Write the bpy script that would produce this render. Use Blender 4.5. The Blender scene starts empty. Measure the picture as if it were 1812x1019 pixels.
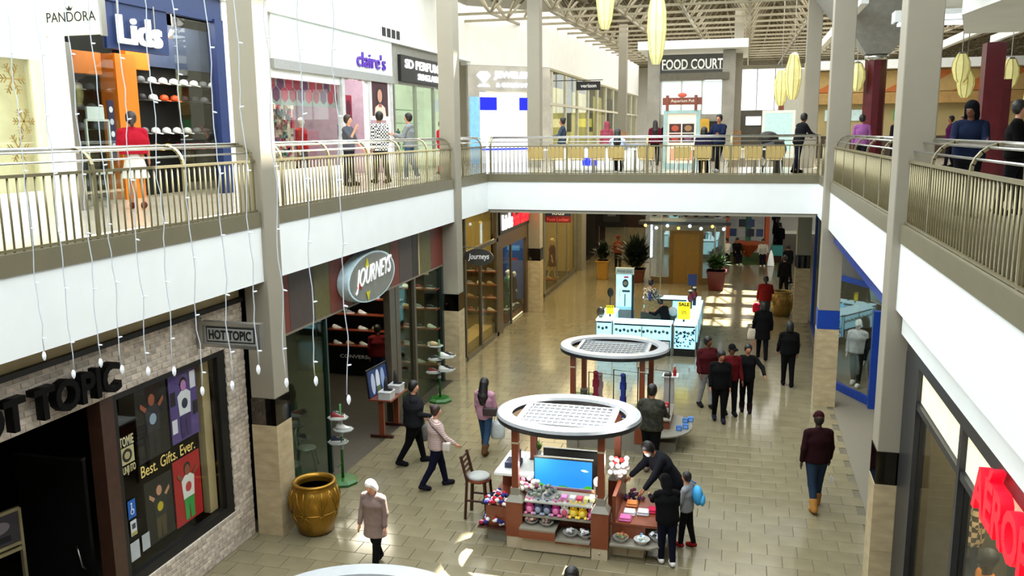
import bpy, bmesh, math, random
import numpy as np
from mathutils import Vector, Matrix
random.seed(7)
SC = bpy.context.scene
COL = SC.collection
# ------------------------------------------------------------------ camera
FPX = 1527.2
def cam_axes(yaw, pitch, roll):
    cy, sy, cp, sp = math.cos(yaw), math.sin(yaw), math.cos(pitch), math.sin(pitch)
    f = Vector((sy * cp, cy * cp, sp)); r = Vector((cy, -sy, 0)); u = r.cross(f)
    c, s = math.cos(roll), math.sin(roll)
    return c * r + s * u, -s * r + c * u, f
CAM_LOC = Vector((0, 0, 6.8))
_r, _u, _f = cam_axes(-0.261567, -0.178243, -0.009066)
cd = bpy.data.cameras.new('camera'); cam = bpy.data.objects.new('camera', cd); COL.objects.link(cam)
cd.sensor_width = 36.0; cd.lens = FPX / 1812 * 36.0; cd.clip_end = 400; cd.clip_start = 0.05
m = Matrix((_r, _u, -_f)).transposed().to_4x4(); m.translation = CAM_LOC
cam.matrix_world = m
SC.camera = cam
# ------------------------------------------------------------------ world, sun, skylight, exposure
w = bpy.data.worlds.new('daylight'); SC.world = w; w.use_nodes = True
bg = w.node_tree.nodes['Background']; bg.inputs[0].default_value = (0.93, 0.97, 1.0, 1); bg.inputs[1].default_value = 2.2
def add_light(name, kind, loc, energy, color=(1, 1, 1), size=None, rot=None, target=None, sizey=None):
    d = bpy.data.lights.new(name, kind); d.energy = energy; d.color = color
    o = bpy.data.objects.new(name, d); COL.objects.link(o); o.location = loc
    if kind == 'AREA':
        d.shape = 'RECTANGLE'; d.size = size; d.size_y = sizey or size
    elif kind == 'POINT' or kind == 'SPOT':
        d.shadow_soft_size = size or 0.1
    if target is not None:
        o.rotation_euler = (Vector(target) - Vector(loc)).to_track_quat('-Z', 'Y').to_euler()
    elif rot: o.rotation_euler = rot
    return o
SUN_DIR = Vector((-0.25, -0.45, -0.86)).normalized()
sun = add_light('sun', 'SUN', (10, 40, 40), 55.0, (1.0, 0.96, 0.88)); sun.data.angle = 0.012
sun.rotation_euler = SUN_DIR.to_track_quat('-Z', 'Y').to_euler()
# the long glazed skylight over the atrium and the one over the food court
add_light('skylight_atrium', 'AREA', (-4.6, 14.5, 12.3), 5600, (0.90, 0.97, 1.0), size=12.5, sizey=31.0)
add_light('skylight_food_court', 'AREA', (-1, 52, 12.0), 7500, (1.0, 0.98, 0.92), size=22, sizey=40)
SC.view_settings.view_transform = 'Standard'; SC.view_settings.look = 'None'
SC.view_settings.exposure = 0.0; SC.view_settings.gamma = 1.0; SC.view_settings.use_curve_mapping = False
SC.cycles.use_denoising = True; SC.cycles.max_bounces = 5; SC.cycles.diffuse_bounces = 3; SC.cycles.glossy_bounces = 3; SC.cycles.transmission_bounces = 4; SC.cycles.transparent_max_bounces = 12; SC.cycles.use_adaptive_sampling = True; SC.cycles.adaptive_threshold = 0.03
SC.cycles.sample_clamp_indirect = 6.0; SC.cycles.caustics_reflective = False; SC.cycles.caustics_refractive = False
# ------------------------------------------------------------------ materials
def lin(c):
    return tuple(((v / 255) / 12.92 if v / 255 <= 0.04045 else ((v / 255 + 0.055) / 1.055) ** 2.4) for v in c)
_M = {}
def mat(name, rgb, rough=0.55, metal=0.0, emit=0.0, var=0.12, scale=6.0, bump=0.0, spec=0.5, coat=0.0, island=0.0, alpha=1.0, stretch=None, ecol=None):
    if name in _M: return _M[name]
    ma = bpy.data.materials.new(name); ma.use_nodes = True; nt = ma.node_tree; N = nt.nodes; L = nt.links
    b = N['Principled BSDF']; c = lin(rgb)
    b.inputs['Roughness'].default_value = rough; b.inputs['Metallic'].default_value = metal
    b.inputs['Specular IOR Level'].default_value = spec
    if coat: b.inputs['Coat Weight'].default_value = coat; b.inputs['Coat Roughness'].default_value = 0.08
    tc = N.new('ShaderNodeTexCoord'); no = N.new('ShaderNodeTexNoise'); no.inputs['Scale'].default_value = scale; no.inputs['Detail'].default_value = 4
    src = tc.outputs['Object']
    if stretch:
        mp = N.new('ShaderNodeMapping'); mp.inputs['Scale'].default_value = stretch; L.new(src, mp.inputs[0]); src = mp.outputs[0]
    L.new(src, no.inputs['Vector'])
    mr = N.new('ShaderNodeMapRange'); mr.inputs[1].default_value = 0.3; mr.inputs[2].default_value = 0.7
    mr.inputs[3].default_value = 1 - var; mr.inputs[4].default_value = 1 + var
    L.new(no.outputs['Fac'], mr.inputs[0])
    val = mr.outputs[0]
    if island:
        g = N.new('ShaderNodeNewGeometry'); oi = N.new('ShaderNodeObjectInfo'); ad = N.new('ShaderNodeMath'); ad.operation = 'ADD'
        L.new(g.outputs['Random Per Island'], ad.inputs[0]); L.new(oi.outputs['Random'], ad.inputs[1])
        fr = N.new('ShaderNodeMath'); fr.operation = 'FRACT'; L.new(ad.outputs[0], fr.inputs[0])
        m2 = N.new('ShaderNodeMapRange'); m2.inputs[3].default_value = 1 - island; m2.inputs[4].default_value = 1 + island
        L.new(fr.outputs[0], m2.inputs[0])
        mu = N.new('ShaderNodeMath'); mu.operation = 'MULTIPLY'; L.new(val, mu.inputs[0]); L.new(m2.outputs[0], mu.inputs[1]); val = mu.outputs[0]
    vm = N.new('ShaderNodeVectorMath'); vm.operation = 'SCALE'; vm.inputs[0].default_value = c; L.new(val, vm.inputs['Scale'])
    L.new(vm.outputs[0], b.inputs['Base Color'])
    if emit:
        b.inputs['Emission Strength'].default_value = emit
        if ecol: b.inputs['Emission Color'].default_value = (*lin(ecol), 1)
        else: L.new(vm.outputs[0], b.inputs['Emission Color'])
    if bump:
        bp = N.new('ShaderNodeBump'); bp.inputs['Strength'].default_value = bump; bp.inputs['Distance'].default_value = 0.02
        L.new(no.outputs['Fac'], bp.inputs['Height']); L.new(bp.outputs[0], b.inputs['Normal'])
    if alpha < 1: b.inputs['Alpha'].default_value = alpha
    _M[name] = ma; return ma
def glass(name, tint=(235, 245, 240), refl=0.12, rough=0.02, fres=0.14):
    if name in _M: return _M[name]
    ma = bpy.data.materials.new(name); ma.use_nodes = True; nt = ma.node_tree; N = nt.nodes; L = nt.links
    for n in list(N): N.remove(n)
    o = N.new('ShaderNodeOutputMaterial'); t = N.new('ShaderNodeBsdfTransparent'); t.inputs[0].default_value = (*lin(tint), 1)
    g = N.new('ShaderNodeBsdfGlossy'); g.inputs['Roughness'].default_value = rough
    lw = N.new('ShaderNodeLayerWeight'); lw.inputs[0].default_value = 0.25
    no = N.new('ShaderNodeTexNoise'); no.inputs['Scale'].default_value = 1.5
    mr = N.new('ShaderNodeMapRange'); mr.inputs[3].default_value = refl * 0.8; mr.inputs[4].default_value = refl * 1.2; L.new(no.outputs['Fac'], mr.inputs[0])
    mx = N.new('ShaderNodeMath'); mx.operation = 'MULTIPLY_ADD'; mx.inputs[1].default_value = fres; L.new(lw.outputs['Fresnel'], mx.inputs[0]); L.new(mr.outputs[0], mx.inputs[2])
    ms = N.new('ShaderNodeMixShader'); L.new(mx.outputs[0], ms.inputs[0]); L.new(t.outputs[0], ms.inputs[1]); L.new(g.outputs[0], ms.inputs[2]); L.new(ms.outputs[0], o.inputs[0])
    _M[name] = ma; return ma
def pattern(name, kind, c1, c2, scale, rough=0.8, c3=None, emit=0.0):
    """two-tone printed cloth: 'voronoi' (camo/floral), 'check' (plaid), 'wave' (stripes)"""
    if name in _M: return _M[name]
    ma = bpy.data.materials.new(name); ma.use_nodes = True; nt = ma.node_tree; N = nt.nodes; L = nt.links
    b = N['Principled BSDF']; b.inputs['Roughness'].default_value = rough
    tc = N.new('ShaderNodeTexCoord')
    mix = N.new('ShaderNodeMix'); mix.data_type = 'RGBA'; mix.inputs[6].default_value = (*lin(c1), 1); mix.inputs[7].default_value = (*lin(c2), 1)
    if kind == 'check':
        t = N.new('ShaderNodeTexChecker'); t.inputs['Scale'].default_value = scale; L.new(tc.outputs['Object'], t.inputs['Vector']); fac = t.outputs['Fac']
    elif kind == 'wave':
        t = N.new('ShaderNodeTexWave'); t.bands_direction = 'Z'; t.inputs['Scale'].default_value = scale; t.inputs['Distortion'].default_value = 0.6
        L.new(tc.outputs['Object'], t.inputs['Vector'])
        r = N.new('ShaderNodeValToRGB'); r.color_ramp.elements[0].position = 0.45; r.color_ramp.elements[1].position = 0.6; L.new(t.outputs['Fac'], r.inputs[0]); fac = r.outputs[0]
    else:
        t = N.new('ShaderNodeTexNoise'); t.inputs['Scale'].default_value = scale; t.inputs['Detail'].default_value = 1.5; L.new(tc.outputs['Object'], t.inputs['Vector'])
        r = N.new('ShaderNodeValToRGB'); r.color_ramp.elements[0].position = 0.47; r.color_ramp.elements[1].position = 0.53; L.new(t.outputs['Fac'], r.inputs[0]); fac = r.outputs[0]
    L.new(fac, mix.inputs[0]); out = mix.outputs[2]
    L.new(out, b.inputs['Base Color'])
    if emit: L.new(out, b.inputs['Emission Color']); b.inputs['Emission Strength'].default_value = emit
    _M[name] = ma; return ma
# ------------------------------------------------------------------ mesh helpers
class MB:
    def __init__(s): s.v = []; s.f = []
    def add(s, vs, fs):
        o = len(s.v); s.v += [tuple(p) for p in vs]; s.f += [tuple(i + o for i in f) for f in fs]; return s
    def box(s, x0, x1, y0, y1, z0, z1):
        vs = [(x, y, z) for z in (z0, z1) for y in (y0, y1) for x in (x0, x1)]
        return s.add(vs, [(0, 2, 3, 1), (4, 5, 7, 6), (0, 1, 5, 4), (2, 6, 7, 3), (0, 4, 6, 2), (1, 3, 7, 5)])
    def cbox(s, c, d): return s.box(c[0] - d[0] / 2, c[0] + d[0] / 2, c[1] - d[1] / 2, c[1] + d[1] / 2, c[2] - d[2] / 2, c[2] + d[2] / 2)
    def bar(s, p, q, wd, ht, up=(0, 0, 1)):
        p, q = Vector(p), Vector(q); d = (q - p).normalized(); u = Vector(up)
        sx = d.cross(u); 
        if sx.length < 1e-4: sx = d.cross(Vector((1, 0, 0)))
        sx.normalize(); uz = sx.cross(d); vs = []
        for e in (p, q):
            for a, b in ((-1, -1), (1, -1), (1, 1), (-1, 1)): vs.append(e + sx * a * wd / 2 + uz * b * ht / 2)
        return s.add(vs, [(0, 1, 2, 3), (7, 6, 5, 4), (0, 4, 5, 1), (1, 5, 6, 2), (2, 6, 7, 3), (3, 7, 4, 0)])
    def tube(s, pts, r, n=8, cap=True, closed=False):
        pts = [Vector(p) for p in pts]; rs = r if isinstance(r, (list, tuple)) else [r] * len(pts); rings = []; K = len(pts)
        ref = None; vs = []
        for i, p in enumerate(pts):
            if closed: d = pts[(i + 1) % K] - pts[i - 1]
            else: d = pts[min(i + 1, K - 1)] - pts[max(i - 1, 0)]
            d.normalize()
            if ref is None: ref = Vector((0, 0, 1)) if abs(d.z) < 0.9 else Vector((1, 0, 0))
            a = d.cross(ref).normalized(); b = a.cross(d); ref = b
            for k in range(n):
                t = 2 * math.pi * k / n; vs.append(p + (a * math.cos(t) + b * math.sin(t)) * rs[i])
        fs = []
        for i in range(K if closed else K - 1):
            j = (i + 1) % K
            for k in range(n): fs.append((i * n + k, i * n + (k + 1) % n, j * n + (k + 1) % n, j * n + k))
        if cap and not closed: fs += [tuple(range(n))[::-1], tuple(range((K - 1) * n, K * n))]
        return s.add(vs, fs)
    def lathe(s, prof, c=(0, 0, 0), n=20, sx=1.0, sy=1.0, closed=False):
        vs = []; K = len(prof)
        for r, z in prof:
            for k in range(n):
                t = 2 * math.pi * k / n; vs.append((c[0] + r * math.cos(t) * sx, c[1] + r * math.sin(t) * sy, c[2] + z))
        fs = []
        for i in range(K if closed else K - 1):
            j = (i + 1) % K
            for k in range(n): fs.append((i * n + k, i * n + (k + 1) % n, j * n + (k + 1) % n, j * n + k))
        if not closed:
            if prof[0][0] > 1e-5: fs.append(tuple(range(n))[::-1])
            if prof[-1][0] > 1e-5: fs.append(tuple(range((K - 1) * n, K * n)))
        return s.add(vs, fs)
    def ell(s, c, r, n=12, m=8, rot=None):
        vs = []; 
        for i in range(m + 1):
            a = math.pi * i / m - math.pi / 2
            for k in range(n):
                t = 2 * math.pi * k / n; p = Vector((r[0] * math.cos(a) * math.cos(t), r[1] * math.cos(a) * math.sin(t), r[2] * math.sin(a)))
                if rot is not None: p = rot @ p
                vs.append(p + Vector(c))
        fs = [(i * n + k, i * n + (k + 1) % n, (i + 1) * n + (k + 1) % n, (i + 1) * n + k) for i in range(m) for k in range(n)]
        return s.add(vs, fs)
    def prism(s, poly, a, b):
        """poly: list of 3D points, extruded from offset vector a to b"""
        a, b = Vector(a), Vector(b); n = len(poly)
        vs = [Vector(p) + a for p in poly] + [Vector(p) + b for p in poly]
        fs = [tuple(range(n))[::-1], tuple(range(n, 2 * n))] + [(i, (i + 1) % n, n + (i + 1) % n, n + i) for i in range(n)]
        return s.add(vs, fs)
    def quad(s, *p): return s.add(p, [tuple(range(len(p)))])
    def xf(s, M):
        s.v = [tuple(M @ Vector(p)) for p in s.v]; return s
def root_loc(o):
    v = Vector((0, 0, 0))
    while o is not None: v = v + o.location; o = o.parent
    return v
def recalc(me):
    bm = bmesh.new(); bm.from_mesh(me); bmesh.ops.recalc_face_normals(bm, faces=bm.faces); bm.to_mesh(me); bm.free()
def mk(name, mb, ma, parent=None, smooth=False, world=True, bevel=0.0, label=None, origin=None):
    """one mesh object; coordinates in mb are world coordinates unless world=False"""
    off = root_loc(parent) if (parent is not None and world) else Vector((0, 0, 0))
    if parent is None and origin is not None: off = Vector(origin)
    me = bpy.data.meshes.new(name); me.from_pydata([tuple(Vector(p) - off) for p in mb.v], [], mb.f)
    recalc(me)
    if smooth is True: me.shade_smooth()
    elif smooth: me.shade_smooth(); me.set_sharp_from_angle(angle=smooth)
    if ma is not None:
        for x in (ma if isinstance(ma, (list, tuple)) else [ma]): me.materials.append(x)
    o = bpy.data.objects.new(name, me); COL.objects.link(o)
    if parent is not None: o.parent = parent
    elif origin is not None: o.location = off
    if bevel:
        bv = o.modifiers.new('bevel', 'BEVEL'); bv.width = bevel; bv.segments = 2; bv.limit_method = 'ANGLE'
    if label: o['label'] = label
    return o
def tag(o, label, cat, group=None):
    o['label'] = label; o['category'] = cat
    if group: o['group'] = group
    return o
def thing(name, label, cat, loc=(0, 0, 0), group=None):
    o = bpy.data.objects.new(name, None); COL.objects.link(o); o.location = loc; o.empty_display_size = 0.1
    return tag(o, label, cat, group)
def struct(name, mb, ma, smooth=False, bevel=0.0):
    o = mk(name, mb, ma, None, smooth, bevel=bevel); o['kind'] = 'structure'; return o
def sthing(name, loc=(0, 0, 0)):
    o = bpy.data.objects.new(name, None); COL.objects.link(o); o.location = loc; o['kind'] = 'structure'; return o
def inst(name, me, parent, loc, rot=None, scale=None):
    o = bpy.data.objects.new(name, me); COL.objects.link(o); o.parent = parent
    o.location = Vector(loc) - root_loc(parent) if parent is not None else loc
    if rot: o.rotation_euler = rot
    if scale: o.scale = scale
    return o
def copy_tree(o, parent=None, loc=None, rz=None):
    c = o.copy(); COL.objects.link(c); c.parent = parent
    if loc is not None: c.location = loc
    if rz is not None: c.rotation_euler = (0, 0, rz)
    for ch in list(o.children): copy_tree(ch, c)
    return c
ORD = ['first', 'second', 'third', 'fourth', 'fifth', 'sixth', 'seventh', 'eighth', 'ninth', 'tenth', 'eleventh', 'twelfth', 'thirteenth', 'fourteenth', 'fifteenth', 'sixteenth', 'seventeenth', 'eighteenth', 'nineteenth', 'twentieth']
# ------------------------------------------------------------------ lettering
def text_mesh(s, extrude=0.0, bold=0.0, shear=0.0):
    cu = bpy.data.curves.new('lettering', 'FONT'); cu.body = s; cu.extrude = extrude; cu.offset = bold; cu.shear = shear; cu.resolution_u = 3
    ob = bpy.data.objects.new('lettering', cu); me = bpy.data.meshes.new_from_object(ob)
    bpy.data.objects.remove(ob); bpy.data.curves.remove(cu); return me
def text_size(me):
    xs = [v.co.x for v in me.vertices]; ys = [v.co.y for v in me.vertices]
    return (min(xs), max(xs), min(ys), max(ys)) if xs else (0, 0, 0, 0)
def put_text(parent, s, origin, right, up, width, height, ma, depth=0.01, name='lettering', bold=0.0, shear=0.0, each=False, label=None):
    """write s so that it fills a width x height box whose lower left corner is origin (world)"""
    right, up = Vector(right).normalized(), Vector(up).normalized(); nrm = right.cross(up)
    me = text_mesh(s, 0.5, bold, shear); x0, x1, y0, y1 = text_size(me)
    def place(me, nm):
        sx, sy = width / (x1 - x0), height / (y1 - y0); off = root_loc(parent) if parent is not None else Vector((0, 0, 0))
        for v in me.vertices:
            c = v.co.copy(); v.co = Vector(origin) + right * ((c.x - x0) * sx) + up * ((c.y - y0) * sy) + nrm * ((c.z + 0.5) * depth) - off
        me.materials.clear(); me.materials.append(ma)
        o = bpy.data.objects.new(nm, me); COL.objects.link(o); o.parent = parent
        if label: o['label'] = label
        return o
    if not each: return place(me, name)
    res = []; 
    for i, ch in enumerate(s):
        if ch == ' ': continue
        pre = text_size(text_mesh(s[:i + 1], 0.0, bold, shear)); one = text_mesh(ch, 0.5, bold, shear); a = text_size(one)
        dx = pre[1] - a[1]
        for v in one.vertices: v.co.x += dx
        res.append(place(one, 'letter'))
    return res
# ------------------------------------------------------------------ shared dimensions
XL, XR = -7.5, 2.02          # faces of the two galleries
YF = 25.3                    # face of the far bridge
ZU = 5.5                     # upper floor
ZC = 12.6                    # roof
white_paint = mat('white_paint', (236, 240, 240), 0.45, var=0.02, scale=2)
white_wall = mat('white_wall', (232, 232, 226), 0.6, var=0.03, scale=2)
kerb_paint = mat('olive_grey_paint', (108, 102, 80), 0.45, var=0.05, scale=3)
rail_paint = mat('olive_grey_metal', (134, 126, 96), 0.32, metal=0.55, var=0.05)
chrome = mat('brushed_steel', (205, 208, 208), 0.2, metal=1.0, var=0.05)
col_paint = mat('column_paint', (146, 140, 125), 0.5, var=0.03, scale=2)
travertine = mat('cream_travertine', (178, 161, 128), 0.25, var=0.16, scale=3.5, stretch=(1, 1, 2.5))
tile_m = mat('polished_floor_tile', (121, 113, 89), 0.14, var=0.10, scale=2.2, island=0.065, spec=0.6)
grout = mat('tile_grout', (92, 86, 68), 0.8, var=0.1)
black_mirror = mat('dark_mirror_band', (96, 92, 86), 0.05, metal=1.0, var=0.1)
black = mat('black_paint', (14, 14, 15), 0.5, var=0.15)
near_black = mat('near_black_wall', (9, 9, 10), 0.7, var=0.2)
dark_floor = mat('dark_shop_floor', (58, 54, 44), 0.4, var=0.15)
upper_floor_m = mat('upper_polished_floor', (186, 178, 158), 0.18, var=0.08, scale=1.5, spec=0.6)
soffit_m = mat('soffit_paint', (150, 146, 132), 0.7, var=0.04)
tan_wall = mat('tan_wall', (178, 160, 118), 0.6, var=0.06)
brown_wall = mat('dark_brown_wall', (66, 40, 28), 0.6, var=0.2)
roof_m = mat('roof_panel', (210, 206, 192), 0.8, var=0.05)
# ------------------------------------------------------------------ lower floor: slab, tiles
fl = struct('floor', MB().box(-7.96, 2.36, -4, 70, -0.25, -0.012), grout)
TW, TD, TG = 0.47, 0.385, 0.007
def in_view(p):
    d = Vector(p) - CAM_LOC; z = d.dot(_f)
    if z < 0.1: return None
    return 906 + FPX * d.dot(_r) / z, 509.5 - FPX * d.dot(_u) / z
tile_me = bpy.data.meshes.new('tile')
_t = MB(); a, b, c = TW / 2 - TG / 2, TD / 2 - TG / 2, 0.004
_t.add([(-a, -b, -0.014), (a, -b, -0.014), (a, b, -0.014), (-a, b, -0.014), (-a, -b, -c), (a, -b, -c), (a, b, -c), (-a, b, -c), (-a + c, -b + c, 0), (a - c, -b + c, 0), (a - c, b - c, 0), (-a + c, b - c, 0)],
       [(8, 9, 10, 11), (4, 5, 9, 8), (5, 6, 10, 9), (6, 7, 11, 10), (7, 4, 8, 11), (0, 1, 5, 4), (1, 2, 6, 5), (2, 3, 7, 6), (3, 0, 4, 7)])
tile_me.from_pydata(_t.v, [], _t.f); tile_me.materials.append(tile_m)
rest = MB(); near = []
row = 0; y = 5.0
while y < 62:
    xo = (row % 2) * TW / 2 + (row * 0.037 % 0.05); x = -7.62 - TW + TW / 2 - xo; xm = -7.62 if 12.9 < y < 22.5 else -7.96
    while x < 2.36:
        xc0, xc1 = max(x - TW / 2, xm), min(x + TW / 2, 2.36)
        if xc1 - xc0 > 0.06:
            q = in_view((x, y, 0))
            if xc1 - xc0 > TW - 1e-4 and q and 0 < q[0] < 1812 and 560 < q[1] < 1019 and not (-4.1 < x < -1.2 and 13.0 < y < 14.6): near.append((-q[1], x, y))
            else: rest.box(xc0 + TG / 2, xc1 - TG / 2, y - TD / 2 + TG / 2, y + TD / 2 - TG / 2, -0.014, 0)
        x += TW
    y += TD; row += 1
near.sort()
for k, (_, x, y) in enumerate(near):
    if k < 300: inst('tile', tile_me, fl, (x, y, 0))
    else: rest.box(x - a, x + a, y - b, y + b, -0.014, 0)
o = mk('tiles', rest, tile_m, fl); o['kind'] = 'stuff'
struct('floor_shop_left', MB().box(-16, -7.962, -4, 60, -0.25, -0.005).box(-7.96, -7.62, 12.9, 22.5, -0.01, -0.005), dark_floor)
struct('floor_shop_right', MB().box(2.36, 12, -4, 60, -0.25, -0.005), mat('grey_carpet', (112, 106, 92), 0.85, var=0.08, scale=40))
struct('floor_far_concourse', MB().box(-10, 8, 62.1, 90, -0.25, 0), tile_m)
# ------------------------------------------------------------------ upper slabs (with a second opening beyond the bridge)
us = MB()
us.box(-22, XL - 0.03, -4, YF, 4.5, ZU)                    # left gallery and shops
us.box(XR + 0.03, 26, -4, YF, 4.5, ZU)                     # right gallery
us.box(-22, 26, YF + 0.03, 32.5, 4.5, ZU)                  # bridge
us.box(-22, -0.6, 32.5, 43, 4.5, ZU); us.box(2.6, 26, 32.5, 43, 4.5, ZU); us.box(-22, 26, 43, 90, 4.5, ZU)
us.box(-7.53, 2.05, -6, -0.35, 4.5, ZU)                    # bridge the photographer stands on
struct('floor_upper', us, upper_floor_m)
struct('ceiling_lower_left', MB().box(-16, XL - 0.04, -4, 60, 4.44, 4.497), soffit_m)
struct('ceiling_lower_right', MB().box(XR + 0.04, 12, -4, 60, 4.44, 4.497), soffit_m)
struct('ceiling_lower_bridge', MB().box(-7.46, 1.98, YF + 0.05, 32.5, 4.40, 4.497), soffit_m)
# fascias: white panels under an olive kerb
def fascia(name, ax, p0, p1, base, n, z0=4.44):
    """ax 'y': panel runs along y at x=base, face towards n; ax 'x': along x at y=base"""
    t = 0.12 * n
    if ax == 'y': struct(name, MB().box(min(base, base - t), max(base, base - t), p0, p1, z0, 5.34), white_paint)
    else: struct(name, MB().box(p0, p1, min(base, base - t), max(base, base - t), z0, 5.34), white_paint)
fascia('trim_1', 'y', -4, 12.40, XL, 1); fascia('trim_2', 'y', 12.82, 22.09, XL, 1); fascia('trim_3', 'y', 22.51, 28.0, XL, 1)
fascia('trim_4', 'y', -4, 12.19, XR, -1); fascia('trim_5', 'y', 12.61, 21.99, XR, -1); fascia('trim_6', 'y', 22.41, 28.0, XR, -1)
fascia('trim_7', 'x', XL, XR, YF, -1, 4.50)
# unseen roof; open cells added and placed so sun beams hit ring, rail, floor
cells = MB(); CS = 0.35
def roof_open(x, y):
    for (cx, cy, rx, ry) in ((0.75, 19.75, 1.1, 0.95), (-1.65, 18.45, 0.36, 0.5), (-5.55, 19.5, 0.25, 5.5)):
        if abs(x - cx) < rx and abs(y - cy) < ry: return True
    if 3.0 < x < 4.9 and 36 < y < 47 and (int((y - 36) / 0.7) % 3 != 2): return True
    return False
nx, ny = int(48 / CS), int(96 / CS)
vi = {}; vs = []; fs = []
def vid(i, j):
    if (i, j) not in vi: vi[(i, j)] = len(vs); vs.append((-22 + i * CS, -6 + j * CS, ZC + 1.5))
    return vi[(i, j)]
for i in range(nx):
    for j in range(ny):
        if not roof_open(-22 + (i + .5) * CS, -6 + (j + .5) * CS): fs.append((vid(i, j), vid(i + 1, j), vid(i + 1, j + 1), vid(i, j + 1)))
cells.add(vs, fs); struct('ceiling', cells, roof_m)
# enclosing walls
struct('wall_back', MB().box(-22, 26, -6.2, -6, -0.2, ZC + 1.5), white_wall)
struct('wall_left', MB().box(-22.2, -22, -6, 90, -0.2, ZC + 1.5), white_wall)
struct('wall_right', MB().box(26, 26.2, -6, 90, -0.2, ZC + 1.5), white_wall)
fw = MB(); fw.box(-22, 26, 78, 78.2, ZU - 6, 8.4); fw.box(-22, 26, 78, 78.2, 11.9, ZC + 1.5); fw.box(-22, -3.6, 78, 78.2, 8.4, 11.9); fw.box(5.2, 26, 78, 78.2, 8.4, 11.9)
struct('wall_far', fw, white_wall)
wn = MB()
for k in range(7): wn.box(-3.6 + k * 1.46, -3.52 + k * 1.46, 77.95, 78.05, 8.4, 11.9)
struct('window_1', wn, white_paint)
# upper left shop wall: bulkhead above the shop fronts, then the set-back corner
struct('wall_upper_left', MB().box(-11.75, -11.4, -4, 35.8, 9.78, ZC + 1.5), white_wall)
struct('trim_8', MB().box(-11.38, -11.26, -4, 35.7, 9.74, 9.84), white_paint)
bw = MB().prism([(-11.75, 35.8, 0), (-11.4, 35.6, 0), (-8.5, 38.5, 0), (-8.5, 72, 0), (-8.85, 72, 0), (-8.85, 38.8, 0)], (0, 0, 9.62), (0, 0, ZC + 1.5))
struct('wall_upper_corner', bw, white_wall)
# ------------------------------------------------------------------ columns
def column(x0, x1, y0, y1, label, ztop=ZC, band=black_mirror, inner=None):
    t = thing('column', label, 'column', ((x0 + x1) / 2, (y0 + y1) / 2, 0))
    mk('shaft', MB().box(x0 + .012, x1 - .012, y0 + .012, y1 - .012, 2.44, ztop), col_paint, t, bevel=0.015)
    mk('mirror_band', MB().box(x0 + .006, x1 - .006, y0 + .006, y1 - .006, 1.98, 2.44), band, t, label='dark mirrored band around the column')
    for z0, z1 in ((0.0, 0.99), (0.994, 1.975)):                 # stone cladding panels on four faces
        mk('stone_panel', MB().box(x0, x1, y0, y0 + .02, z0, z1), travertine, t); mk('stone_panel', MB().box(x0, x1, y1 - .02, y1, z0, z1), travertine, t)
        mk('stone_panel', MB().box(x0, x0 + .02, y0 + .021, y1 - .021, z0, z1), travertine, t); mk('stone_panel', MB().box(x1 - .02, x1, y0 + .021, y1 - .021, z0, z1), travertine, t)
    mk('core', MB().box(x0 + .022, x1 - .022, y0 + .022, y1 - .022, 0, 1.975), grout, t)
    return t
blue_p = mat('royal_blue_paint', (12, 58, 150), 0.35, var=0.06)
column(-7.89, -7.42, 12.36, 12.86, 'tall beige column beside the whitewashed brick shop front and gold urn')
column(-7.89, -7.42, 22.05, 22.55, 'tall beige column between the striped shoe shop and the glazed shop beyond it')
column(-7.85, -7.36, 31.7, 32.2, 'far left beige column beside the black sign with white and red letters')
column(1.9, 2.36, 12.15, 12.65, 'nearest right beige column with dark mirror band and stone foot')
column(1.88, 2.40, 21.95, 22.45, 'right beige column with a blue band beside the blue framed shop', band=blue_p)
column(1.9, 2.40, 31.8, 32.3, 'far right beige column beyond the bridge')
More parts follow.
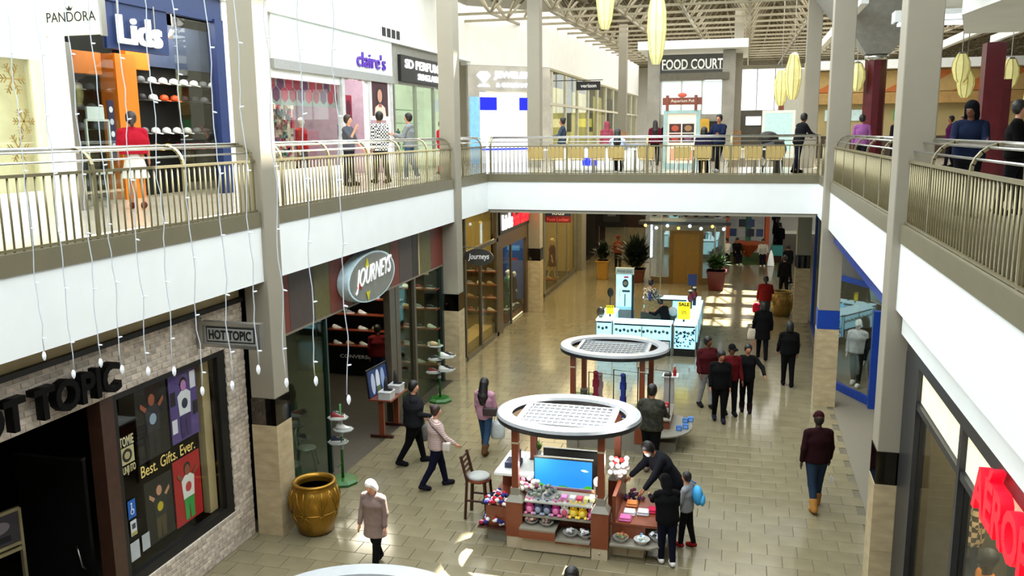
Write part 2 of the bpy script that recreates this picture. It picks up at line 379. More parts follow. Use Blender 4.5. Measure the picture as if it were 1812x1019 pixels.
# ------------------------------------------------------------------ railings
bal_me = bpy.data.meshes.new('baluster'); _t = MB().tube([(0, 0, 5.5), (0, 0, 6.38)], 0.0125, 6); bal_me.from_pydata(_t.v, [], _t.f); bal_me.materials.append(rail_paint); bal_me.shade_smooth()
def railing(label, P, Q, inward, posts=1.75, off=0.35):
    """P->Q along the gallery edge at kerb, inward = unit vector away from the well"""
    P, Q, I = Vector((*P, 0)), Vector((*Q, 0)), Vector((*inward, 0)); d = (Q - P); Ln = d.length; d.normalize()
    t = thing('railing', label, 'railing', (P.x, P.y, ZU))
    Z = Vector((0, 0, 1)); cp = P + I * 0.05
    k = MB(); k.prism([P - I * 0.02 + Z * 5.34, P + I * 0.12 + Z * 5.34, P + I * 0.12 + Z * 5.575, P - I * 0.02 + Z * 5.575], (0, 0, 0), d * Ln); mk('kerb', k, kerb_paint, t)
    mk('mid_rail', MB().bar(cp + Z * 6.385, cp + d * Ln + Z * 6.385, 0.05, 0.035), rail_paint, t)
    mk('bottom_rail', MB().bar(cp + Z * 5.60, cp + d * Ln + Z * 5.60, 0.04, 0.03), rail_paint, t)
    mk('top_rail', MB().tube([cp + I * 0.27 + Z * 6.655, cp + I * 0.27 + d * Ln + Z * 6.655], 0.026, 10), chrome, t, smooth=True, label='polished steel top rail')
    for a_ in (0.32, 0.68):
        an = a_ * math.pi / 2; q = cp + I * (0.27 * (1 - math.cos(an))) + Z * (6.385 + 0.27 * math.sin(an))
        mk('guard_tube', MB().tube([q, q + d * Ln], 0.013, 8), chrome, t, smooth=True)
    s = off
    while s < Ln:
        pts = [cp + d * s + Z * 5.56, cp + d * s + Z * 6.385]
        for j in range(1, 7):
            an = j / 6 * math.pi / 2; pts.append(cp + d * s + I * (0.27 * (1 - math.cos(an))) + Z * (6.385 + 0.27 * math.sin(an)))
        pm = MB()
        for j in range(len(pts) - 1): pm.bar(pts[j], pts[j + 1] + (pts[j + 1] - pts[j]).normalized() * 0.012, 0.055, 0.03, up=I + Z * 0.01 if j < 1 else d.cross(pts[j + 1] - pts[j]))
        mk('post', pm, rail_paint, t); s += posts
    n = int(Ln / 0.125)
    for j in range(n):
        q = cp + d * ((j + 0.5) * Ln / n); inst('baluster', bal_me, t, (q.x, q.y, 0))
        COL.objects[-1].location.z = -ZU
    return t
railing('olive metal railing on the left gallery in front of the cap shop', (XL, 5.2), (XL, 12.36), (-1, 0), off=0.1)
railing('olive metal railing with glaring top rail in front of the accessory shop', (XL, 12.86), (XL, 22.05), (-1, 0))
railing('short railing where the left gallery meets the far bridge', (XL, 22.55), (XL, YF), (-1, 0), off=0.5)
railing('long straight railing across the far bridge', (XL, YF), (XR, YF), (0, 1), posts=2.35, off=0.08)
railing('railing on the right gallery between its two nearest columns', (XR, 12.65), (XR, 21.95), (1, 0), off=0.2)
railing('nearest right railing with gleaming steel tubes', (XR, 5.0), (XR, 12.15), (1, 0), off=0.55)
railing('short right railing between the blue banded column and the bridge', (XR, 22.45), (XR, YF - 0.03), (1, 0), off=0.5)
# ================================================================== props shared by the shops
clear = glass('shop_window_glass', (248, 251, 249), 0.05)
dark_glass = glass('smoked_window_glass', (200, 206, 198), 0.08)
steel = mat('satin_aluminium', (176, 174, 166), 0.3, metal=0.9, var=0.05)
wood_red = mat('cherry_wood', (118, 56, 34), 0.35, var=0.15, scale=3, stretch=(1, 1, 0.2))
wood_dark = mat('dark_mahogany', (56, 24, 18), 0.3, var=0.15)
gold = mat('antique_gold', (150, 112, 36), 0.32, metal=0.75, var=0.12)
green_p = mat('green_enamel', (30, 92, 28), 0.35, var=0.1)
cream_light = mat('warm_backlit_panel', (250, 238, 196), 0.6, emit=1.1, var=0.04)
def flat(rgb, rough=0.6, emit=0.0): return mat('print_%d_%d_%d_%d' % (*rgb, int(emit * 10)), rgb, rough, var=0.06, emit=emit)
def room(n, x0, x1, y0, y1, z0, z1, ma, back='x0', ceil=None, floor=None):
    """open-fronted shop shell: back wall, two side walls, ceiling (facing the concourse)"""
    t = 0.08; mb = MB()
    if back == 'x0': mb.box(x0 - t, x0, y0, y1, z0, z1)
    if back == 'x1': mb.box(x1, x1 + t, y0, y1, z0, z1)
    mb.box(x0, x1, y0 - t / 2, y0 + t / 2, z0, z1); mb.box(x0, x1, y1 - t / 2, y1 + t / 2, z0, z1)
    struct('wall_shop_%d' % n, mb, ma)
    struct('ceiling_shop_%d' % n, MB().box(x0, x1, y0, y1, z1, z1 + 0.05), ceil or ma)
def shapes_on(parent, o, right, up, W, H, shapes, lift=0.004, nm='print'):
    o, right, up = Vector(o), Vector(right).normalized(), Vector(up).normalized(); n = right.cross(up)
    for k, sh in enumerate(shapes):
        kind = sh[0]; col = sh[-1]; L = lift + k * 0.0012
        if kind == 'r':
            _, u0, u1, v0, v1, _c = sh; poly = [(u0, v0), (u1, v0), (u1, v1), (u0, v1)]
        elif kind == 'e':
            _, cu, cv, ru, rv, _c = sh; poly = [(cu + ru * math.cos(t * math.pi / 9), cv + rv * math.sin(t * math.pi / 9)) for t in range(18)]
        else: poly = sh[1]
        pts = [o + right * (u * W) + up * (v * H) + n * L for u, v in poly]
        mk(nm, MB().prism(pts, (0, 0, 0), -n * 0.001), col if isinstance(col, bpy.types.Material) else flat(col), parent)
def panel(name, label, cat, o, right, up, W, H, bg, shapes=(), thick=0.012, frame=None, group=None, fw=0.03):
    """flat printed board whose lower left corner is o; returns the top-level thing"""
    o, right, up = Vector(o), Vector(right).normalized(), Vector(up).normalized(); n = right.cross(up)
    t = thing(name, label, cat, o, group)
    mk('board', MB().prism([o, o + right * W, o + right * W + up * H, o + up * H], (0, 0, 0), -n * thick), bg if isinstance(bg, bpy.types.Material) else flat(bg), t)
    if frame:
        for a, b, c, d in ((-fw, W + fw, -fw, 0), (-fw, W + fw, H, H + fw), (-fw, 0, 0, H), (W, W + fw, 0, H)):
            mk('frame', MB().prism([o + right * a + up * c, o + right * b + up * c, o + right * b + up * d, o + right * a + up * d], n * 0.015, -n * (thick + 0.01)), frame, t)
    shapes_on(t, o, right, up, W, H, shapes)
    return t
PX, PY, PZ = (0, 1, 0), (-1, 0, 0), (0, 0, 1)       # right-hand vectors: wall on the left (faces +x); wall on the far side faces -y -> right=(1,0,0)
# sneakers --------------------------------------------------------
def shoe_proto(upper, sole):
    t = bpy.data.objects.new('sneaker', None); COL.objects.link(t)
    so = []; N = 14
    for k in range(N):
        a = 2 * math.pi * k / N; w_ = 0.048 if math.cos(a) < 0 else 0.054
        so.append((0.145 * math.cos(a), w_ * math.sin(a) * (1 - 0.15 * math.cos(a) ** 2), 0))
    mk('sole', MB().prism(so, (0, 0, 0), (0, 0, 0.028)), sole, t, world=False)
    mb = MB(); secs = [(-0.135, 0.030, 0.085), (-0.10, 0.040, 0.115), (-0.045, 0.042, 0.110), (0.02, 0.044, 0.075), (0.08, 0.045, 0.050), (0.125, 0.030, 0.035)]
    vs = []; fs = []; n = 8
    for x, w_, h in secs:
        for k in range(n):
            a = math.pi * k / (n - 1); vs.append((x, -w_ * math.cos(a), 0.026 + (h - 0.026) * math.sin(a) ** 0.7))
    for i in range(len(secs) - 1):
        for k in range(n - 1): fs.append((i * n + k, i * n + k + 1, (i + 1) * n + k + 1, (i + 1) * n + k))
    fs += [tuple(range(n)), tuple(range((len(secs) - 1) * n, len(secs) * n))]
    mb.add(vs, fs); mk('upper', mb, upper, t, smooth=True, world=False)
    lc = MB()
    for k in range(3): lc.box(-0.02 + k * 0.03, -0.008 + k * 0.03, -0.025, 0.025, 0.088 - k * 0.013, 0.096 - k * 0.014)
    mk('laces', lc, flat((230, 230, 228)), [c for c in t.children if c.name.startswith('upper')][0], world=False)
    return t
w_shoe = flat((228, 226, 220)); b_shoe = flat((24, 24, 28)); r_shoe = flat((120, 22, 26)); g_shoe = flat((120, 124, 132)); n_shoe = flat((30, 34, 66)); t_shoe = flat((176, 150, 104))
SHOES = dict(white=shoe_proto(w_shoe, flat((200, 198, 190))), black=shoe_proto(b_shoe, w_shoe), red=shoe_proto(r_shoe, w_shoe), grey=shoe_proto(g_shoe, w_shoe), navy=shoe_proto(n_shoe, w_shoe), tan=shoe_proto(t_shoe, flat((120, 80, 50))))
_used = set()
def shoe(kind, loc, rz, label, group):
    p = SHOES[kind]
    if kind not in _used: _used.add(kind); o = p; o.location = loc; o.rotation_euler = (0, 0, rz)
    else: o = copy_tree(p, None, loc, rz)
    return tag(o, label, 'shoe', group)
# caps ------------------------------------------------------------
def cap_proto(ma):
    t = bpy.data.objects.new('baseball_cap', None); COL.objects.link(t)
    prof = [(0.105, 0.0), (0.108, 0.03), (0.10, 0.07), (0.075, 0.105), (0.035, 0.122), (0.0, 0.126)]
    mk('crown', MB().lathe(prof, n=14, sx=1.0, sy=0.9), ma, t, smooth=True, world=False)
    br = []
    for k in range(9):
        a = -math.pi / 2 + math.pi * k / 8; br.append((0.06 + 0.125 * math.cos(a), 0.085 * math.sin(a), 0.0))
    mk('brim', MB().prism([(x, y_, z - 0.3 * max(0, x - 0.08)) for x, y_, z in br], (0, 0, 0), (0, 0, 0.008)), ma, t, world=False)
    mk('button', MB().ell((0, 0, 0.127), (0.012, 0.012, 0.006), 6, 4), ma, [c for c in t.children if c.name.startswith('crown')][0], world=False)
    return t
CAPS = dict(white=cap_proto(flat((235, 235, 232))), orange=cap_proto(flat((226, 84, 28))), red=cap_proto(flat((176, 26, 40))), yellow=cap_proto(flat((206, 160, 40))), black=cap_proto(flat((28, 28, 32))), grey=cap_proto(flat((96, 100, 104))))
_usedc = set()
def cap(kind, loc, rz, label, group):
    p = CAPS[kind]
    if kind not in _usedc: _usedc.add(kind); o = p; o.location = loc; o.rotation_euler = (0, 0, rz)
    else: o = copy_tree(p, None, loc, rz)
    return tag(o, label, 'cap', group)

# ================================================================== whitewashed brick shop (near left)
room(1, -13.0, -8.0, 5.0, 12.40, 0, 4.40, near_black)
struct('trim_9', MB().box(-8.2, -7.98, 3, 12.36, 4.17, 4.44), tan_wall)
bs = thing('brick_storefront', 'whitewashed brick shop front with black doorway and poster window', 'storefront', (-7.95, 9.0, 0))
XB = -7.95
mortar = mat('pale_mortar', (214, 208, 196), 0.85, var=0.1, scale=20)
brick_m = mat('whitewashed_brick', (190, 177, 163), 0.8, var=0.22, scale=9, island=0.22, bump=0.3)
regions = [(5.0, 12.36, 3.42, 4.10), (9.24, 11.82, 0.0, 0.64), (11.82, 12.36, 0.0, 3.42)]
wb = MB()
for (y0, y1, z0, z1) in regions: wb.box(XB - 0.22, XB - 0.012, y0, y1, z0, z1)
mk('mortar_wall', wb, mortar, bs)
bl, bh, bg_ = 0.205, 0.068, 0.010
brick_me = {}
def brick_mesh(ln):
    key = round(ln, 3)
    if key not in brick_me:
        me = bpy.data.meshes.new('brick'); q = MB(); h = bh / 2; l = ln / 2; e = 0.004
        q.add([(-.03, -l, -h), (-.03, l, -h), (-.03, l, h), (-.03, -l, h), (-e, -l, -h), (-e, l, -h), (-e, l, h), (-e, -l, h), (0, -l + e, -h + e), (0, l - e, -h + e), (0, l - e, h - e), (0, -l + e, h - e)],
              [(8, 9, 10, 11), (4, 5, 9, 8), (5, 6, 10, 9), (6, 7, 11, 10), (7, 4, 8, 11), (0, 1, 5, 4), (1, 2, 6, 5), (2, 3, 7, 6), (3, 0, 4, 7)])
        me.from_pydata(q.v, [], q.f); me.materials.append(brick_m); brick_me[key] = me
    return brick_me[key]
allb = []
for ri, (y0, y1, z0, z1) in enumerate(regions):
    nrow = int((z1 - z0 + 0.004) / (bh + bg_)); pit = (z1 - z0) / nrow
    for r_ in range(nrow):
        z = z0 + (r_ + .5) * pit; yy = y0 - (r_ % 2) * (bl + bg_) / 2
        while yy < y1 - 0.02:
            a, b = max(yy + bg_ / 2, y0), min(yy + bl + bg_ / 2, y1)
            if b - a > 0.03: allb.append(((a + b) / 2, z, b - a))
            yy += bl + bg_
vis = []; hid = []
for (yc, z, ln) in allb:
    q = in_view((XB, yc, z)); (vis if q and 0 < q[0] < 1812 and 0 < q[1] < 1019 else hid).append((yc, z, ln))
vis.sort(key=lambda b: (b[2] < 0.19, (b[0]) ** 2 + (b[1] - 6.8) ** 2))
sm = MB()
for k, (yc, z, ln) in enumerate(vis + hid):
    jit = random.uniform(-0.003, 0.004)
    if k < 300 and k < len(vis): inst('brick', brick_mesh(ln), bs, (XB + jit, yc, z))
    else: sm.box(XB - .03, XB + jit, yc - ln / 2, yc + ln / 2, z - bh / 2, z + bh / 2)
o = mk('bricks', sm, brick_m, bs); o['kind'] = 'stuff'
mk('cornice', MB().box(XB - 0.2, XB + 0.05, 5.0, 12.36, 4.10, 4.17), black, bs)
brown_jamb = mat('brown_door_jamb', (62, 38, 28), 0.4, var=0.2)
mk('door_jamb', MB().box(XB - 0.2, XB + 0.01, 8.98, 9.22, 0, 3.42), brown_jamb, bs)
for (y0, y1, z0, z1) in ((9.24, 11.82, 0.64, 0.78), (9.24, 11.82, 3.34, 3.42), (9.24, 9.32, 0.78, 3.34), (11.62, 11.82, 0.78, 3.34)):
    mk('window_frame', MB().box(XB - 0.16, XB - 0.02, y0, y1, z0, z1), black, bs)
mk('window_pane', MB().box(XB - 0.065, XB - 0.055, 9.32, 11.62, 0.78, 3.34), glass('poster_window_glass', (252, 253, 252), 0.008, fres=0.05), bs)
mk('pilaster', MB().box(XB - 0.3, XB - 0.18, 11.40, 11.60, 0.78, 3.34), tan_wall, bs)
# raised black letters
t = thing('shop_sign', 'big black raised capital letters on the brick lintel', 'sign', (XB, 8.0, 3.5))
black_letter = mat('gloss_black_letter', (5, 5, 6), 0.5, var=0.1, spec=0.12)
put_text(t, 'HOT TOPIC', (XB + 0.06, 6.62, 3.53), PX, PZ, 2.60, 0.40, black_letter, depth=0.12, bold=0.03, each=True)
t = thing('blade_sign', 'grey framed blade sign with black stencil letters jutting over the brick shop front', 'sign', (-7.9, 11.12, 3.7))
sg = mat('grey_sign_face', (150, 150, 146), 0.4, var=0.05)
mk('board', MB().box(-7.84, -6.86, 11.10, 11.16, 3.67, 4.02), sg, t)
for a in ((-7.86, -6.84, 3.99, 4.04), (-7.86, -6.84, 3.65, 3.70), (-7.86, -7.81, 3.70, 3.99), (-6.89, -6.84, 3.70, 3.99)): mk('frame', MB().box(a[0], a[1], 11.07, 11.19, a[2], a[3]), steel, t)
mk('border', MB().prism([(-7.76, 11.097, 3.73), (-6.94, 11.097, 3.73), (-6.94, 11.097, 3.965), (-7.76, 11.097, 3.965)], (0, 0, 0), (0, -0.003, 0)), black, t)
mk('face', MB().box(-7.74, -6.96, 11.085, 11.094, 3.75, 3.945), sg, t)
put_text(t, 'HOT TOPIC', (-7.71, 11.084, 3.775), (1, 0, 0), PZ, 0.72, 0.145, black, depth=0.006, bold=0.03)
mk('bracket', MB().box(-7.96, -7.84, 11.11, 11.15, 3.6, 4.08), steel, t)
# posters in the window (generic models in printed shirts)
XP = XB - 0.10
def figure(skin, shirt, pants, print_, cx=0.5, arms=True):
    s = [('e', cx, 0.815, 0.125, 0.095, (30, 20, 18)), ('p', [(cx - .20, .36), (cx + .20, .36), (cx + .24, .66), (cx + .10, .72), (cx - .10, .72), (cx - .24, .66)], shirt),
         ('e', cx, 0.79, 0.10, 0.08, skin), ('p', [(cx - .17, .04), (cx - .03, .04), (cx, .3), (cx + .03, .04), (cx + .17, .04), (cx + .19, .37), (cx - .19, .37)], pants),
         ('e', cx, 0.53, 0.11, 0.075, print_)]
    if arms: s += [('p', [(cx - .24, .66), (cx - .38, .74), (cx - .36, .80), (cx - .17, .70)], skin), ('p', [(cx + .24, .66), (cx + .38, .74), (cx + .36, .80), (cx + .17, .70)], skin)]
    return s
panel('poster', 'window poster of a figure in a dark printed shirt with both hands raised', 'poster', (XP, 9.76, 2.24), PX, PZ, 0.68, 1.08, (12, 9, 9), figure((150, 84, 58), (40, 40, 48), (26, 26, 30), (150, 170, 190)), group='shop window posters')
panel('poster', 'window poster of a figure in white and purple on a checked ground', 'poster', (XP, 10.50, 2.26), PX, PZ, 0.66, 1.06, (84, 66, 130),
      [('r', .02, .2, .55, .75, (20, 18, 24)), ('r', .8, .98, .3, .5, (20, 18, 24)), ('r', .75, .95, .7, .95, (225, 225, 235)), ('r', .02, .2, .15, .35, (225, 225, 235))] + figure((190, 130, 190), (225, 228, 235), (58, 40, 96), (40, 44, 70), arms=False), group='shop window posters')
panel('poster', 'window poster of a figure in a black and yellow printed shirt', 'poster', (XP, 9.80, 0.98), PX, PZ, 0.60, 0.95, (14, 14, 12), figure((190, 142, 110), (26, 28, 26), (70, 60, 34), (190, 170, 30)), group='shop window posters')
panel('poster', 'red window poster of a figure in white and green pyjamas', 'poster', (XP, 10.45, 0.96), PX, PZ, 0.65, 1.04, (168, 12, 24), figure((130, 76, 52), (224, 226, 220), (44, 150, 70), (190, 60, 60)), group='shop window posters')
t = thing('window_lettering', 'gold words printed across the poster window', 'lettering', (XP, 9.75, 2.06))
put_text(t, 'Best. Gifts. Ever.', (XP + 0.02, 9.74, 2.05), PX, (0, 0.02, 1), 1.24, 0.17, mat('gold_print', (216, 190, 110), 0.5, emit=0.25), depth=0.003)
t = thing('window_lettering', 'white stacked words printed at the left of the poster window', 'lettering', (XP, 9.4, 2.3))
for k, s_ in enumerate(('TOMIE', 'JUNJI ITO')): put_text(t, s_, (XP + 0.01, 9.38, 2.62 - k * 0.42), PX, PZ, 0.28, 0.14, flat((214, 204, 160)), depth=0.003, bold=0.02)
shapes_on(t, (XP, 9.38, 2.36), PX, PZ, 0.28, 0.24, [('r', 0, 1, 0, 1, (196, 186, 140)), ('e', .5, .5, .35, .4, (40, 36, 30)), ('e', .5, .5, .2, .22, (180, 170, 130))])
panel('door_sticker', 'blue wheelchair access sticker on the window glass', 'sticker', (XB - 0.045, 9.38, 1.60), PX, PZ, 0.15, 0.26, (24, 92, 176), [('e', .45, .80, .10, .06, (240, 240, 240)), ('r', .40, .50, .45, .72, (240, 240, 240)), ('r', .40, .70, .42, .48, (240, 240, 240)), ('e', .48, .35, .25, .15, (240, 240, 240)), ('e', .48, .35, .17, .10, (24, 92, 176)), ('r', .62, .70, .25, .45, (240, 240, 240))], thick=0.003)
panel('door_sticker', 'small white sticker below the blue access sticker', 'sticker', (XB - 0.045, 9.40, 1.34), PX, PZ, 0.12, 0.22, (206, 212, 214), [('r', .2, .8, .45, .8, (60, 70, 80)), ('r', .1, .9, .05, .25, (170, 160, 60))], thick=0.003)
panel('window_label', 'plain white square label low on the poster window, left one', 'label', (XB - 0.045, 9.36, 0.98), PX, PZ, 0.18, 0.27, (176, 182, 186), thick=0.003)
panel('window_label', 'smaller plain white label low on the poster window, right one', 'label', (XB - 0.045, 9.60, 1.02), PX, PZ, 0.16, 0.24, (168, 174, 178), thick=0.003)
# inside the black shop: open door leaf with handle, poster rack, dim lit shelf
t = thing('shop_door', 'black door leaf standing open inside the brick doorway', 'door', (-8.9, 8.2, 0))
lf_ = mk('leaf', MB().box(-9.9, -8.75, 9.46, 9.52, 0.02, 2.35), black, t); mk('top_rail', MB().box(-9.9, -8.75, 9.45, 9.53, 2.35, 2.39), mat('dull_grey_metal', (70, 70, 72), 0.4, metal=0.6), t)
mk('handle', MB().tube([(-8.98, 9.45, 1.05), (-8.90, 9.38, 1.05), (-8.85, 9.38, 0.8), (-8.85, 9.45, 0.72)], 0.014, 6), steel, lf_, smooth=True)
t = thing('poster_stand', 'pale metal poster stand inside the black doorway at the frame edge', 'stand', (-9.3, 8.5, 0))
for p, q in (((-9.4, 8.2, 0.06), (-9.4, 8.2, 1.90)), ((-9.25, 8.80, 0.06), (-9.25, 8.80, 1.90)), ((-9.4, 8.2, 1.90), (-9.25, 8.80, 1.90)), ((-9.4, 8.2, 1.42), (-9.25, 8.80, 1.42)), ((-9.4, 8.2, 1.34), (-9.25, 8.80, 1.34))):
    mk('bar', MB().bar(p, q, 0.045, 0.045), mat('champagne_metal', (190, 178, 140), 0.35, metal=0.5), t)
for (x, y_) in ((-9.4, 8.2), (-9.25, 8.80)): mk('foot', MB().box(x - .16, x + .16, y_ - .03, y_ + .03, 0, 0.06), steel, t)
shapes_on(t, (-9.39, 8.23, 1.45), (0.15, 0.6, 0), PZ, 0.56, 0.43, [('r', 0, 1, 0, 1, (70, 66, 74)), ('e', .5, .6, .3, .2, (150, 140, 150)), ('r', .2, .8, .1, .3, (30, 30, 36))], nm='poster_print')
panel('lit_shelf_picture', 'dim yellow lit picture deep inside the black doorway', 'picture', (-12.9, 9.9, 3.0), PX, PZ, 0.9, 0.35, (70, 50, 20), [('e', .4, .5, .3, .35, (150, 120, 40)), ('e', .7, .5, .2, .3, (70, 90, 40))])
# ================================================================== striped shoe shop (left, second bay)
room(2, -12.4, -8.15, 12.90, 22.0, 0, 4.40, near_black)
XJ = -7.85
js = thing('shoe_storefront', 'shoe shop front with a fascia of brown, olive and terracotta stripes', 'storefront', (XJ, 17.5, 0))
terra = mat('terracotta_panel', (112, 50, 38), 0.5, var=0.1); olive = mat('olive_panel', (94, 88, 48), 0.5, var=0.1); umber = mat('umber_panel', (74, 62, 58), 0.5, var=0.1); deep = mat('deep_brown_panel', (40, 30, 26), 0.5, var=0.1)
for a, b, m_ in ((12.9, 13.75, terra), (13.75, 14.70, umber), (14.70, 15.35, olive), (15.35, 16.35, terra), (16.35, 17.6, deep), (17.6, 18.4, olive), (18.4, 18.95, terra), (18.95, 19.80, umber), (19.80, 20.2, deep), (20.28, 21.13, olive), (21.13, 22.05, terra)):
    mk('stripe_panel', MB().box(XJ - 0.12, XJ, a + .006, b - .006, 3.27, 4.435), m_, js)
mk('fascia_edge', MB().box(XJ - 0.13, XJ + 0.012, 12.9, 22.05, 3.235, 3.275), mat('taupe_trim', (120, 110, 96), 0.5), js)
mk('gold_strip', MB().box(XJ - 0.1, XJ + 0.01, 20.2, 20.28, 3.27, 4.435), tan_wall, js)
for a, b in ((18.30, 18.62), (18.66, 18.90), (19.86, 19.98)): mk('post', MB().box(XJ - 0.16, XJ + 0.0, a, b, 0, 3.24), mat('bronze_post', (92, 82, 68), 0.4, metal=0.3), js)
for a, b in ((12.95, 15.18), (18.92, 19.84), (20.0, 21.95)): mk('glass_pane', MB().box(XJ - 0.08, XJ - 0.068, a, b, 0.02, 3.235), glass('green_shop_glass', (222, 234, 224), 0.04), js)
mk('post', MB().box(XJ - 0.12, XJ - 0.02, 15.14, 15.20, 0, 3.24), mat('glass_edge_green', (34, 50, 44), 0.2), js)
mk('post', MB().box(XJ - 0.12, XJ + 0.0, 21.92, 22.05, 0, 3.24), mat('glass_edge_green', (34, 50, 44), 0.2), js)
# round sign
t = thing('oval_sign', 'oval grey shop sign with white scrawled letters and yellow arrows', 'sign', (-7.6, 16.86, 3.8))
def oval(y0, z0, ry, rz, x0, x1, n=40): return MB().prism([(x0, y0 + ry * math.cos(2 * math.pi * k / n), z0 + rz * math.sin(2 * math.pi * k / n)) for k in range(n)], (0, 0, 0), (x1 - x0, 0, 0))
mk('housing', oval(16.86, 3.80, 1.22, 0.53, -7.84, -7.60), mat('sign_rim_white', (200, 226, 236), 0.35), t, smooth=0.6)
mk('face', oval(16.86, 3.80, 1.14, 0.495, -7.60, -7.588), mat('sign_face_grey', (120, 120, 112), 0.35), t)
put_text(t, 'JOURNEYS', (-7.585, 15.95, 3.54), (0, 1, 0.06), (0, 0.12, 1), 1.84, 0.5, mat('sign_white', (236, 238, 238), 0.5, emit=0.35), depth=0.02, shear=0.25)
for z0, s_ in ((4.10, 1), (3.46, -1)): mk('arrow', MB().prism([(-7.58, 16.45, z0 - 0.06 * s_), (-7.58, 16.65, z0 - 0.06 * s_), (-7.58, 16.55, z0 + 0.14 * s_)], (0, 0, 0), (0.008, 0, 0)), flat((200, 190, 30)), t, label='yellow arrow')
mk('arrow', MB().prism([(-7.58, 16.00, 3.68), (-7.58, 16.22, 3.80), (-7.58, 16.24, 3.62)], (0, 0, 0), (0.008, 0, 0)), flat((160, 30, 30)), t, label='red arrow')
# shelves of shoes at the back
def shoe_wall(name, label, yw, xs, zs, kinds, group, lab, lit=None):
    """shelf unit against a side wall at y=yw, facing the viewer; xs run left to right"""
    t = thing(name, label, 'shelf', ((xs[0] + xs[-1]) / 2, yw, zs[0]))
    for z in zs: mk('shelf_board', MB().box(xs[0] - .25, xs[-1] + .2, yw - .3, yw - .02, z - .03, z), wood_red, t)
    mk('back_panel', MB().box(xs[0] - .25, xs[-1] + .2, yw - .02, yw, zs[0] - .2, zs[-1] + .45), lit or near_black, t)
    n = 0
    for iz, z in enumerate(zs):
        for ix, x in enumerate(xs):
            k = kinds[n % len(kinds)]; n += 1
            if k is None: continue
            shoe(k, (x, yw - .16, z + .001), -0.15 + 0.3 * ((ix + iz) % 2), lab % (k, ORD[ix], ORD[len(zs) - 1 - iz]), group)
lab = '%s sneaker, %s from the left, %s row of the shoe shop back shelves'
shoe_wall('shoe_shelf', 'red wooden shelves of sneakers at the back of the shoe shop', 21.9, [-10.95, -10.55, -10.15, -9.75, -9.35], [0.95, 1.40, 1.85, 2.3, 2.75], ['white', 'tan', 'white', 'tan', 'grey', 'white', None], 'sneakers on the back shelves', lab)
shoe_wall('shoe_shelf', 'window shelf of shoes right of the shoe shop doorway', 21.9, [-8.8, -8.45, -8.1], [0.55, 1.05, 1.55, 2.1, 2.65], ['black', 'white', 'tan', 'grey', 'black', 'white', 'red'], 'sneakers on the window shelf', '%s shoe, %s from the left, %s row in the right shop window')
panel('shirt_banner', 'pale hanging banner above the window shelf of shoes', 'banner', (-8.9, 21.85, 3.0), (1, 0, 0), PZ, .7, .45, (190, 180, 130))
add_light('shoe_shop_lamp', 'AREA', (-9.6, 20.6, 4.3), 110, (1, 0.9, 0.72), size=2.0, sizey=0.8)
t = thing('shelf_lettering', 'small white brand word on the dark back wall of the shoe shop', 'lettering', (-10.6, 21.8, 0.6))
put_text(t, 'CONVERSE', (-10.95, 21.85, 0.52), (1, 0, 0), PZ, 0.95, 0.10, flat((190, 186, 170), emit=0.15), depth=0.004)
# metal chairs behind the glass
def metal_chair(loc, rz, label):
    t = thing('metal_chair', label, 'chair', loc, 'metal chairs behind the shoe shop glass'); t.rotation_euler = (0, 0, rz)
    mm = mat('galvanised_metal', (150, 152, 150), 0.35, metal=0.8)
    mk('seat', MB().lathe([(0, .43), (.19, .43), (.20, .445), (.19, .46), (0, .46)], n=16), mm, t, world=False, smooth=0.6)
    for sx in (-1, 1):
        for sy in (-1, 1): mk('leg', MB().bar((sx * .14, sy * .14, .44), (sx * .21, sy * .21, 0), .035, .02), mm, t, world=False)
    pts = [(-.17, -.17, .45)] + [(-.19 * math.cos(a * math.pi / 8), -.19, .72 + .14 * math.sin(a * math.pi / 8)) for a in range(9)] + [(.17, -.17, .45)]
    mk('back_frame', MB().tube(pts, .013, 6), mm, t, world=False, smooth=True); mk('back_splat', MB().bar((0, -.19, .45), (0, -.2, .86), .07, .01, up=(0, 1, 0)), mm, t, world=False)
    return t
metal_chair((-8.35, 14.35, 0), -0.7, 'metal chair nearest the column behind the shoe shop glass')
metal_chair((-8.5, 15.25, 0), -1.2, 'metal chair next to the doorway behind the shoe shop glass')
# green display stands
def shoe_stand(loc, shelves, label, shoes_, tag_):
    x, y_, _ = loc; t = thing('shoe_stand', label, 'stand', loc)
    mk('base', MB().lathe([(0.30, 0), (0.31, 0.05), (0.24, 0.10), (0, 0.105)], loc, n=8), green_p, t)
    mk('pole', MB().tube([(x, y_, 0.1), (x, y_, 1.62)], 0.028, 8), green_p, t, smooth=True)
    mk('peg', MB().tube([(x, y_, 0.42), (x - .02, y_ - .16, 0.38)], 0.012, 6), green_p, t, smooth=True)
    acr = mat('frosted_acrylic', (176, 182, 176), 0.2, alpha=0.7)
    for k, (z, dx, dy) in enumerate(shelves):
        mk('shelf', MB().prism([(x + dx + .21 * math.cos(a * math.pi / 4 + .4), y_ + dy + .19 * math.sin(a * math.pi / 4 + .4), z) for a in range(8)], (0, 0, 0), (0, 0, .018)), acr, t)
        mk('upright', MB().box(x - .03, x + .03, y_ - .03, y_ + .03, z - .14, z), acr, t)
    for k, (kind, si, dx, dy, rz) in enumerate(shoes_):
        z, ax, ay = shelves[si]; shoe(kind, (x + ax + dx, y_ + ay + dy, z + .018), rz, tag_[k], 'sneakers on the green stands')
    return t
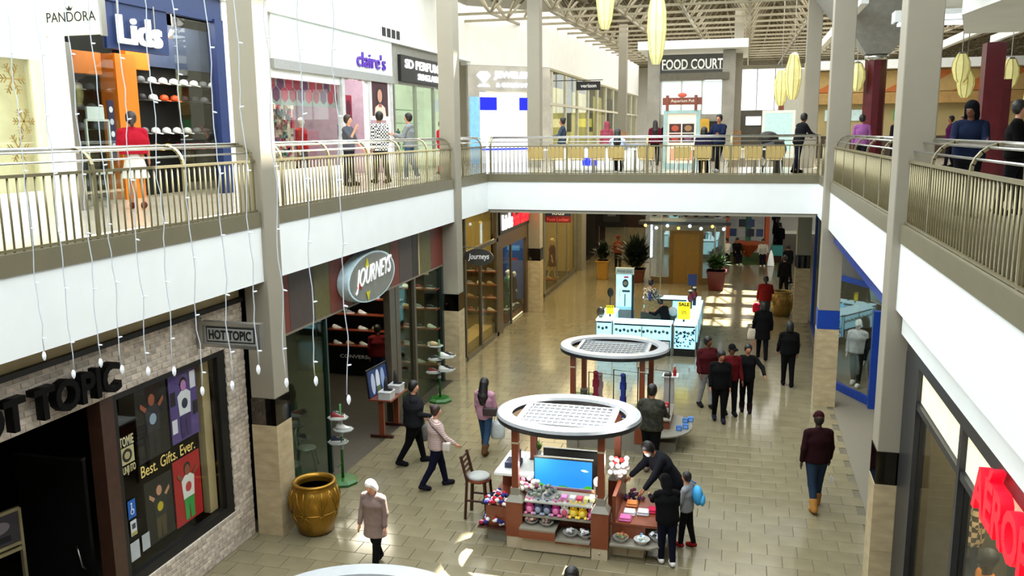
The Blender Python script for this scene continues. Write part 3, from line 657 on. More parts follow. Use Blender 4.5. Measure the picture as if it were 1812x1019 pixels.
shoe_stand((-7.45, 14.75, 0), [(0.83, -.07, 0), (1.10, 0.05, 0), (1.33, -.05, 0)], 'green octagonal shoe stand in front of the left shop glass', [('navy', 0, 0, 0, 0.3), ('white', 1, 0, 0, 0.1), ('red', 2, 0.02, -.05, 0.2), ('black', 2, -.04, .07, 0.5)],
           ['dark blue and white sneaker on the lowest shelf of the near green stand', 'white sneaker on the middle shelf of the near green stand', 'red sneaker on the top shelf of the near green stand', 'black sneaker behind the red one on the near green stand'])
shoe_stand((-7.35, 20.2, 0), [(0.75, -.16, 0), (0.82, 0.17, 0), (1.10, -.1, 0), (1.16, .18, .05), (1.45, -.1, 0)], 'green octagonal shoe stand in front of the right shop window',
           [('red', 0, 0, 0, .3), ('white', 1, -.05, 0, .2), ('black', 1, .08, .06, .2), ('black', 2, 0, 0, .5), ('white', 3, -.06, 0, .1), ('black', 3, .07, .08, .2), ('tan', 4, 0, 0, .4)],
           ['red shoe on the lowest left shelf of the far green stand', 'white shoe on the low right shelf of the far green stand', 'black shoe beside the low white one on the far green stand', 'black shoe on the middle left shelf of the far green stand', 'white shoe on the middle right shelf of the far green stand', 'black shoe at the right end of the far green stand', 'tan boot on the top shelf of the far green stand'])
# table with picture board, boxes and boots at the doorway
t = thing('display_table', 'dark red wooden display table at the shoe shop entrance', 'table', (-7.72, 17.75, 0))
mk('top', MB().box(-8.0, -7.45, 17.25, 18.25, 0.86, 0.90), wood_red, t, bevel=0.01)
for y_ in (17.3, 18.15): mk('leg', MB().box(-7.78, -7.66, y_, y_ + .06, 0.06, 0.86), wood_red, t); mk('foot', MB().box(-8.0, -7.45, y_ - .01, y_ + .07, 0, 0.06), wood_dark, t)
panel('picture_board', 'tilted blue and white picture board on the display table', 'poster', (-7.98, 17.3, 0.905), (0.08, 1, 0), (-0.1, 0, 1), 0.9, 0.62, (40, 60, 110), [('e', .25, .45, .1, .4, (190, 200, 220)), ('e', .5, .5, .1, .42, (220, 224, 230)), ('e', .75, .5, .1, .4, (150, 170, 210)), ('r', .4, .6, .1, .3, (90, 110, 60))], frame=black)
for k, (y_, lb) in enumerate(((17.42, 'white box with a black boot, nearer one on the display table'), (17.98, 'white box with a black boot, farther one on the display table'))):
    t = thing('display_box', lb, 'box', (-7.6, y_, 0.9), 'boxes on the display table')
    mk('box', MB().box(-7.76, -7.48, y_ - .15, y_ + .15, 0.902, 1.06), flat((190, 190, 188)), t)
    mk('lid', MB().box(-7.77, -7.47, y_ - .16, y_ + .16, 1.06, 1.085), flat((200, 200, 198)), t)
    b_ = thing('black_boot', 'tall black boot on the %s white box' % ('nearer', 'farther')[k], 'boot', (-7.62, y_, 1.085), 'black boots on boxes')
    mk('shaft', MB().tube([(-7.64, y_, 1.10), (-7.64, y_, 1.25), (-7.63, y_, 1.40)], [.055, .045, .03], 8), b_shoe, b_, smooth=True); mk('toe', MB().ell((-7.56, y_, 1.12), (.10, .045, .035), 10, 6), b_shoe, b_, smooth=True)
# gold urn 
t = thing('gold_urn', 'large antique gold urn planter at the foot of the near left column', 'urn', (-6.98, 12.72, 0))
UC = (-6.98, 12.72, 0)
def urn(t, UC, s=1.0, ma=gold):
    ub = mk('body', MB().lathe([(r * s, z * s) for r, z in ((.26, 0), (.30, .03), (.37, .25), (.42, .50), (.43, .66), (.39, .80), (.34, .86), (.36, .885), (.38, .90), (.36, .925), (.31, .92), (.30, .85), (.33, .70), (.30, .45), (0, .44))], UC, n=32), ma, t, smooth=True)
    mk('soil', MB().lathe([(0, .78 * s), (.33 * s, .78 * s)], UC, n=24), mat('dark_soil', (20, 18, 14), 0.9), t)
    rp = lambda z: .26 + (.43 - .26) * math.sin(min(1, z / .66) * math.pi / 2) if z < .66 else .43 - (z - .66) * .36
    for k in range(8):
        a0 = 2 * math.pi * k / 8; 
        for (za, zb, aa, ab) in ((.06, .82, a0, a0), (.42, .82, a0, a0 + math.pi / 8), (.82, .42, a0 + math.pi / 8, a0 + math.pi / 4), (.06, .42, a0, a0 + math.pi / 4), (.42, .06, a0, a0 + math.pi / 4), (.42, .42, a0, a0 + math.pi / 4)):
            pts = []
            for j in range(6):
                z = za + (zb - za) * j / 5; aj = aa + (ab - aa) * j / 5; r_ = (rp(z) + .004) * s; pts.append((UC[0] + r_ * math.cos(aj), UC[1] + r_ * math.sin(aj), z * s))
            mk('rib', MB().tube(pts, .014 * s, 5), ma, ub, smooth=True)
urn(t, UC)
# ================================================================== glazed shops beyond (left, third bay)
warm_wall = mat('warm_cream_shop', (168, 150, 92), 0.6, var=0.06)
room(3, -11.2, -8.1, 22.6, 27.6, 0, 4.40, warm_wall)
gs = thing('glazed_storefront', 'tall glazed shop front with warm light between two columns', 'storefront', (XJ, 25.0, 0))
al = mat('bronze_aluminium', (104, 98, 84), 0.35, metal=0.6)
for a, b in ((24.02, 24.12), (27.40, 27.62)): mk('mullion', MB().box(XJ - .1, XJ, a, b, 0, 4.40), al, gs)
for a, b in ((22.6, 22.70), (25.6, 25.66)): mk('mullion', MB().box(XJ - .1, XJ, a, b, 0, 3.25), al, gs)
mk('transom', MB().box(XJ - .1, XJ, 22.6, 27.6, 3.22, 3.34), al, gs); mk('sill', MB().box(XJ - .12, XJ, 22.6, 27.6, 0.0, 0.14), al, gs)
for a, b, c, d in ((22.7, 24.02, .14, 3.22), (24.12, 25.6, .14, 3.22), (25.66, 27.4, .14, 3.22), (22.7, 24.02, 3.34, 4.4), (24.12, 27.4, 3.34, 4.4)): mk('glass_pane', MB().box(XJ - .06, XJ - .05, a, b, c, d), glass('warm_glass', (246, 242, 224), 0.06), gs)
add_light('glazed_shop_lamp', 'AREA', (-9.4, 25.2, 4.3), 110, (1, 0.85, 0.55), size=2.0, sizey=3.5)
mk('display_plinth', MB().box(-8.6, -8.0, 24.1, 27.3, 0, 0.42), tan_wall, gs)
shoe_wall('shoe_shelf', 'wall shelves of bright running shoes in the glazed shop', 27.5, [-8.75, -8.4, -8.05], [0.9, 1.35, 1.8, 2.25], ['red', 'grey', 'white', 'tan', 'black'], 'shoes in the glazed shop', '%s shoe, %s along, %s row behind the warm glazed front', lit=mat('dark_slat_wall', (70, 58, 36), 0.6))
t = thing('oval_blade_sign', 'small dark oval blade sign with white script in front of the glazed shop', 'sign', (-7.4, 24.0, 3.2))
n = 32; mk('disc', MB().prism([(-7.42 + .44 * math.cos(2 * math.pi * k / n), 23.97, 3.21 + .25 * math.sin(2 * math.pi * k / n)) for k in range(n)], (0, 0, 0), (0, .06, 0)), mat('dark_sign_grey', (58, 58, 56), 0.4), t)
put_text(t, 'Journeys', (-7.74, 23.965, 3.09), (1, 0, 0.03), PZ, .64, .22, flat((230, 230, 228), emit=0.3), depth=0.004, shear=0.2)
mk('arm', MB().tube([(-7.9, 24.0, 3.5), (-7.42, 24.0, 3.5), (-7.42, 24.0, 3.44)], .015, 6), steel, t)
# black-sign shop
room(4, -11.6, -8.1, 27.7, 31.7, 0, 4.40, brown_wall)
ks = thing('sports_storefront', 'brown shop front under the black sign with lit letters', 'storefront', (XJ, 29.7, 0))
bt = mat('brown_tile_front', (84, 66, 46), 0.3, var=0.1)
for a, b, c, d in ((27.62, 28.15, 0, 3.4), (31.48, 31.7, 0, 3.4), (28.15, 31.48, 2.92, 3.4)): mk('surround', MB().box(XJ - .12, XJ, a, b, c, d), bt, ks)
mk('door_glass', MB().box(XJ - .07, XJ - .06, 28.15, 31.48, 0, 2.92), clear, ks); mk('door_stile', MB().box(XJ - .1, XJ - .03, 29.36, 29.46, 0, 2.92), al, ks)
t = thing('lit_sign', 'black box sign with lit white and red letters under the bridge corner', 'sign', (XJ, 29.7, 3.8))
mk('box', MB().box(XJ - .1, XJ + .06, 27.66, 31.7, 3.42, 4.36), black, t)
put_text(t, 'kids', (XJ + .065, 27.85, 3.55), PX, PZ, 1.35, .52, mat('lit_white', (255, 255, 255), emit=3.0, var=0.0), depth=0.03, bold=0.03, each=True)
put_text(t, 'Foot Locker', (XJ + .065, 29.3, 3.55), PX, PZ, 2.3, .52, mat('lit_red', (255, 20, 34), emit=2.4, var=0.0), depth=0.03, bold=0.03, each=True)
panel('blue_banner', 'tall blue wall banner inside the shop with lit letters', 'banner', (-8.8, 31.6, 0.5), (1, 0, 0), PZ, .82, 2.4, (24, 62, 112), [('r', .2, .8, .78, .86, (70, 130, 180)), ('r', .25, .7, .62, .66, (140, 50, 50))])
t = thing('display_plinth', 'wooden plinth with lit edge carrying the mannequins', 'plinth', (-8.4, 30.4, 0)); mk('top', MB().box(-8.75, -7.99, 29.55, 31.4, .3, .36), black, t); mk('front', MB().box(-8.73, -8.01, 29.57, 31.38, 0, .3), wood_red, t)
mk('lit_edge', MB().box(-8.01, -7.99, 29.55, 31.4, .02, .07), cream_light, t)
add_light('sports_shop_lamp', 'AREA', (-8.5, 30.2, 4.2), 120, (1, 0.95, 0.85), size=1.2, sizey=1.8)
# farther glazed corner shop with the printed sign
room(5, -11.2, -8.0, 33.2, 41.6, 0, 4.40, mat('yellow_cream_shop', (176, 160, 112), 0.6, var=0.05))
g2 = thing('glazed_storefront', 'farther glazed shop front with a mannequin behind it', 'storefront', (XJ, 38, 0))
for a, b in ((32.9, 33.5), (34.5, 34.75), (41.4, 41.75)): mk('mullion', MB().box(XJ - .1, XJ, a, b, 0, 4.4), al if a < 34 else steel, g2)
for a in (37.2, 39.4): mk('mullion', MB().box(XJ - .06, XJ, a, a + .04, 0.14, 4.4), steel, g2)
mk('sill', MB().box(XJ - .12, XJ + .02, 34.5, 41.7, 0, .16), al, g2); 
for a, b in ((33.5, 34.5), (34.75, 37.2), (37.24, 39.4), (39.44, 41.4)): mk('glass_pane', MB().box(XJ - .06, XJ - .05, a, b, .16, 4.4), glass('warm_glass', (246, 242, 224), 0.06), g2)
add_light('corner_shop_lamp', 'AREA', (-9.4, 37.5, 4.3), 150, (1, 0.88, 0.6), size=2.0, sizey=5)
t = thing('hanging_sign', 'navy and red blade sign with printed words by the farther shop glass', 'sign', (-7.3, 34.6, 3.4))
mk('upper_panel', MB().box(-7.82, -6.74, 34.58, 34.64, 3.42, 3.72), flat((22, 34, 58)), t); mk('lower_panel', MB().box(-7.82, -6.74, 34.58, 34.64, 3.15, 3.42), flat((120, 24, 30)), t); mk('bracket', MB().box(-7.88, -7.80, 34.59, 34.63, 3.2, 3.8), steel, t)
put_text(t, 'kids', (-7.52, 34.575, 3.46), (1, 0, 0), PZ, .5, .2, flat((220, 226, 230)), depth=0.005, bold=0.02); put_text(t, 'Foot Locker', (-7.74, 34.575, 3.21), (1, 0, 0), PZ, .92, .14, flat((235, 90, 90)), depth=0.005, bold=0.02)
# dark shop with purple glow, end wall and its display
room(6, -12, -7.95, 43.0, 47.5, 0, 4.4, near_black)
t = thing('neon_sign', 'purple glowing vertical sign in the dark far doorway', 'sign', (-8.0, 44.2, 1.9)); mk('tube', MB().ell((-8.0, 44.6, 2.7), (.03, .12, .75), 10, 8), mat('purple_glow', (120, 40, 200), emit=2.2, var=0), t, smooth=True); mk('backing', MB().box(-8.09, -8.05, 44.2, 45.0, 1.6, 3.6), black, t)
struct('wall_far_left', MB().box(-12, -5.6, 52, 52.2, 0, 4.5), brown_wall); struct('wall_far_left_pier', MB().box(-7.9, -7.6, 41.8, 43.0, 0, 4.44), mat('grey_pier', (120, 114, 96), 0.5)); struct('trim_10', MB().box(-8.0, -5.6, 51.9, 52, 0, 1.1), mat('cream_tile_dado', (170, 160, 130), 0.4))
t = thing('advert_display', 'dark advertising display with round pink logo at the end of the concourse', 'display', (-7.3, 50.5, 0))
mk('board', MB().box(-8.2, -6.6, 50.4, 50.5, 1.3, 4.1), near_black, t)
for x in (-8.15, -6.65): mk('leg', MB().box(x, x + .05, 50.4, 50.46, 0, 1.3), steel, t)
shapes_on(t, (-8.2, 50.4, 1.3), (1, 0, 0), PZ, 1.6, 2.8, [('e', .5, .80, .38, .2, (120, 14, 50)), ('p', [(.36, .74), (.64, .74), (.64, .84), (.5, .91), (.36, .84)], (200, 170, 150)), ('r', .3, .75, .48, .6, (120, 116, 96)), ('r', .2, .8, .1, .42, (44, 46, 44)), ('r', .35, .65, .22, .3, (120, 124, 118))])
add_light('concourse_downlights', 'AREA', (-5.2, 36, 4.37), 900, (1, 0.80, 0.44), size=4.2, sizey=19)
# ================================================================== blue framed shop (right, beyond the blue banded column)
room(7, 2.55, 7.0, 13.2, 31.5, 0, 4.40, mat('pale_shop_wall', (150, 146, 130), 0.6, var=0.05), back='x1')
bf = thing('blue_storefront', 'blue framed shop entrance with angled glass and grey carpet', 'storefront', (3.0, 22.5, 0))
A, B = Vector((2.52, 23.75, 0)), Vector((3.34, 22.15, 0))
Z_ = Vector((0, 0, 1))
mk('bottom_rail', MB().bar(A + Z_ * .10, B + Z_ * .10, .09, .20), blue_p, bf)
mk('top_rail', MB().bar(A + Z_ * 3.0, B + Z_ * 3.0, .09, .14), blue_p, bf)
mk('glass_pane', MB().prism([A + Z_ * .2, B + Z_ * .2, B + Z_ * 2.95, A + Z_ * 2.95], (0, 0, 0), (.01, .005, 0)), clear, bf)
mk('post', MB().box(3.18, 3.40, 22.02, 22.22, 0, 2.45), blue_p, bf); mk('post', MB().box(3.43, 3.62, 22.0, 22.2, 0, 2.45), blue_p, bf)
mk('lintel', MB().box(2.16, 2.34, 12.7, 22.0, 4.12, 4.44), blue_p, bf)
mk('side_post', MB().box(2.45, 2.58, 24.0, 24.12, 0, 4.4), blue_p, bf)
mk('glass_pane', MB().box(2.50, 2.51, 24.12, 31.4, .14, 4.4), clear, bf); mk('sill', MB().box(2.46, 2.56, 24.12, 31.4, 0, .14), blue_p, bf)
for y_ in (27.6, 31.3): mk('side_post', MB().box(2.46, 2.56, y_, y_ + .1, 0, 4.4), blue_p, bf)
mk('header', MB().prism([A + Z_ * 3.07, B + Z_ * 3.07, B + Z_ * 4.4, A + Z_ * 4.4], (0, 0, 0), (.06, .03, 0)), mat('grey_header', (90, 90, 88), 0.5), bf)
add_light('blue_shop_lamp', 'AREA', (4.6, 22, 4.3), 130, (1, 0.96, 0.86), size=2, sizey=6)
for k, (z, y_, kd) in enumerate(((1.2, 24.6, 'white'), (1.2, 25.3, 'grey'), (1.7, 24.6, 'white'), (1.7, 25.3, 'black'), (2.2, 24.6, 'grey'), (2.2, 25.3, 'white'), (2.6, 25.0, 'tan'))):
    if k == 0:
        t = thing('shoe_shelf', 'white shoe shelves behind the blue framed glass', 'shelf', (3.9, 25, 0)); mk('back_panel', MB().box(4.05, 4.09, 24.1, 25.8, 0, 3), mat('shelf_brown', (96, 84, 58), 0.6), t)
        for zz in (1.2, 1.7, 2.2, 2.6): mk('shelf_board', MB().box(3.7, 4.05, 24.1, 25.8, zz - .03, zz), flat((200, 196, 184)), t)
    shoe(kd, (3.86, y_, z), 2.8, '%s sneaker, %s one on the shelves behind the blue framed glass' % (kd, ORD[k]), 'sneakers behind the blue framed glass')
t = thing('wall_mirror', 'tilted silver mirror hanging inside the blue framed shop', 'mirror', (3.4, 22.9, 3.0)); mk('plate', MB().prism([(3.25, 23.2, 2.5), (3.55, 22.7, 2.45), (3.5, 22.8, 3.4), (3.1, 23.4, 3.5)], (0, 0, 0), (.02, .01, 0)), chrome, t); mk('edge', MB().tube([(3.25, 23.2, 2.5), (3.55, 22.7, 2.45)], .02, 6), steel, t)
# ================================================================== red lettered shop (near right)
room(8, 2.4, 7.0, 3.0, 11.8, 0, 4.40, mat('dim_wood_shop', (92, 84, 66), 0.6, var=0.1), back='x1')
XA = 2.17
rs = thing('dark_frame_storefront', 'dark framed shop front with backlit blind panels', 'storefront', (XA, 8, 0))
dk = mat('charcoal_frame', (34, 36, 40), 0.4, var=0.08)
struct('trim_11', MB().box(2.10, 2.4, 3.0, 12.1, 4.13, 4.44), white_paint)
mk('header', MB().box(XA, XA + .16, 3, 12.0, 3.90, 4.13), dk, rs)
mk('transom', MB().box(XA + .02, XA + .14, 3, 11.8, 3.36, 3.44), dk, rs)
for a, b in ((11.25, 12.1), (9.00, 9.10), (6.2, 6.3)): mk('mullion', MB().box(XA + .01, XA + .15, a, b, 0, 3.9), dk, rs)
for k in range(4): mk('blind', MB().box(XA + .06, XA + .08, 9.14 + k * .525, 9.14 + k * .525 + .505, 3.46, 3.89), mat('backlit_blind', (240, 232, 196), 0.6, emit=0.55, var=0.05), rs)
mk('blind', MB().box(XA + .06, XA + .08, 6.34, 8.96, 3.46, 3.89), mat('backlit_blind', (240, 232, 196), 0.6, emit=0.55, var=0.05), rs)
for a, b in ((9.1, 11.25), (6.3, 9.0), (3.1, 6.2)): mk('glass_pane', MB().box(XA + .07, XA + .08, a, b, .1, 3.36), glass('grey_shop_glass', (242, 242, 236), 0.06), rs)
mk('sill', MB().box(XA, XA + .16, 3, 11.8, 0, .1), dk, rs)
add_light('red_shop_lamp', 'AREA', (3.3, 9.2, 4.2), 220, (1, 0.9, 0.7), size=1.5, sizey=5)
t = thing('red_letter_sign', 'glowing red capital letters on the near right shop front', 'sign', (XA - .1, 6.5, 3.7))
red_l = mat('glowing_red_letter', (255, 10, 36), 0.4, emit=1.1, var=0.02)
put_text(t, 'AÉROPOSTALE', (XA - .02, 7.98, 3.52), (0, -1, 0), PZ, 3.3, .52, red_l, depth=0.10, bold=0.03, each=True)
mk('mounting_rail', MB().box(XA - .02, XA, 4.6, 7.98, 3.62, 3.68), dk, t)
# ================================================================== upper left shops
XU = -11.4
# jewellery shop with snowflake window
pw = thing('cream_storefront', 'cream shop front with gold snowflakes on its window', 'storefront', (XU, 11, ZU))
cream = mat('cream_paint', (232, 224, 190), 0.5, var=0.03); 
mk('pier', MB().box(XU - .3, XU + .05, 12.3, 12.85, ZU, 9.78), white_paint, pw); mk('header', MB().box(XU - .3, XU, 5, 12.3, 8.05, 9.78), white_paint, pw)
mk('frame', MB().box(XU - .12, XU, 12.08, 12.3, ZU, 8.05), cream, pw); mk('sill', MB().box(XU - .12, XU, 5, 12.08, ZU, 5.9), white_paint, pw)
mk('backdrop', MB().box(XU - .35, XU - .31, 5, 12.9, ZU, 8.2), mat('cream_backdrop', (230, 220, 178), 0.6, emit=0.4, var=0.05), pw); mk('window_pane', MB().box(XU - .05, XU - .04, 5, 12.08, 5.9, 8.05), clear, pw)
mk('edge_strip', MB().box(XU, XU + .06, 12.85, 12.97, ZU, 8.4), steel, pw)
def snowflake(y_, z, r, lb):
    t = thing('snowflake_decal', lb, 'decal', (XU - .03, y_, z), 'gold snowflakes on the window')
    gm = mat('gold_snowflake', (150, 128, 70), 0.5)
    for k in range(6):
        a = k * math.pi / 3; d = Vector((0, math.cos(a), math.sin(a))); q = Vector((0, -math.sin(a), math.cos(a))); c = Vector((XU - .03, y_, z)); mb = MB()
        mb.bar(c, c + d * r, .006, .03 * r / .3, up=q)
        for f in (.45, .7):
            for s_ in (-1, 1): mb.bar(c + d * r * f, c + d * r * (f + .22) + q * s_ * r * .25, .006, .022 * r / .3, up=(1, 0, 0))
        mk('arm', mb, gm, t)
for y_, z, r, lb in ((11.72, 8.0 - .28, .26, 'gold snowflake decal high at the right edge of the cream window'), (11.86, 7.05, .22, 'gold snowflake decal in the middle of the cream window'), (11.70, 6.62, .24, 'lowest gold snowflake decal on the cream window')): snowflake(y_, z, r, lb)
t = thing('blade_sign', 'cream blade sign with black serif capitals by the snowflake window', 'sign', (-10.8, 12.45, 8.45))
mk('board', MB().box(-11.36, -10.24, 12.42, 12.5, 8.45, 9.02), mat('cream_sign', (250, 250, 226), 0.5, emit=0.25, var=0.02), t); mk('edge', MB().box(-10.24, -10.20, 12.40, 12.52, 8.42, 9.05), steel, t)
put_text(t, 'PANDORA', (-11.28, 12.415, 8.66), (1, 0, 0), PZ, .96, .16, black, depth=0.005); mk('crown', MB().prism([(-10.86, 12.415, 8.84), (-10.78, 12.415, 8.84), (-10.75, 12.415, 8.90), (-10.79, 12.415, 8.87), (-10.82, 12.415, 8.92), (-10.85, 12.415, 8.87), (-10.89, 12.415, 8.90)], (0, 0, 0), (0, -.004, 0)), black, t)
mk('bracket', MB().box(-11.42, -11.30, 12.43, 12.49, 8.5, 8.98), steel, t)
# cap shop
navy = mat('navy_panel', (20, 44, 92), 0.45, var=0.06); orange = mat('orange_panel', (216, 120, 24), 0.5, var=0.05)
room(9, -14.5, XU - .12, 12.98, 19.6, ZU, 9.6, mat('charcoal_shop', (44, 44, 48), 0.6, var=0.1))
cs = thing('cap_storefront', 'navy and orange cap shop front on the upper gallery', 'storefront', (XU, 15, ZU))
mk('header', MB().box(XU - .1, XU + .04, 12.98, 17.62, 9.25, 9.78), navy, cs); mk('end_post', MB().box(XU - .1, XU + .08, 17.30, 17.62, ZU, 9.3), navy, cs)
mk('white_jamb', MB().box(XU - .1, XU + .06, 17.64, 17.86, ZU, 9.78), white_paint, cs); mk('side_wall', MB().box(XU - .1, XU, 17.86, 19.7, ZU, 9.78), tan_wall, cs)
mk('sign_panel', MB().box(-11.5, -11.40, 13.95, 15.75, 8.40, 9.3), navy, cs); mk('side_panel', MB().box(-12.72, -12.66, 16.7, 19.3, 8.3, 9.25), mat('slate_blue_panel', (58, 70, 96), 0.5), cs)
mk('orange_post', MB().box(-12.75, -12.35, 15.30, 15.92, ZU, 8.45), orange, cs); mk('orange_band', MB().box(-12.75, -12.6, 13.6, 15.2, 8.02, 8.45), orange, cs); mk('orange_band', MB().box(-12.74, -12.6, 15.95, 16.7, 8.2, 9.1), orange, cs)
mk('glass_pane', MB().box(XU - .03, XU - .02, 15.95, 17.3, ZU + .02, 9.2), clear, cs); mk('glass_pane', MB().box(XU - .03, XU - .02, 13.0, 14.1, ZU + .02, 9.2), clear, cs)
t = thing('white_letter_sign', 'big white rounded letters hung above the cap shop doorway', 'sign', (-11.2, 14.8, 8.6))
put_text(t, 'Lids', (-11.34, 14.16, 8.50), PX, PZ, 1.26, .52, mat('white_letter', (250, 250, 250), 0.4, emit=0.4, var=0.01), depth=0.06, bold=0.022, each=True)
for y_ in (14.25, 15.3): mk('hanger', MB().tube([(-11.36, y_, 8.5), (-11.36, y_, 9.3)], .012, 6), steel, t)
t = thing('cap_wall', 'black slat wall carrying rows of caps in the cap shop', 'shelf', (-12.7, 17.5, ZU)); mk('back_panel', MB().box(-12.86, -12.8, 16.0, 19.4, ZU, 8.3), near_black, t)
rows = [(7.95, ['grey', 'white', 'white', 'white', 'white', 'white', 'grey', 'white']), (7.58, ['black', 'white', 'orange', 'orange', 'black', 'black', 'grey', 'black']), (6.86, ['grey', 'white', 'white', 'white', 'white', 'grey', 'black', 'black']), (6.50, ['black', 'yellow', 'yellow', 'red', 'red', 'red', 'red', 'black'])]
for iz, (z, ks_) in enumerate(rows):
    mk('peg_rail', MB().box(-12.80, -12.62, 16.1, 19.3, z - .02, z - .005), steel, t)
    for k, kd in enumerate(ks_): cap(kd, (-12.66, 16.42 + k * .38, z), 0.0, '%s cap, %s from the left on the %s row of the cap wall' % (kd, ORD[k], ('top', 'second', 'third', 'lowest')[iz]), 'caps on the right-hand wall')
t = thing('cap_wall', 'dark shelf wall of grey caps left of the orange post', 'shelf', (-13.0, 14.3, ZU)); mk('back_panel', MB().box(-13.26, -13.2, 13.2, 15.7, ZU, 8.0), near_black, t)
for iz, z in enumerate((7.75, 7.35, 6.95)):
    mk('peg_rail', MB().box(-13.2, -13.0, 13.3, 15.6, z - .02, z - .005), steel, t)
    for k in range(5): cap(('grey', 'black', 'grey', 'white', 'grey')[(k + iz) % 5], (-13.04, 13.9 + k * .36, z), 0.0, '%s cap, %s from the left on the %s row left of the orange post' % (('grey', 'black', 'grey', 'white', 'grey')[(k + iz) % 5], ORD[k], ORD[iz]), 'caps on the left-hand wall')
panel('navy_banner', 'narrow navy banner with white team badges beside the orange post', 'banner', (-12.2, 14.78, 6.3), PX, PZ, .18, 1.2, (20, 32, 70), [('e', .5, .85, .3, .05, (220, 224, 230)), ('e', .5, .65, .3, .05, (200, 204, 214)), ('e', .5, .45, .3, .05, (220, 224, 230)), ('e', .5, .25, .3, .05, (190, 194, 204))])
t = thing('checkout_rack', 'white wire display rack inside the cap shop doorway', 'rack', (-12, 14.1, ZU))
for p, q in (((-11.9, 13.8, ZU), (-11.9, 13.8, 7.1)), ((-11.9, 14.4, ZU), (-11.9, 14.4, 7.1)), ((-11.9, 13.8, 7.1), (-11.9, 14.4, 7.1)), ((-11.9, 13.8, 6.6), (-11.9, 14.4, 6.6)), ((-11.9, 13.8, 6.1), (-11.9, 14.4, 6.1))): mk('bar', MB().bar(p, q, .04, .04), flat((200, 206, 200)), t)
mk('header_card', MB().box(-11.93, -11.89, 13.85, 14.3, 7.1, 7.35), flat((210, 220, 216)), t)
add_light('cap_shop_lamp', 'AREA', (-12.0, 16.6, 9.4), 180, (1, 0.97, 0.9), size=0.8, sizey=4)
for k, y_ in enumerate((16.2, 16.6)):
    t = thing('track_spotlight', 'small white track spotlight, %s one inside the cap shop window' % ('left', 'right')[k], 'spotlight', (-11.9, y_, 9.0)); mk('can', MB().tube([(-11.9, y_, 9.0), (-12.0, y_ + .03, 8.86)], .05, 10), flat((230, 230, 230)), t, smooth=True); mk('stem', MB().tube([(-11.9, y_, 9.0), (-11.9, y_, 9.55)], .012, 6), steel, t)
# accessory shop
room(10, -15, XU - .12, 19.7, 27.4, ZU, 9.6, mat('lilac_shop', (150, 128, 140), 0.6, var=0.1))
ac = thing('accessory_storefront', 'white fascia accessory shop front on the upper gallery', 'storefront', (XU, 23.5, ZU))
for k in range(6): mk('fascia_panel', MB().box(XU - .1, XU + .06, 19.72 + k * 1.27, 19.72 + k * 1.27 + 1.26, 8.66, 9.74), mat('white_fascia_panel', (226, 238, 240), 0.3, var=0.03), ac)
mk('grey_band', MB().box(XU - .1, XU + .09, 19.72, 27.34, 8.42, 8.66), mat('speckled_grey_band', (148, 150, 148), 0.6, var=0.12, scale=30), ac)
mk('valance', MB().box(XU - .1, XU - .02, 19.72, 23.6, 8.2, 8.42), white_paint, ac)
for a, b in ((23.55, 23.75), (25.35, 25.5), (27.1, 27.36)): mk('post', MB().box(XU - .12, XU + .04, a, b, ZU, 8.42), mat('post_silver', (188, 190, 190), 0.4), ac)
mk('window_pane', MB().box(XU - .05, XU - .04, 19.72, 23.55, ZU + .4, 8.2), clear, ac); mk('sill', MB().box(XU - .12, XU, 19.72, 23.55, ZU, ZU + .4), white_paint, ac)
t = thing('purple_letter_sign', 'purple lower case raised letters on the white fascia', 'sign', (XU + .06, 25.5, 8.8))
put_text(t, "claire's", (XU + .065, 24.55, 8.80), PX, PZ, 2.15, .46, mat('purple_letter', (84, 44, 160), 0.4, emit=0.15, var=0.03), depth=0.05, bold=0.006, each=True); mk('rail', MB().box(XU + .06, XU + .066, 24.5, 26.7, 8.86, 8.9), flat((210, 214, 220)), t)
t = thing('hexagon_banner', 'grey window banner printed with rows of pink hexagons', 'banner', (XU - .15, 21.6, 7.7))
mk('sheet', MB().box(XU - .16, XU - .15, 19.75, 23.5, 7.55, 8.2), flat((150, 156, 152)), t)
for r_, z in enumerate((8.12, 7.82)):
    for k in range(9):
        y_ = 19.95 + k * .43 + (r_ % 2) * .2; col = ((150, 24, 60), (96, 30, 84), (176, 30, 70))[(k + r_) % 3]
        mk('hexagon', MB().prism([(XU - .148, y_ + .2 * math.cos(a * math.pi / 3 + .52), z + .2 * math.sin(a * math.pi / 3 + .52)) for a in range(6)], (0, 0, 0), (.004, 0, 0)), flat(col), t)
mg = MB()
for k in range(150):
    y_ = random.uniform(19.9, 23.4); z = random.uniform(6.1, 7.5); s_ = random.uniform(.05, .13); mg.box(-12.96, -12.9, y_, y_ + s_, z, z + s_ * 1.3)
mm_ = MB()
t = thing('merchandise_wall', 'peg wall crowded with small accessories behind the accessory shop window', 'shelf', (-13, 21.6, ZU)); mk('peg_board', MB().box(-13.05, -12.97, 19.8, 23.5, ZU, 8.2), flat((176, 168, 150)), t)
for j, col in enumerate(((150, 40, 70), (70, 60, 80), (190, 170, 150), (120, 90, 70), (60, 100, 90))):
    mb = MB()
    for k in range(40):
        y_ = random.uniform(19.9, 23.4); z = random.uniform(6.1, 7.9); s_ = random.uniform(.05, .14); mb.box(-12.96, -12.9, y_, y_ + s_, z, z + s_ * 1.3)
    o = mk('merchandise', mb, flat(col), t); o['kind'] = 'stuff'
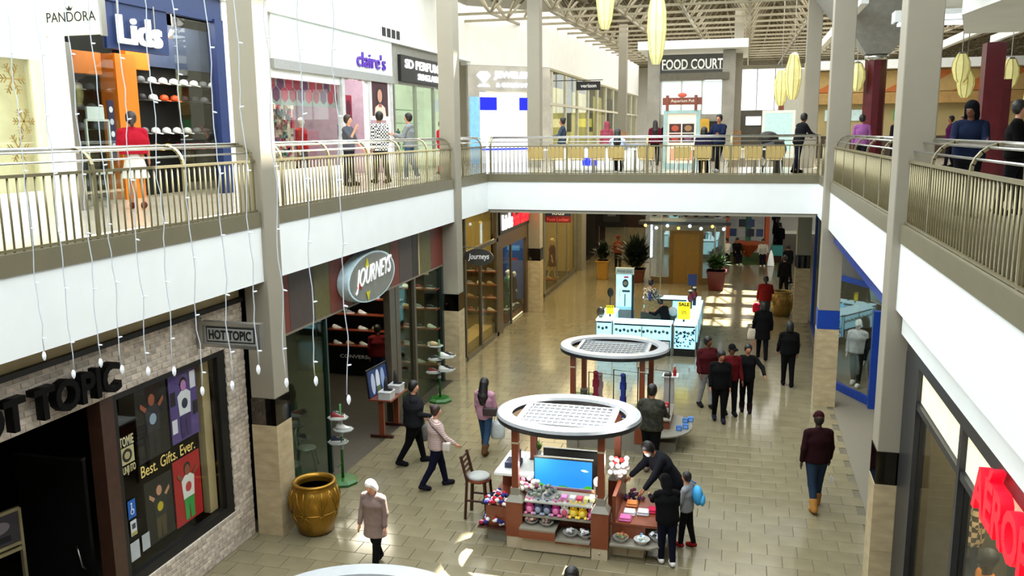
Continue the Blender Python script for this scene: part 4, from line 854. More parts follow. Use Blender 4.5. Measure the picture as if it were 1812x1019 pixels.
panel('advert_poster', 'framed shop poster of a dark haired model at the accessory shop', 'poster', (XU + .02, 25.66, 7.35), PX, PZ, 1.3, 1.1, (60, 24, 34), [('e', .5, .55, .24, .30, (36, 22, 20)), ('e', .5, .58, .14, .19, (190, 140, 120)), ('p', [(.15, 0), (.85, 0), (.8, .25), (.6, .34), (.4, .34), (.2, .25)], (226, 196, 180)), ('r', .4, .6, .26, .36, (150, 90, 80))], frame=flat((238, 232, 234)), fw=.12)
panel('advert_poster', 'small pink poster inside the accessory shop doorway', 'poster', (-12.6, 25.9, 7.25), PX, PZ, .9, .8, (150, 40, 60), [('e', .3, .6, .2, .25, (200, 120, 110)), ('e', .7, .5, .2, .3, (80, 30, 50))])
panel('advert_poster', 'white lettered card low inside the accessory shop doorway', 'poster', (-12.6, 25.7, 6.7), PX, PZ, .9, .4, (60, 40, 60), [('r', .05, .4, .2, .8, (210, 210, 214)), ('r', .5, .9, .2, .8, (180, 170, 190))])
add_light('accessory_shop_lamp', 'AREA', (-12.4, 23.5, 9.4), 500, (1, 0.95, 0.92), size=1.4, sizey=6)
for y_ in (24.1, 25.0):
    t = thing('downlight', 'round warm downlight in the accessory doorway soffit, %s one' % ('left' if y_ < 24.5 else 'right'), 'downlight', (XU - .3, y_, 8.4)); mk('lens', MB().lathe([(0, 0), (.09, 0), (.1, .02)], (XU + .02, y_, 8.40), n=14), cream_light, t); mk('rim', MB().lathe([(.1, -.01), (.12, -.01), (.12, .02), (.1, .02)], (XU + .02, y_, 8.4), n=14, closed=True), steel, t)
t = thing('air_vent', 'dark slatted air vent in the white wall above the fascia', 'vent', (XU, 27.5, 9.9)); mk('backing', MB().box(XU, XU + .01, 26.6, 28.2, 9.9, 10.18), black, t)
for k in range(5): mk('slat', MB().box(XU + .01, XU + .03, 26.6 + k * .4, 26.64 + k * .4, 9.9, 10.18), white_paint, t)
# perfume shop
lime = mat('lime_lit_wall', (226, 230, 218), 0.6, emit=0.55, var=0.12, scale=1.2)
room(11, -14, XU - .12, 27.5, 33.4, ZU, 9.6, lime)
pf = thing('perfume_storefront', 'brightly lit greenish glass shop front beyond the white fascia', 'storefront', (XU, 30, ZU))
mk('header', MB().box(XU - .1, XU, 27.5, 33.4, 8.45, 9.74), mat('grey_stone_header', (140, 140, 132), 0.5), pf)
for a in (27.5, 29.5, 31.4, 33.2): mk('mullion', MB().box(XU - .1, XU + .02, a, a + .1, ZU, 8.5), steel, pf)
for a, b in ((27.6, 29.5), (29.6, 31.4), (31.5, 33.2)): mk('glass_pane', MB().box(XU - .05, XU - .04, a, b, ZU, 8.45), glass('pale_green_glass', (242, 250, 240), 0.05), pf)
t = thing('black_box_sign', 'black box sign with glowing white words beside the white fascia', 'sign', (XU, 30, 8.5)); mk('box', MB().box(XU, XU + .12, 27.95, 32.2, 8.55, 9.42), black, t)
wl = mat('lit_white', (255, 255, 255), emit=3.0, var=0.0)
put_text(t, 'SD PERFUME', (XU + .125, 28.3, 9.0), PX, PZ, 3.7, .30, wl, depth=0.02, bold=0.02); put_text(t, 'SUNGLASSES', (XU + .125, 29.5, 8.66), PX, PZ, 2.4, .22, wl, depth=0.02, bold=0.02)
t = thing('perfume_shelf', 'glass shelves of coloured bottles in the perfume shop', 'shelf', (-12.6, 30, ZU))
for z in (6.2, 6.7, 7.2, 7.7): mk('shelf_board', MB().box(-13.0, -12.6, 27.8, 33, z - .02, z), flat((200, 220, 210)), t)
for k in range(16):
    y_ = 28.1 + (k % 8) * .6; z = (6.2, 6.7)[k // 8]; col = ((150, 60, 110), (60, 150, 170), (120, 170, 90), (190, 170, 90))[k % 4]
    b_ = thing('perfume_bottle', '%s perfume bottle from the left on the %s glass shelf' % (ORD[k % 8], ('lower', 'upper')[k // 8]), 'bottle', (-12.8, y_, z), 'bottles in the perfume shop'); mk('flask', MB().cbox((-12.75, y_, z + .1), (.1, .16, .2)), flat(col), b_); mk('stopper', MB().cbox((-12.75, y_, z + .24), (.05, .06, .07)), gold, b_)
panel('no_entry_panel', 'pale lettered panel high inside the perfume shop', 'panel', (-12.9, 28.4, 8.0), PX, PZ, 1.3, .36, (190, 200, 150), [('r', .1, .4, .3, .7, (110, 120, 90)), ('r', .5, .7, .3, .7, (110, 120, 90)), ('r', .76, .9, .3, .7, (110, 120, 90))])
# jewellers, set diagonally at the corner
JA, JB = Vector((-11.4, 35.6, 0)), Vector((-8.5, 38.5, 0)); jd = (JB - JA).normalized(); jn = jd.cross(Vector((0, 0, 1))); JL = (JB - JA).length
marble = mat('veined_marble', (190, 186, 176), 0.3, var=0.2, scale=1.4)
jw = thing('jewellers_storefront', 'marble faced jewellers shop front glowing white and blue', 'storefront', JA + Z_ * ZU)
def jbox(name, u0, u1, z0, z1, d0, d1, ma): 
    a, b = JA + jd * u0, JA + jd * u1; return mk(name, MB().prism([a + jn * d0 + Z_ * z0, b + jn * d0 + Z_ * z0, b + jn * d0 + Z_ * z1, a + jn * d0 + Z_ * z1], (0, 0, 0), jn * (d1 - d0)), ma, jw)
jbox('marble_pier', 0, .55, ZU, 9.6, -.1, .06, marble); jbox('marble_header', .55, 3.4, 8.55, 9.6, -.1, .06, marble); jbox('marble_pier', 3.4, JL, ZU, 9.6, -.1, .06, marble)
glow = mat('jeweller_white_glow', (236, 246, 255), 0.5, emit=2.2, var=0.02)
jbox('lit_interior', .55, 3.4, ZU, 8.55, -.9, -.8, glow); jbox('showcase', .7, 3.2, ZU, 6.5, -.5, -.2, mat('white_showcase', (230, 240, 250), 0.3, emit=0.8))
jbox('blue_screen', .65, 1.45, 7.75, 8.30, -.12, -.06, mat('blue_screen_glow', (10, 24, 190), emit=1.2, var=0.05)); jbox('blue_screen', 2.6, 3.2, 7.75, 8.30, -.12, -.06, mat('blue_screen_glow', (10, 24, 190), emit=1.2))
jbox('blue_strip', .3, 3.4, 6.05, 6.12, -.2, -.12, mat('blue_strip_glow', (20, 40, 230), emit=1.6, var=0)); jbox('blue_column', .05, .5, ZU, 8.3, .06, .10, mat('pale_blue_column', (130, 190, 236), 0.4, emit=0.4))
t = thing('halo_sign', 'glowing white letters and diamond emblem on the marble header', 'sign', JA + Z_ * 8.9)
hal = mat('halo_white', (225, 234, 255), emit=3.2, var=0)
put_text(t, 'JEWELERS', JA + jd * 1.25 + jn * .065 + Z_ * 9.02, jd, PZ, 2.0, .36, hal, depth=0.04, bold=0.03); put_text(t, '& COMPANY', JA + jd * 1.35 + jn * .065 + Z_ * 8.72, jd, PZ, 1.7, .18, hal, depth=0.03, bold=0.03)
dp = [(-.18, .42), (.18, .42), (.34, .26), (0, -.06), (-.34, .26)]; c0 = JA + jd * .75 + jn * .065 + Z_ * 8.93
mk('diamond', MB().prism([c0 + jd * a + Z_ * b for a, b in dp], (0, 0, 0), jn * .03), hal, t); mk('emblem_base', MB().prism([c0 + jd * a + Z_ * b for a, b in ((-.3, -.2), (.3, -.2), (.2, -.1), (-.2, -.1))], (0, 0, 0), jn * .03), hal, t)
for k, c in enumerate(((150, 120, 60), (90, 130, 190), (60, 60, 66))): pass
# far upper row beyond the jewellers
fu = thing('glazed_shop_row', 'row of yellow lit glazed shops along the far upper wall', 'storefront', (-8.6, 50, ZU))
mk('lit_backdrop', MB().box(-11.6, -11.5, 38.9, 72, ZU, 9.5), mat('yellow_lit_interior', (200, 190, 120), 0.6, emit=0.55, var=0.25, scale=0.6), fu)
for k in range(11): mk('mullion', MB().box(-8.72, -8.55, 39.3 + k * 3.2, 39.5 + k * 3.2, ZU, 9.5), mat('bone_mullion', (206, 200, 180), 0.5), fu)
for k in range(10): mk('glass_pane', MB().box(-8.62, -8.61, 39.5 + k * 3.2, 42.5 + k * 3.2, ZU, 9.5), glass('far_glass', (244, 246, 238), 0.12), fu)
mk('transom', MB().box(-8.7, -8.52, 39, 72, 8.0, 8.12), mat('bone_mullion', (206, 200, 180), 0.5), fu)
for k, y_ in enumerate((43, 49.5, 57)): 
    mk('dark_panel', MB().box(-8.75, -8.65, y_, y_ + 1.5, 6.8, 8.9), mat('smoke_panel', (88, 92, 88), 0.4), fu)
t = thing('hanging_sign', 'small black hanging sign with white lower case word on the far upper wall', 'sign', (-7.8, 41, 9)); mk('board', MB().box(-7.75, -6.62, 40.97, 41.03, 8.72, 9.12), black, t); mk('rod', MB().tube([(-8.62, 41, 9.18), (-6.5, 41, 9.18)], .02, 6), black, t)
put_text(t, 'verizon', (-7.55, 40.965, 8.84), (1, 0, 0), PZ, .75, .16, flat((235, 235, 235)), depth=0.004, bold=0.02)
# ================================================================== elevator and food court tower
stone_g = mat('grey_stone_pier', (150, 146, 136), 0.4, var=0.15, scale=2)
tw = thing('elevator_tower', 'elevator tower with gold doors below and a flat white canopy above', 'elevator', (-2.3, 39, 0))
brass = mat('brass_door', (138, 98, 28), 0.3, metal=0.45, var=0.08)
for x0, x1 in ((-2.93, -2.365), (-2.355, -1.79)): mk('door_leaf', MB().box(x0, x1, 39.0, 39.05, .02, 2.30), brass, tw)
for x0, x1, z0, z1 in ((-3.10, -2.94, 0, 2.42), (-1.78, -1.62, 0, 2.42), (-2.94, -1.78, 2.31, 2.42)): mk('door_frame', MB().box(x0, x1, 38.96, 39.08, z0, z1), mat('dark_brass_frame', (116, 84, 30), 0.35, metal=0.5), tw)
for x0, x1 in ((-3.95, -3.10), (-1.62, -.70)): mk('glass_pane', MB().box(x0, x1, 39.02, 39.04, .3, 2.4), glass('shaft_glass', (240, 246, 246), 0.2), tw); mk('kick_panel', MB().box(x0, x1, 38.98, 39.06, 0, .3), mat('bronze_kick', (110, 86, 50), 0.35, metal=0.5), tw)
for x in (-3.98, -3.5, -1.15, -.72): mk('steel_post', MB().box(x, x + .06, 38.95, 39.05, 0, 4.4), steel, tw)
mk('shaft_back', MB().box(-3.9, -.75, 41.4, 41.5, 0, 4.4), mat('shaft_grey', (120, 124, 120), 0.5), tw)
mk('canopy', MB().box(-4.4, -.45, 38.2, 39.0, 2.75, 2.9), mat('mirror_canopy', (90, 92, 96), 0.15, metal=0.9), tw)
mk('upper_glass', MB().box(-3.95, -.7, 39.0, 39.02, 2.9, 4.4), glass('shaft_glass', (240, 246, 246), 0.2), tw)
lampm = mat('cool_lamp', (200, 230, 255), emit=4.0, var=0)
for k in range(8): mk('canopy_lamp', MB().ell((-4.1 + k * .48, 38.15, 2.72 - .1 * (k % 2)), (.07, .07, .07), 8, 6), lampm if k % 3 else mat('yellow_lamp', (255, 220, 120), emit=1.5, var=0), tw, smooth=True)
for k in range(9): mk('globe', MB().ell((-4.2 + k * .45, 38.6, 3.25), (.17, .17, .17), 10, 6), mat('dark_chrome_globe', (60, 62, 66), 0.1, metal=0.95), tw, smooth=True)
mk('lamp_strip', MB().box(-3.94, -3.86, 38.9, 38.94, 1.2, 2.7), lampm, tw)
for x0, x1 in ((-4.15, -3.62), (-1.02, -.50)): mk('stone_pier', MB().box(x0, x1, 38.4, 39.0, ZU, 10.1), stone_g, tw)
mk('roof_slab', MB().box(-4.5, .0, 37.6, 43, 10.15, 10.5), white_paint, tw)
mk('sign_band', MB().box(-3.62, -.95, 38.5, 38.6, 9.1, 10.0), mat('charcoal_band', (60, 58, 50), 0.4), tw)
mk('lower_band', MB().box(-3.62, -.75, 38.3, 38.6, 8.92, 9.22), mat('bronze_band', (92, 86, 70), 0.35), tw)
for k in range(3): mk('window_pane', MB().box(-3.55 + k * .86, -2.74 + k * .86, 38.6, 38.62, 8.30 - .8, 8.9), mat('bright_window', (226, 240, 240), 0.3, emit=0.7, var=0.15, scale=0.8), tw)
for k in range(4): mk('window_bar', MB().box(-3.6 + k * .86, -3.54 + k * .86, 38.56, 38.64, 7.5, 8.9), steel, tw)
mk('lower_wall', MB().box(-3.62, -1.0, 38.6, 38.8, ZU, 7.5), stone_g, tw)
mk('yellow_panel', MB().box(-1.9, -1.5, 38.5, 38.6, ZU, 7.3), mat('yellow_panel', (206, 160, 40), 0.5), tw); mk('dark_opening', MB().box(-1.5, -1.02, 38.5, 38.6, ZU, 7.2), near_black, tw)
t = thing('tower_sign', 'silver capital letters on the dark band of the tower', 'sign', (-2.3, 38.4, 9.4))
put_text(t, 'FOOD COURT', (-3.55, 38.48, 9.38), (1, 0, 0), PZ, 2.55, .42, mat('silver_letter', (200, 198, 186), 0.25, metal=0.7), depth=0.06, bold=0.02, each=True); mk('rail', MB().box(-3.55, -1.0, 38.46, 38.5, 9.36, 9.38), steel, t)
for k, (px, zb, lb) in enumerate(((-6.0, ZU, 'white upper column left of the elevator tower'), (-.42, ZU, 'slim beige column just right of the elevator tower'))):
    t = thing('column', lb, 'column', (px, 42 if k == 0 else 40, ZU)); yy = 44 if k == 0 else 40.5
    mk('shaft', MB().box(px - .2, px + .2, yy, yy + .4, ZU, ZC), col_paint, t); mk('foot', MB().box(px - .24, px + .24, yy - .04, yy + .44, ZU, ZU + 1.3), mat('tan_foot', (170, 130, 90), 0.4), t)
# poster stand on the bridge
t = thing('poster_kiosk', 'pale teal poster stand with four food pictures and a rustic wooden header', 'stand', (-2.12, 30.7, ZU))
teal = mat('pale_teal_frame', (150, 176, 172), 0.4)
for a in ((-2.74, -2.60, ZU, 7.5), (-1.64, -1.50, ZU, 7.5), (-2.6, -1.64, 7.38, 7.5), (-2.6, -1.64, ZU, 5.7)): mk('frame', MB().box(a[0], a[1], 30.62, 30.78, a[2], a[3]), teal, t)
mk('board', MB().box(-2.6, -1.64, 30.68, 30.74, 5.7, 7.38), mat('peach_lit_board', (240, 214, 186), 0.5, emit=0.35), t)
shapes_on(t, (-2.6, 30.68, 5.7), (1, 0, 0), PZ, .96, 1.68, [('r', .06, .48, .62, .80, (60, 20, 18)), ('r', .52, .94, .62, .80, (40, 22, 20)), ('r', .06, .48, .42, .60, (84, 30, 20)), ('r', .52, .94, .42, .60, (34, 20, 26)), ('e', .27, .71, .13, .06, (170, 70, 40)), ('e', .73, .71, .13, .06, (150, 110, 70)), ('e', .27, .51, .13, .06, (160, 50, 40)), ('e', .73, .51, .13, .06, (110, 60, 80)), ('r', .1, .9, .06, .3, (226, 150, 120))])
mk('header_board', MB().box(-2.78, -1.46, 30.6, 30.68, 7.68, 7.92), wood_red, t)
for x in (-2.62, -1.66): mk('header_post', MB().box(x - .05, x + .05, 30.58, 30.7, 7.5, 8.0), wood_red, t)
put_text(t, 'Aquarium Pub', (-2.5, 30.595, 7.74), (1, 0, 0), PZ, .8, .12, flat((230, 220, 200)), depth=0.004); mk('crest', MB().ell((-2.12, 30.6, 8.0), (.16, .03, .08), 10, 6), flat((190, 80, 60)), t)
# chairs and tables on the bridge
tan_seat = mat('tan_moulded_seat', (196, 170, 104), 0.45, var=0.05)
def cafe_chair(x, y_, rz, label, group):
    t = thing('cafe_chair', label, 'chair', (x, y_, ZU), group); t.rotation_euler = (0, 0, rz)
    if 'ch' not in _cc:
        mb = MB(); mb.box(-.22, .22, -.2, .22, .44, .47); _cc['ch'] = 1
    mk('seat', MB().box(-.22, .22, -.2, .22, .44, .475), tan_seat, t, world=False, bevel=.02)
    pts = [(-.25, -.20, .50), (.25, -.20, .50), (.26, -.25, .84), (-.26, -.25, .84)]
    mk('backrest', MB().prism(pts, (0, 0, 0), (0, -.02, 0)), tan_seat, t, world=False, bevel=.008)
    for sx in (-1, 1):
        for sy in (-1, 1): mk('leg', MB().tube([(sx * .17, sy * .16, .44), (sx * .21, sy * .22, 0)], .013, 6), flat((224, 228, 230)), t, world=False)
        mk('back_post', MB().tube([(sx * .18, -.19, .44), (sx * .2, -.215, .56)], .012, 6), flat((224, 228, 230)), t, world=False)
    return t
_cc = {}
cx_ = [-6.25, -5.6, -4.98, -4.35, -3.75, -2.85, -1.78, -1.18, -.35, .25, .85]
for k, x in enumerate(cx_): cafe_chair(x, 26.55, 0.0, 'tan cafe chair, %s from the left along the bridge railing' % ORD[k], 'tan chairs on the bridge')
for k, x in enumerate((-5.9, -4.6, -3.3, -1.5, .3)):
    t = thing('cafe_table', 'white topped cafe table, %s from the left on the bridge' % ORD[k], 'table', (x, 27.35, ZU), 'white tables on the bridge')
    mk('top', MB().box(x - .5, x + .5, 27.0, 27.7, 6.22, 6.26), mat('gloss_white_top', (240, 242, 240), 0.12), t, bevel=.01); mk('stem', MB().tube([(x, 27.35, ZU), (x, 27.35, 6.22)], .04, 8), steel, t, smooth=True); mk('base', MB().lathe([(.26, 0), (.26, .02), (.05, .05)], (x, 27.35, ZU), n=16), steel, t)
t = thing('white_bench_tank', 'glossy white rounded counter behind the bridge chairs', 'counter', (-4.6, 29, ZU)); mk('body', MB().box(-6.2, -3.2, 28.6, 29.4, ZU, 6.35), mat('gloss_white_top', (240, 242, 240), 0.12), t, bevel=.1); mk('blue_glow', MB().box(-5.2, -4.7, 28.58, 28.6, 5.7, 5.95), mat('blue_strip_glow', (20, 40, 230), emit=1.6, var=0), t); mk('top', MB().box(-6.3, -3.1, 28.5, 29.5, 6.35, 6.4), chrome, t)
t = thing('litter_bin', 'slim black litter bin by the right end of the bridge', 'bin', (1.0, 27.3, ZU)); mk('body', MB().box(.85, 1.12, 27.2, 27.45, ZU, 6.45), black, t); mk('lid', MB().box(.83, 1.14, 27.18, 27.47, 6.45, 6.52), mat('dull_grey_metal', (70, 70, 72), 0.4, metal=0.6), t)
# lanterns
lan = mat('yellow_paper_lantern', (236, 228, 156), 0.6, emit=0.3, var=0.1, scale=3)
def lantern(x, y_, z0, z1, r, label, ribs=8):
    t = thing('lantern', label, 'lantern', (x, y_, z0), 'hanging yellow lanterns'); h = z1 - z0
    sh0 = mk('shade', MB().lathe([(r * .38, 0), (r * .7, h * .12), (r, h * .45), (r * .95, h * .7), (r * .5, h)], (x, y_, z0), n=8), lan, t)
    for k in range(8):
        a = 2 * math.pi * k / 8; mk('rib', MB().tube([(x + rr * math.cos(a), y_ + rr * math.sin(a), z0 + zz) for rr, zz in ((r * .39, 0), (r * .71, h * .12), (r * 1.01, h * .45), (r * .96, h * .7), (r * .51, h))], .012, 4), flat((180, 170, 90)), sh0)
    mk('cord', MB().tube([(x, y_, z1), (x, y_, ZC)], .012, 4), steel, t); mk('cap', MB().lathe([(r * .52, 0), (r * .3, .06), (0, .07)], (x, y_, z1), n=8), steel, t)
lantern(-2.97, 30, 9.0, 11.4, .31, 'tall yellow lantern hanging left of the tower sign'); lantern(-4.7, 30, 10.2, 12.4, .31, 'yellow lantern cut by the top edge left of the tower')
lantern(1.62, 34, 7.9, 9.5, .28, 'slim yellow lantern hanging behind the far right column'); lantern(1.30, 36.5, 7.75, 9.1, .26, 'second slim yellow lantern beside the far right column')
for k, (x, y_, z) in enumerate(((3.35, 30, 8.0), (5.1, 30, 8.1), (6.35, 30, 8.2), (6.62, 30.5, 7.75), (7.72, 30, 8.0), (8.4, 30, 7.2))): lantern(x, y_, z, z + .85, .26, 'small yellow lantern, %s from the left above the right-hand seating' % ORD[k])
# ================================================================== food court roof: space frame
sf = MB(); MOD = 2.4; zb, zt = 11.3, 13.0; tubes = []
for i in range(17):
    for j in range(19):
        x, y_ = -12 + i * MOD, 33 + j * MOD; b = (x, y_, zb + .02 * (y_ - 33))
        c = [(x + sx * MOD / 2, y_ + sy * MOD / 2, zt + .02 * (y_ - 33)) for sx in (-1, 1) for sy in (-1, 1)]
        for q in c: sf.bar(b, q, .07, .07)
        if i < 16: sf.bar(b, (x + MOD, y_, b[2]), .09, .09)
        if j < 18: sf.bar(b, (x, y_ + MOD, b[2] + .02 * MOD), .09, .09)
        sf.bar(c[0], c[1], .12, .2); sf.bar(c[0], c[2], .08, .1)
fs_ = struct('ceiling_space_frame', sf, mat('tan_space_frame', (140, 132, 110), 0.55, metal=0.2))
rb = MB()
for j in range(70):
    if 35.5 < 32 + j * .62 < 47.5: rb.box(-14, 2.6, 32 + j * .62, 32.3 + j * .62, 13.72, 13.8); rb.box(5.3, 26, 32 + j * .62, 32.3 + j * .62, 13.72, 13.8)
    else: rb.box(-14, 26, 32 + j * .62, 32.3 + j * .62, 13.72, 13.8)
struct('ceiling_ribs', rb, mat('tan_roof_rib', (116, 108, 90), 0.7))
# right side: funnel columns, back wall, stepped soffit
maroon = mat('maroon_tile_column', (84, 12, 24), 0.3, var=0.2, scale=6)
def red_column(x, y_, r, z1, label, funnel=True):
    t = thing('maroon_column', label, 'column', (x, y_, ZU)); mk('shaft', MB().lathe([(r, 0), (r, z1 - ZU)], (x, y_, ZU), n=10), maroon, t)
    mk('collar', MB().lathe([(r * 1.05, 0), (r * 1.1, .1), (r * 1.02, .18)], (x, y_, z1), n=20), chrome, t, smooth=True)
    if funnel:
        a = r * 1.1; b = 2.2; h = 2.4; zz = z1 + .18
        mk('funnel', MB().add([(x - a, y_ - a, zz), (x + a, y_ - a, zz), (x + a, y_ + a, zz), (x - a, y_ + a, zz), (x - b, y_ - b, zz + h), (x + b, y_ - b, zz + h), (x + b, y_ + b, zz + h), (x - b, y_ + b, zz + h)], [(0, 1, 5, 4), (1, 2, 6, 5), (2, 3, 7, 6), (3, 0, 4, 7), (4, 5, 6, 7), (0, 3, 2, 1)]), mat('grey_funnel', (150, 150, 146), 0.5), t)
    return t
red_column(3.94, 30.3, .33, 8.95, 'maroon tiled column under a flared grey capital, between the right columns')
red_column(3.0, 31.5, .2, 8.6, 'slim maroon column at the left of the flared one', funnel=False)
t = thing('maroon_column', 'square maroon column behind the two people on the right gallery', 'column', (5.1, 21, ZU)); mk('shaft', MB().box(4.92, 5.30, 21, 21.4, ZU, 8.6), maroon, t); mk('base', MB().box(4.9, 5.32, 20.98, 21.42, ZU, 5.65), chrome, t)
t = thing('maroon_column', 'thin maroon column half hidden behind the square one', 'column', (5.75, 22.5, ZU)); mk('shaft', MB().box(5.6, 5.85, 22.5, 22.75, ZU, 7.9), maroon, t); mk('base', MB().box(5.58, 5.87, 22.48, 22.77, ZU, 5.65), chrome, t)
so = MB()
so.prism([(2.75, 13.2, 0), (3.35, 15.8, 0), (9, 15.8, 0), (9, 9, 0), (3.2, 9, 0)], (0, 0, 8.30), (0, 0, 8.75)); struct('trim_12', so, white_wall)
struct('trim_13', MB().prism([(2.55, 13.4, 0), (3.1, 16.2, 0), (9, 16.2, 0), (9, 8.5, 0), (3.0, 8.5, 0)], (0, 0, 8.75), (0, 0, 9.4)), white_wall)
bwl = MB(); bwl.box(2.6, 26, 44, 44.3, ZU, 9.9); struct('wall_food_court', bwl, mat('cream_food_wall', (206, 186, 132), 0.6, var=0.12, scale=.8))
struct('trim_14', MB().box(2.6, 26, 43.4, 44, 7.95, 8.45), mat('ochre_band', (176, 140, 84), 0.5)); struct('trim_15', MB().box(2.6, 26, 43.2, 44, 9.5, 9.9), white_paint)
mur = thing('wall_mural', 'tan and orange mural band along the food court wall', 'mural', (12, 43.9, 8.6)); mk('panel', MB().box(3, 25, 43.9, 43.98, 8.5, 9.45), flat((206, 176, 116)), mur)
for k in range(7): mk('swirl', MB().prism([(3 + k * 3, 43.89, 8.5), (4.6 + k * 3, 43.89, 8.5), (6.2 + k * 3, 43.89, 9.45), (4.8 + k * 3, 43.89, 9.45)], (0, 0, 0), (0, .008, 0)), flat((206, 120, 60)), mur)
cn = thing('food_counter', 'dark food counters under the far wall on the right', 'counter', (12, 43, ZU)); mk('body', MB().box(3, 25, 42.6, 43.3, ZU, 6.5), mat('dark_counter', (70, 56, 46), 0.4), cn)
for k in range(7): mk('menu_board', MB().box(3.6 + k * 3, 5.4 + k * 3, 43.9, 43.96, 7.2, 7.7), mat('menu_glow_%d' % (k % 3), ((190, 214, 210), (80, 150, 90), (226, 206, 120))[k % 3], emit=0.5), cn)
for k in range(5): mk('roof_beam', MB().box(6 + k * 4, 6.25 + k * 4, 24, 44, 10.6, 10.9), white_paint, cn) if False else None
cb = MB()
for k in range(8): cb.bar((3 + k * 2.5, 26, 10.3 + (k % 2) * .4), (3 + k * 2.5, 44, 10.3 + (k % 2) * .4), .2, .3)
struct('trim_16', cb, white_paint)
struct('trim_17', MB().box(3.2, 14, 19.0, 19.5, 9.0, 9.25).box(3.2, 14, 22.0, 22.5, 9.2, 9.45), white_paint)
for k, z in enumerate((8.95, 9.15)):
    t = thing('strip_light', 'white strip light under the %s ceiling beam at top right' % ('nearer', 'farther')[k], 'lamp', (5, 19 + k * 3, z)); mk('tube', MB().box(3.3, 6.6, 19.1 + k * 3, 19.35 + k * 3, z - .02, z + .05), mat('strip_glow', (230, 240, 255), emit=2.5, var=0), t); mk('housing', MB().box(3.25, 6.65, 19.05 + k * 3, 19.4 + k * 3, z + .05 + 0, z + .06), steel, t)
# dim far end of the upper level left of the window
fe = thing('far_food_stalls', 'row of far food stalls with small lit signs under the bright window', 'stall', (1, 70, ZU)); mk('back', MB().box(-6, 8, 74, 74.2, ZU, 8.4), mat('stall_dark', (70, 66, 56), 0.6, var=0.2), fe)
for k, c in enumerate(((240, 226, 90), (236, 230, 200), (220, 236, 236), (250, 220, 170), (200, 120, 60))): mk('lit_sign', MB().box(-4.6 + k * 2.3, -3.4 + k * 2.3, 73.8, 73.95, 7.2, 7.9), mat('stall_sign_%d' % k, c, emit=0.9), fe)
for k in range(6): mk('pier', MB().box(-5.8 + k * 2.4, -5.3 + k * 2.4, 73.3, 73.8, ZU, 8.2), mat('bone_mullion', (206, 200, 180), 0.5), fe)
panel('light_box_advert', 'tall pale blue advert light box standing in the far seating area', 'display', (1.05, 52, ZU + .15), (1, 0, 0), PZ, 1.5, 2.1, mat('pale_blue_lightbox', (170, 206, 206), emit=0.5, var=0.1), frame=white_paint, thick=.2, fw=.15)
panel('bulkhead_block', 'brown and grey bulkhead block right of the bright window', 'bulkhead', (1.9, 56, ZU + .01), (1, 0, 0), PZ, 2.6, 4.9, (176, 176, 166), [('r', 0, .12, 0, 1, (120, 60, 40))], thick=1.5)
# ================================================================== planters
leaf_m = mat('plant_leaf', (40, 70, 26), 0.5, var=0.3, island=0.3); leaf_d = mat('dark_plant_leaf', (16, 30, 14), 0.5, var=0.3, island=0.3)
def planter(x, y_, w0, w1, h, ma, label, nleaf, lm, lh, spread):
    t = thing('planter', label, 'planter', (x, y_, 0))
    mk('tub', MB().add([(x + sx * w0, y_ + sy * w0, 0) for sx, sy in ((-1, -1), (1, -1), (1, 1), (-1, 1))] + [(x + sx * w1, y_ + sy * w1, h) for sx, sy in ((-1, -1), (1, -1), (1, 1), (-1, 1))], [(0, 1, 5, 4), (1, 2, 6, 5), (2, 3, 7, 6), (3, 0, 4, 7), (3, 2, 1, 0), (4, 5, 6, 7)]), ma, t, bevel=.02)
    mk('rim', MB().box(x - w1 - .03, x + w1 + .03, y_ - w1 - .03, y_ + w1 + .03, h - .06, h), ma, t)
    lf = MB()
    for k in range(nleaf):
        a = random.uniform(0, 6.28); el = random.uniform(.3, 1.4); L_ = random.uniform(.5, 1) * lh; d = Vector((math.cos(a) * math.cos(el) * spread, math.sin(a) * math.cos(el) * spread, math.sin(el))); s = Vector((-math.sin(a), math.cos(a), 0))
        b = Vector((x + random.uniform(-.5, .5) * w1, y_ + random.uniform(-.5, .5) * w1, h + random.uniform(0, .3) * lh)); wd = .055 + .03 * random.random()
        m1 = b + d * L_ * .5 + Vector((0, 0, .05)); e = b + d * L_ + Vector((0, 0, -.12 * L_)); lf.add([b, m1 - s * wd, m1 + s * wd, e], [(0, 1, 2), (1, 3, 2)])
    o = mk('leaves', lf, lm, t); o['kind'] = 'stuff'
    for k in range(3): mk('stem', MB().tube([(x + .05 * (k - 1), y_, h - .05), (x + .1 * (k - 1), y_ + .05, h + lh * .6)], .015, 5), leaf_d, t)
    return t
planter(-.98, 37.9, .30, .40, .85, mat('oxblood_tub', (84, 16, 14), 0.4), 'dark red square planter with leafy plant right of the gold doors', 260, leaf_m, .8, .8)
planter(-4.6, 39.3, .30, .38, .6, mat('brown_tub', (90, 44, 20), 0.5), 'brown planter with a big dark palm left of the gold doors', 420, leaf_d, 1.7, .75)
planter(-6.2, 39.6, .22, .28, .9, mat('ochre_tub', (150, 110, 36), 0.5), 'ochre planter with dark foliage behind the lit kiosk', 160, leaf_d, 1.0, .7)
t = thing('gold_urn', 'small far gold urn by the right-hand wall', 'urn', (1.62, 32.9, 0)); urn(t, (1.55, 33.0, 0), 1.0, mat('dull_gold', (120, 100, 44), 0.4, metal=0.5))
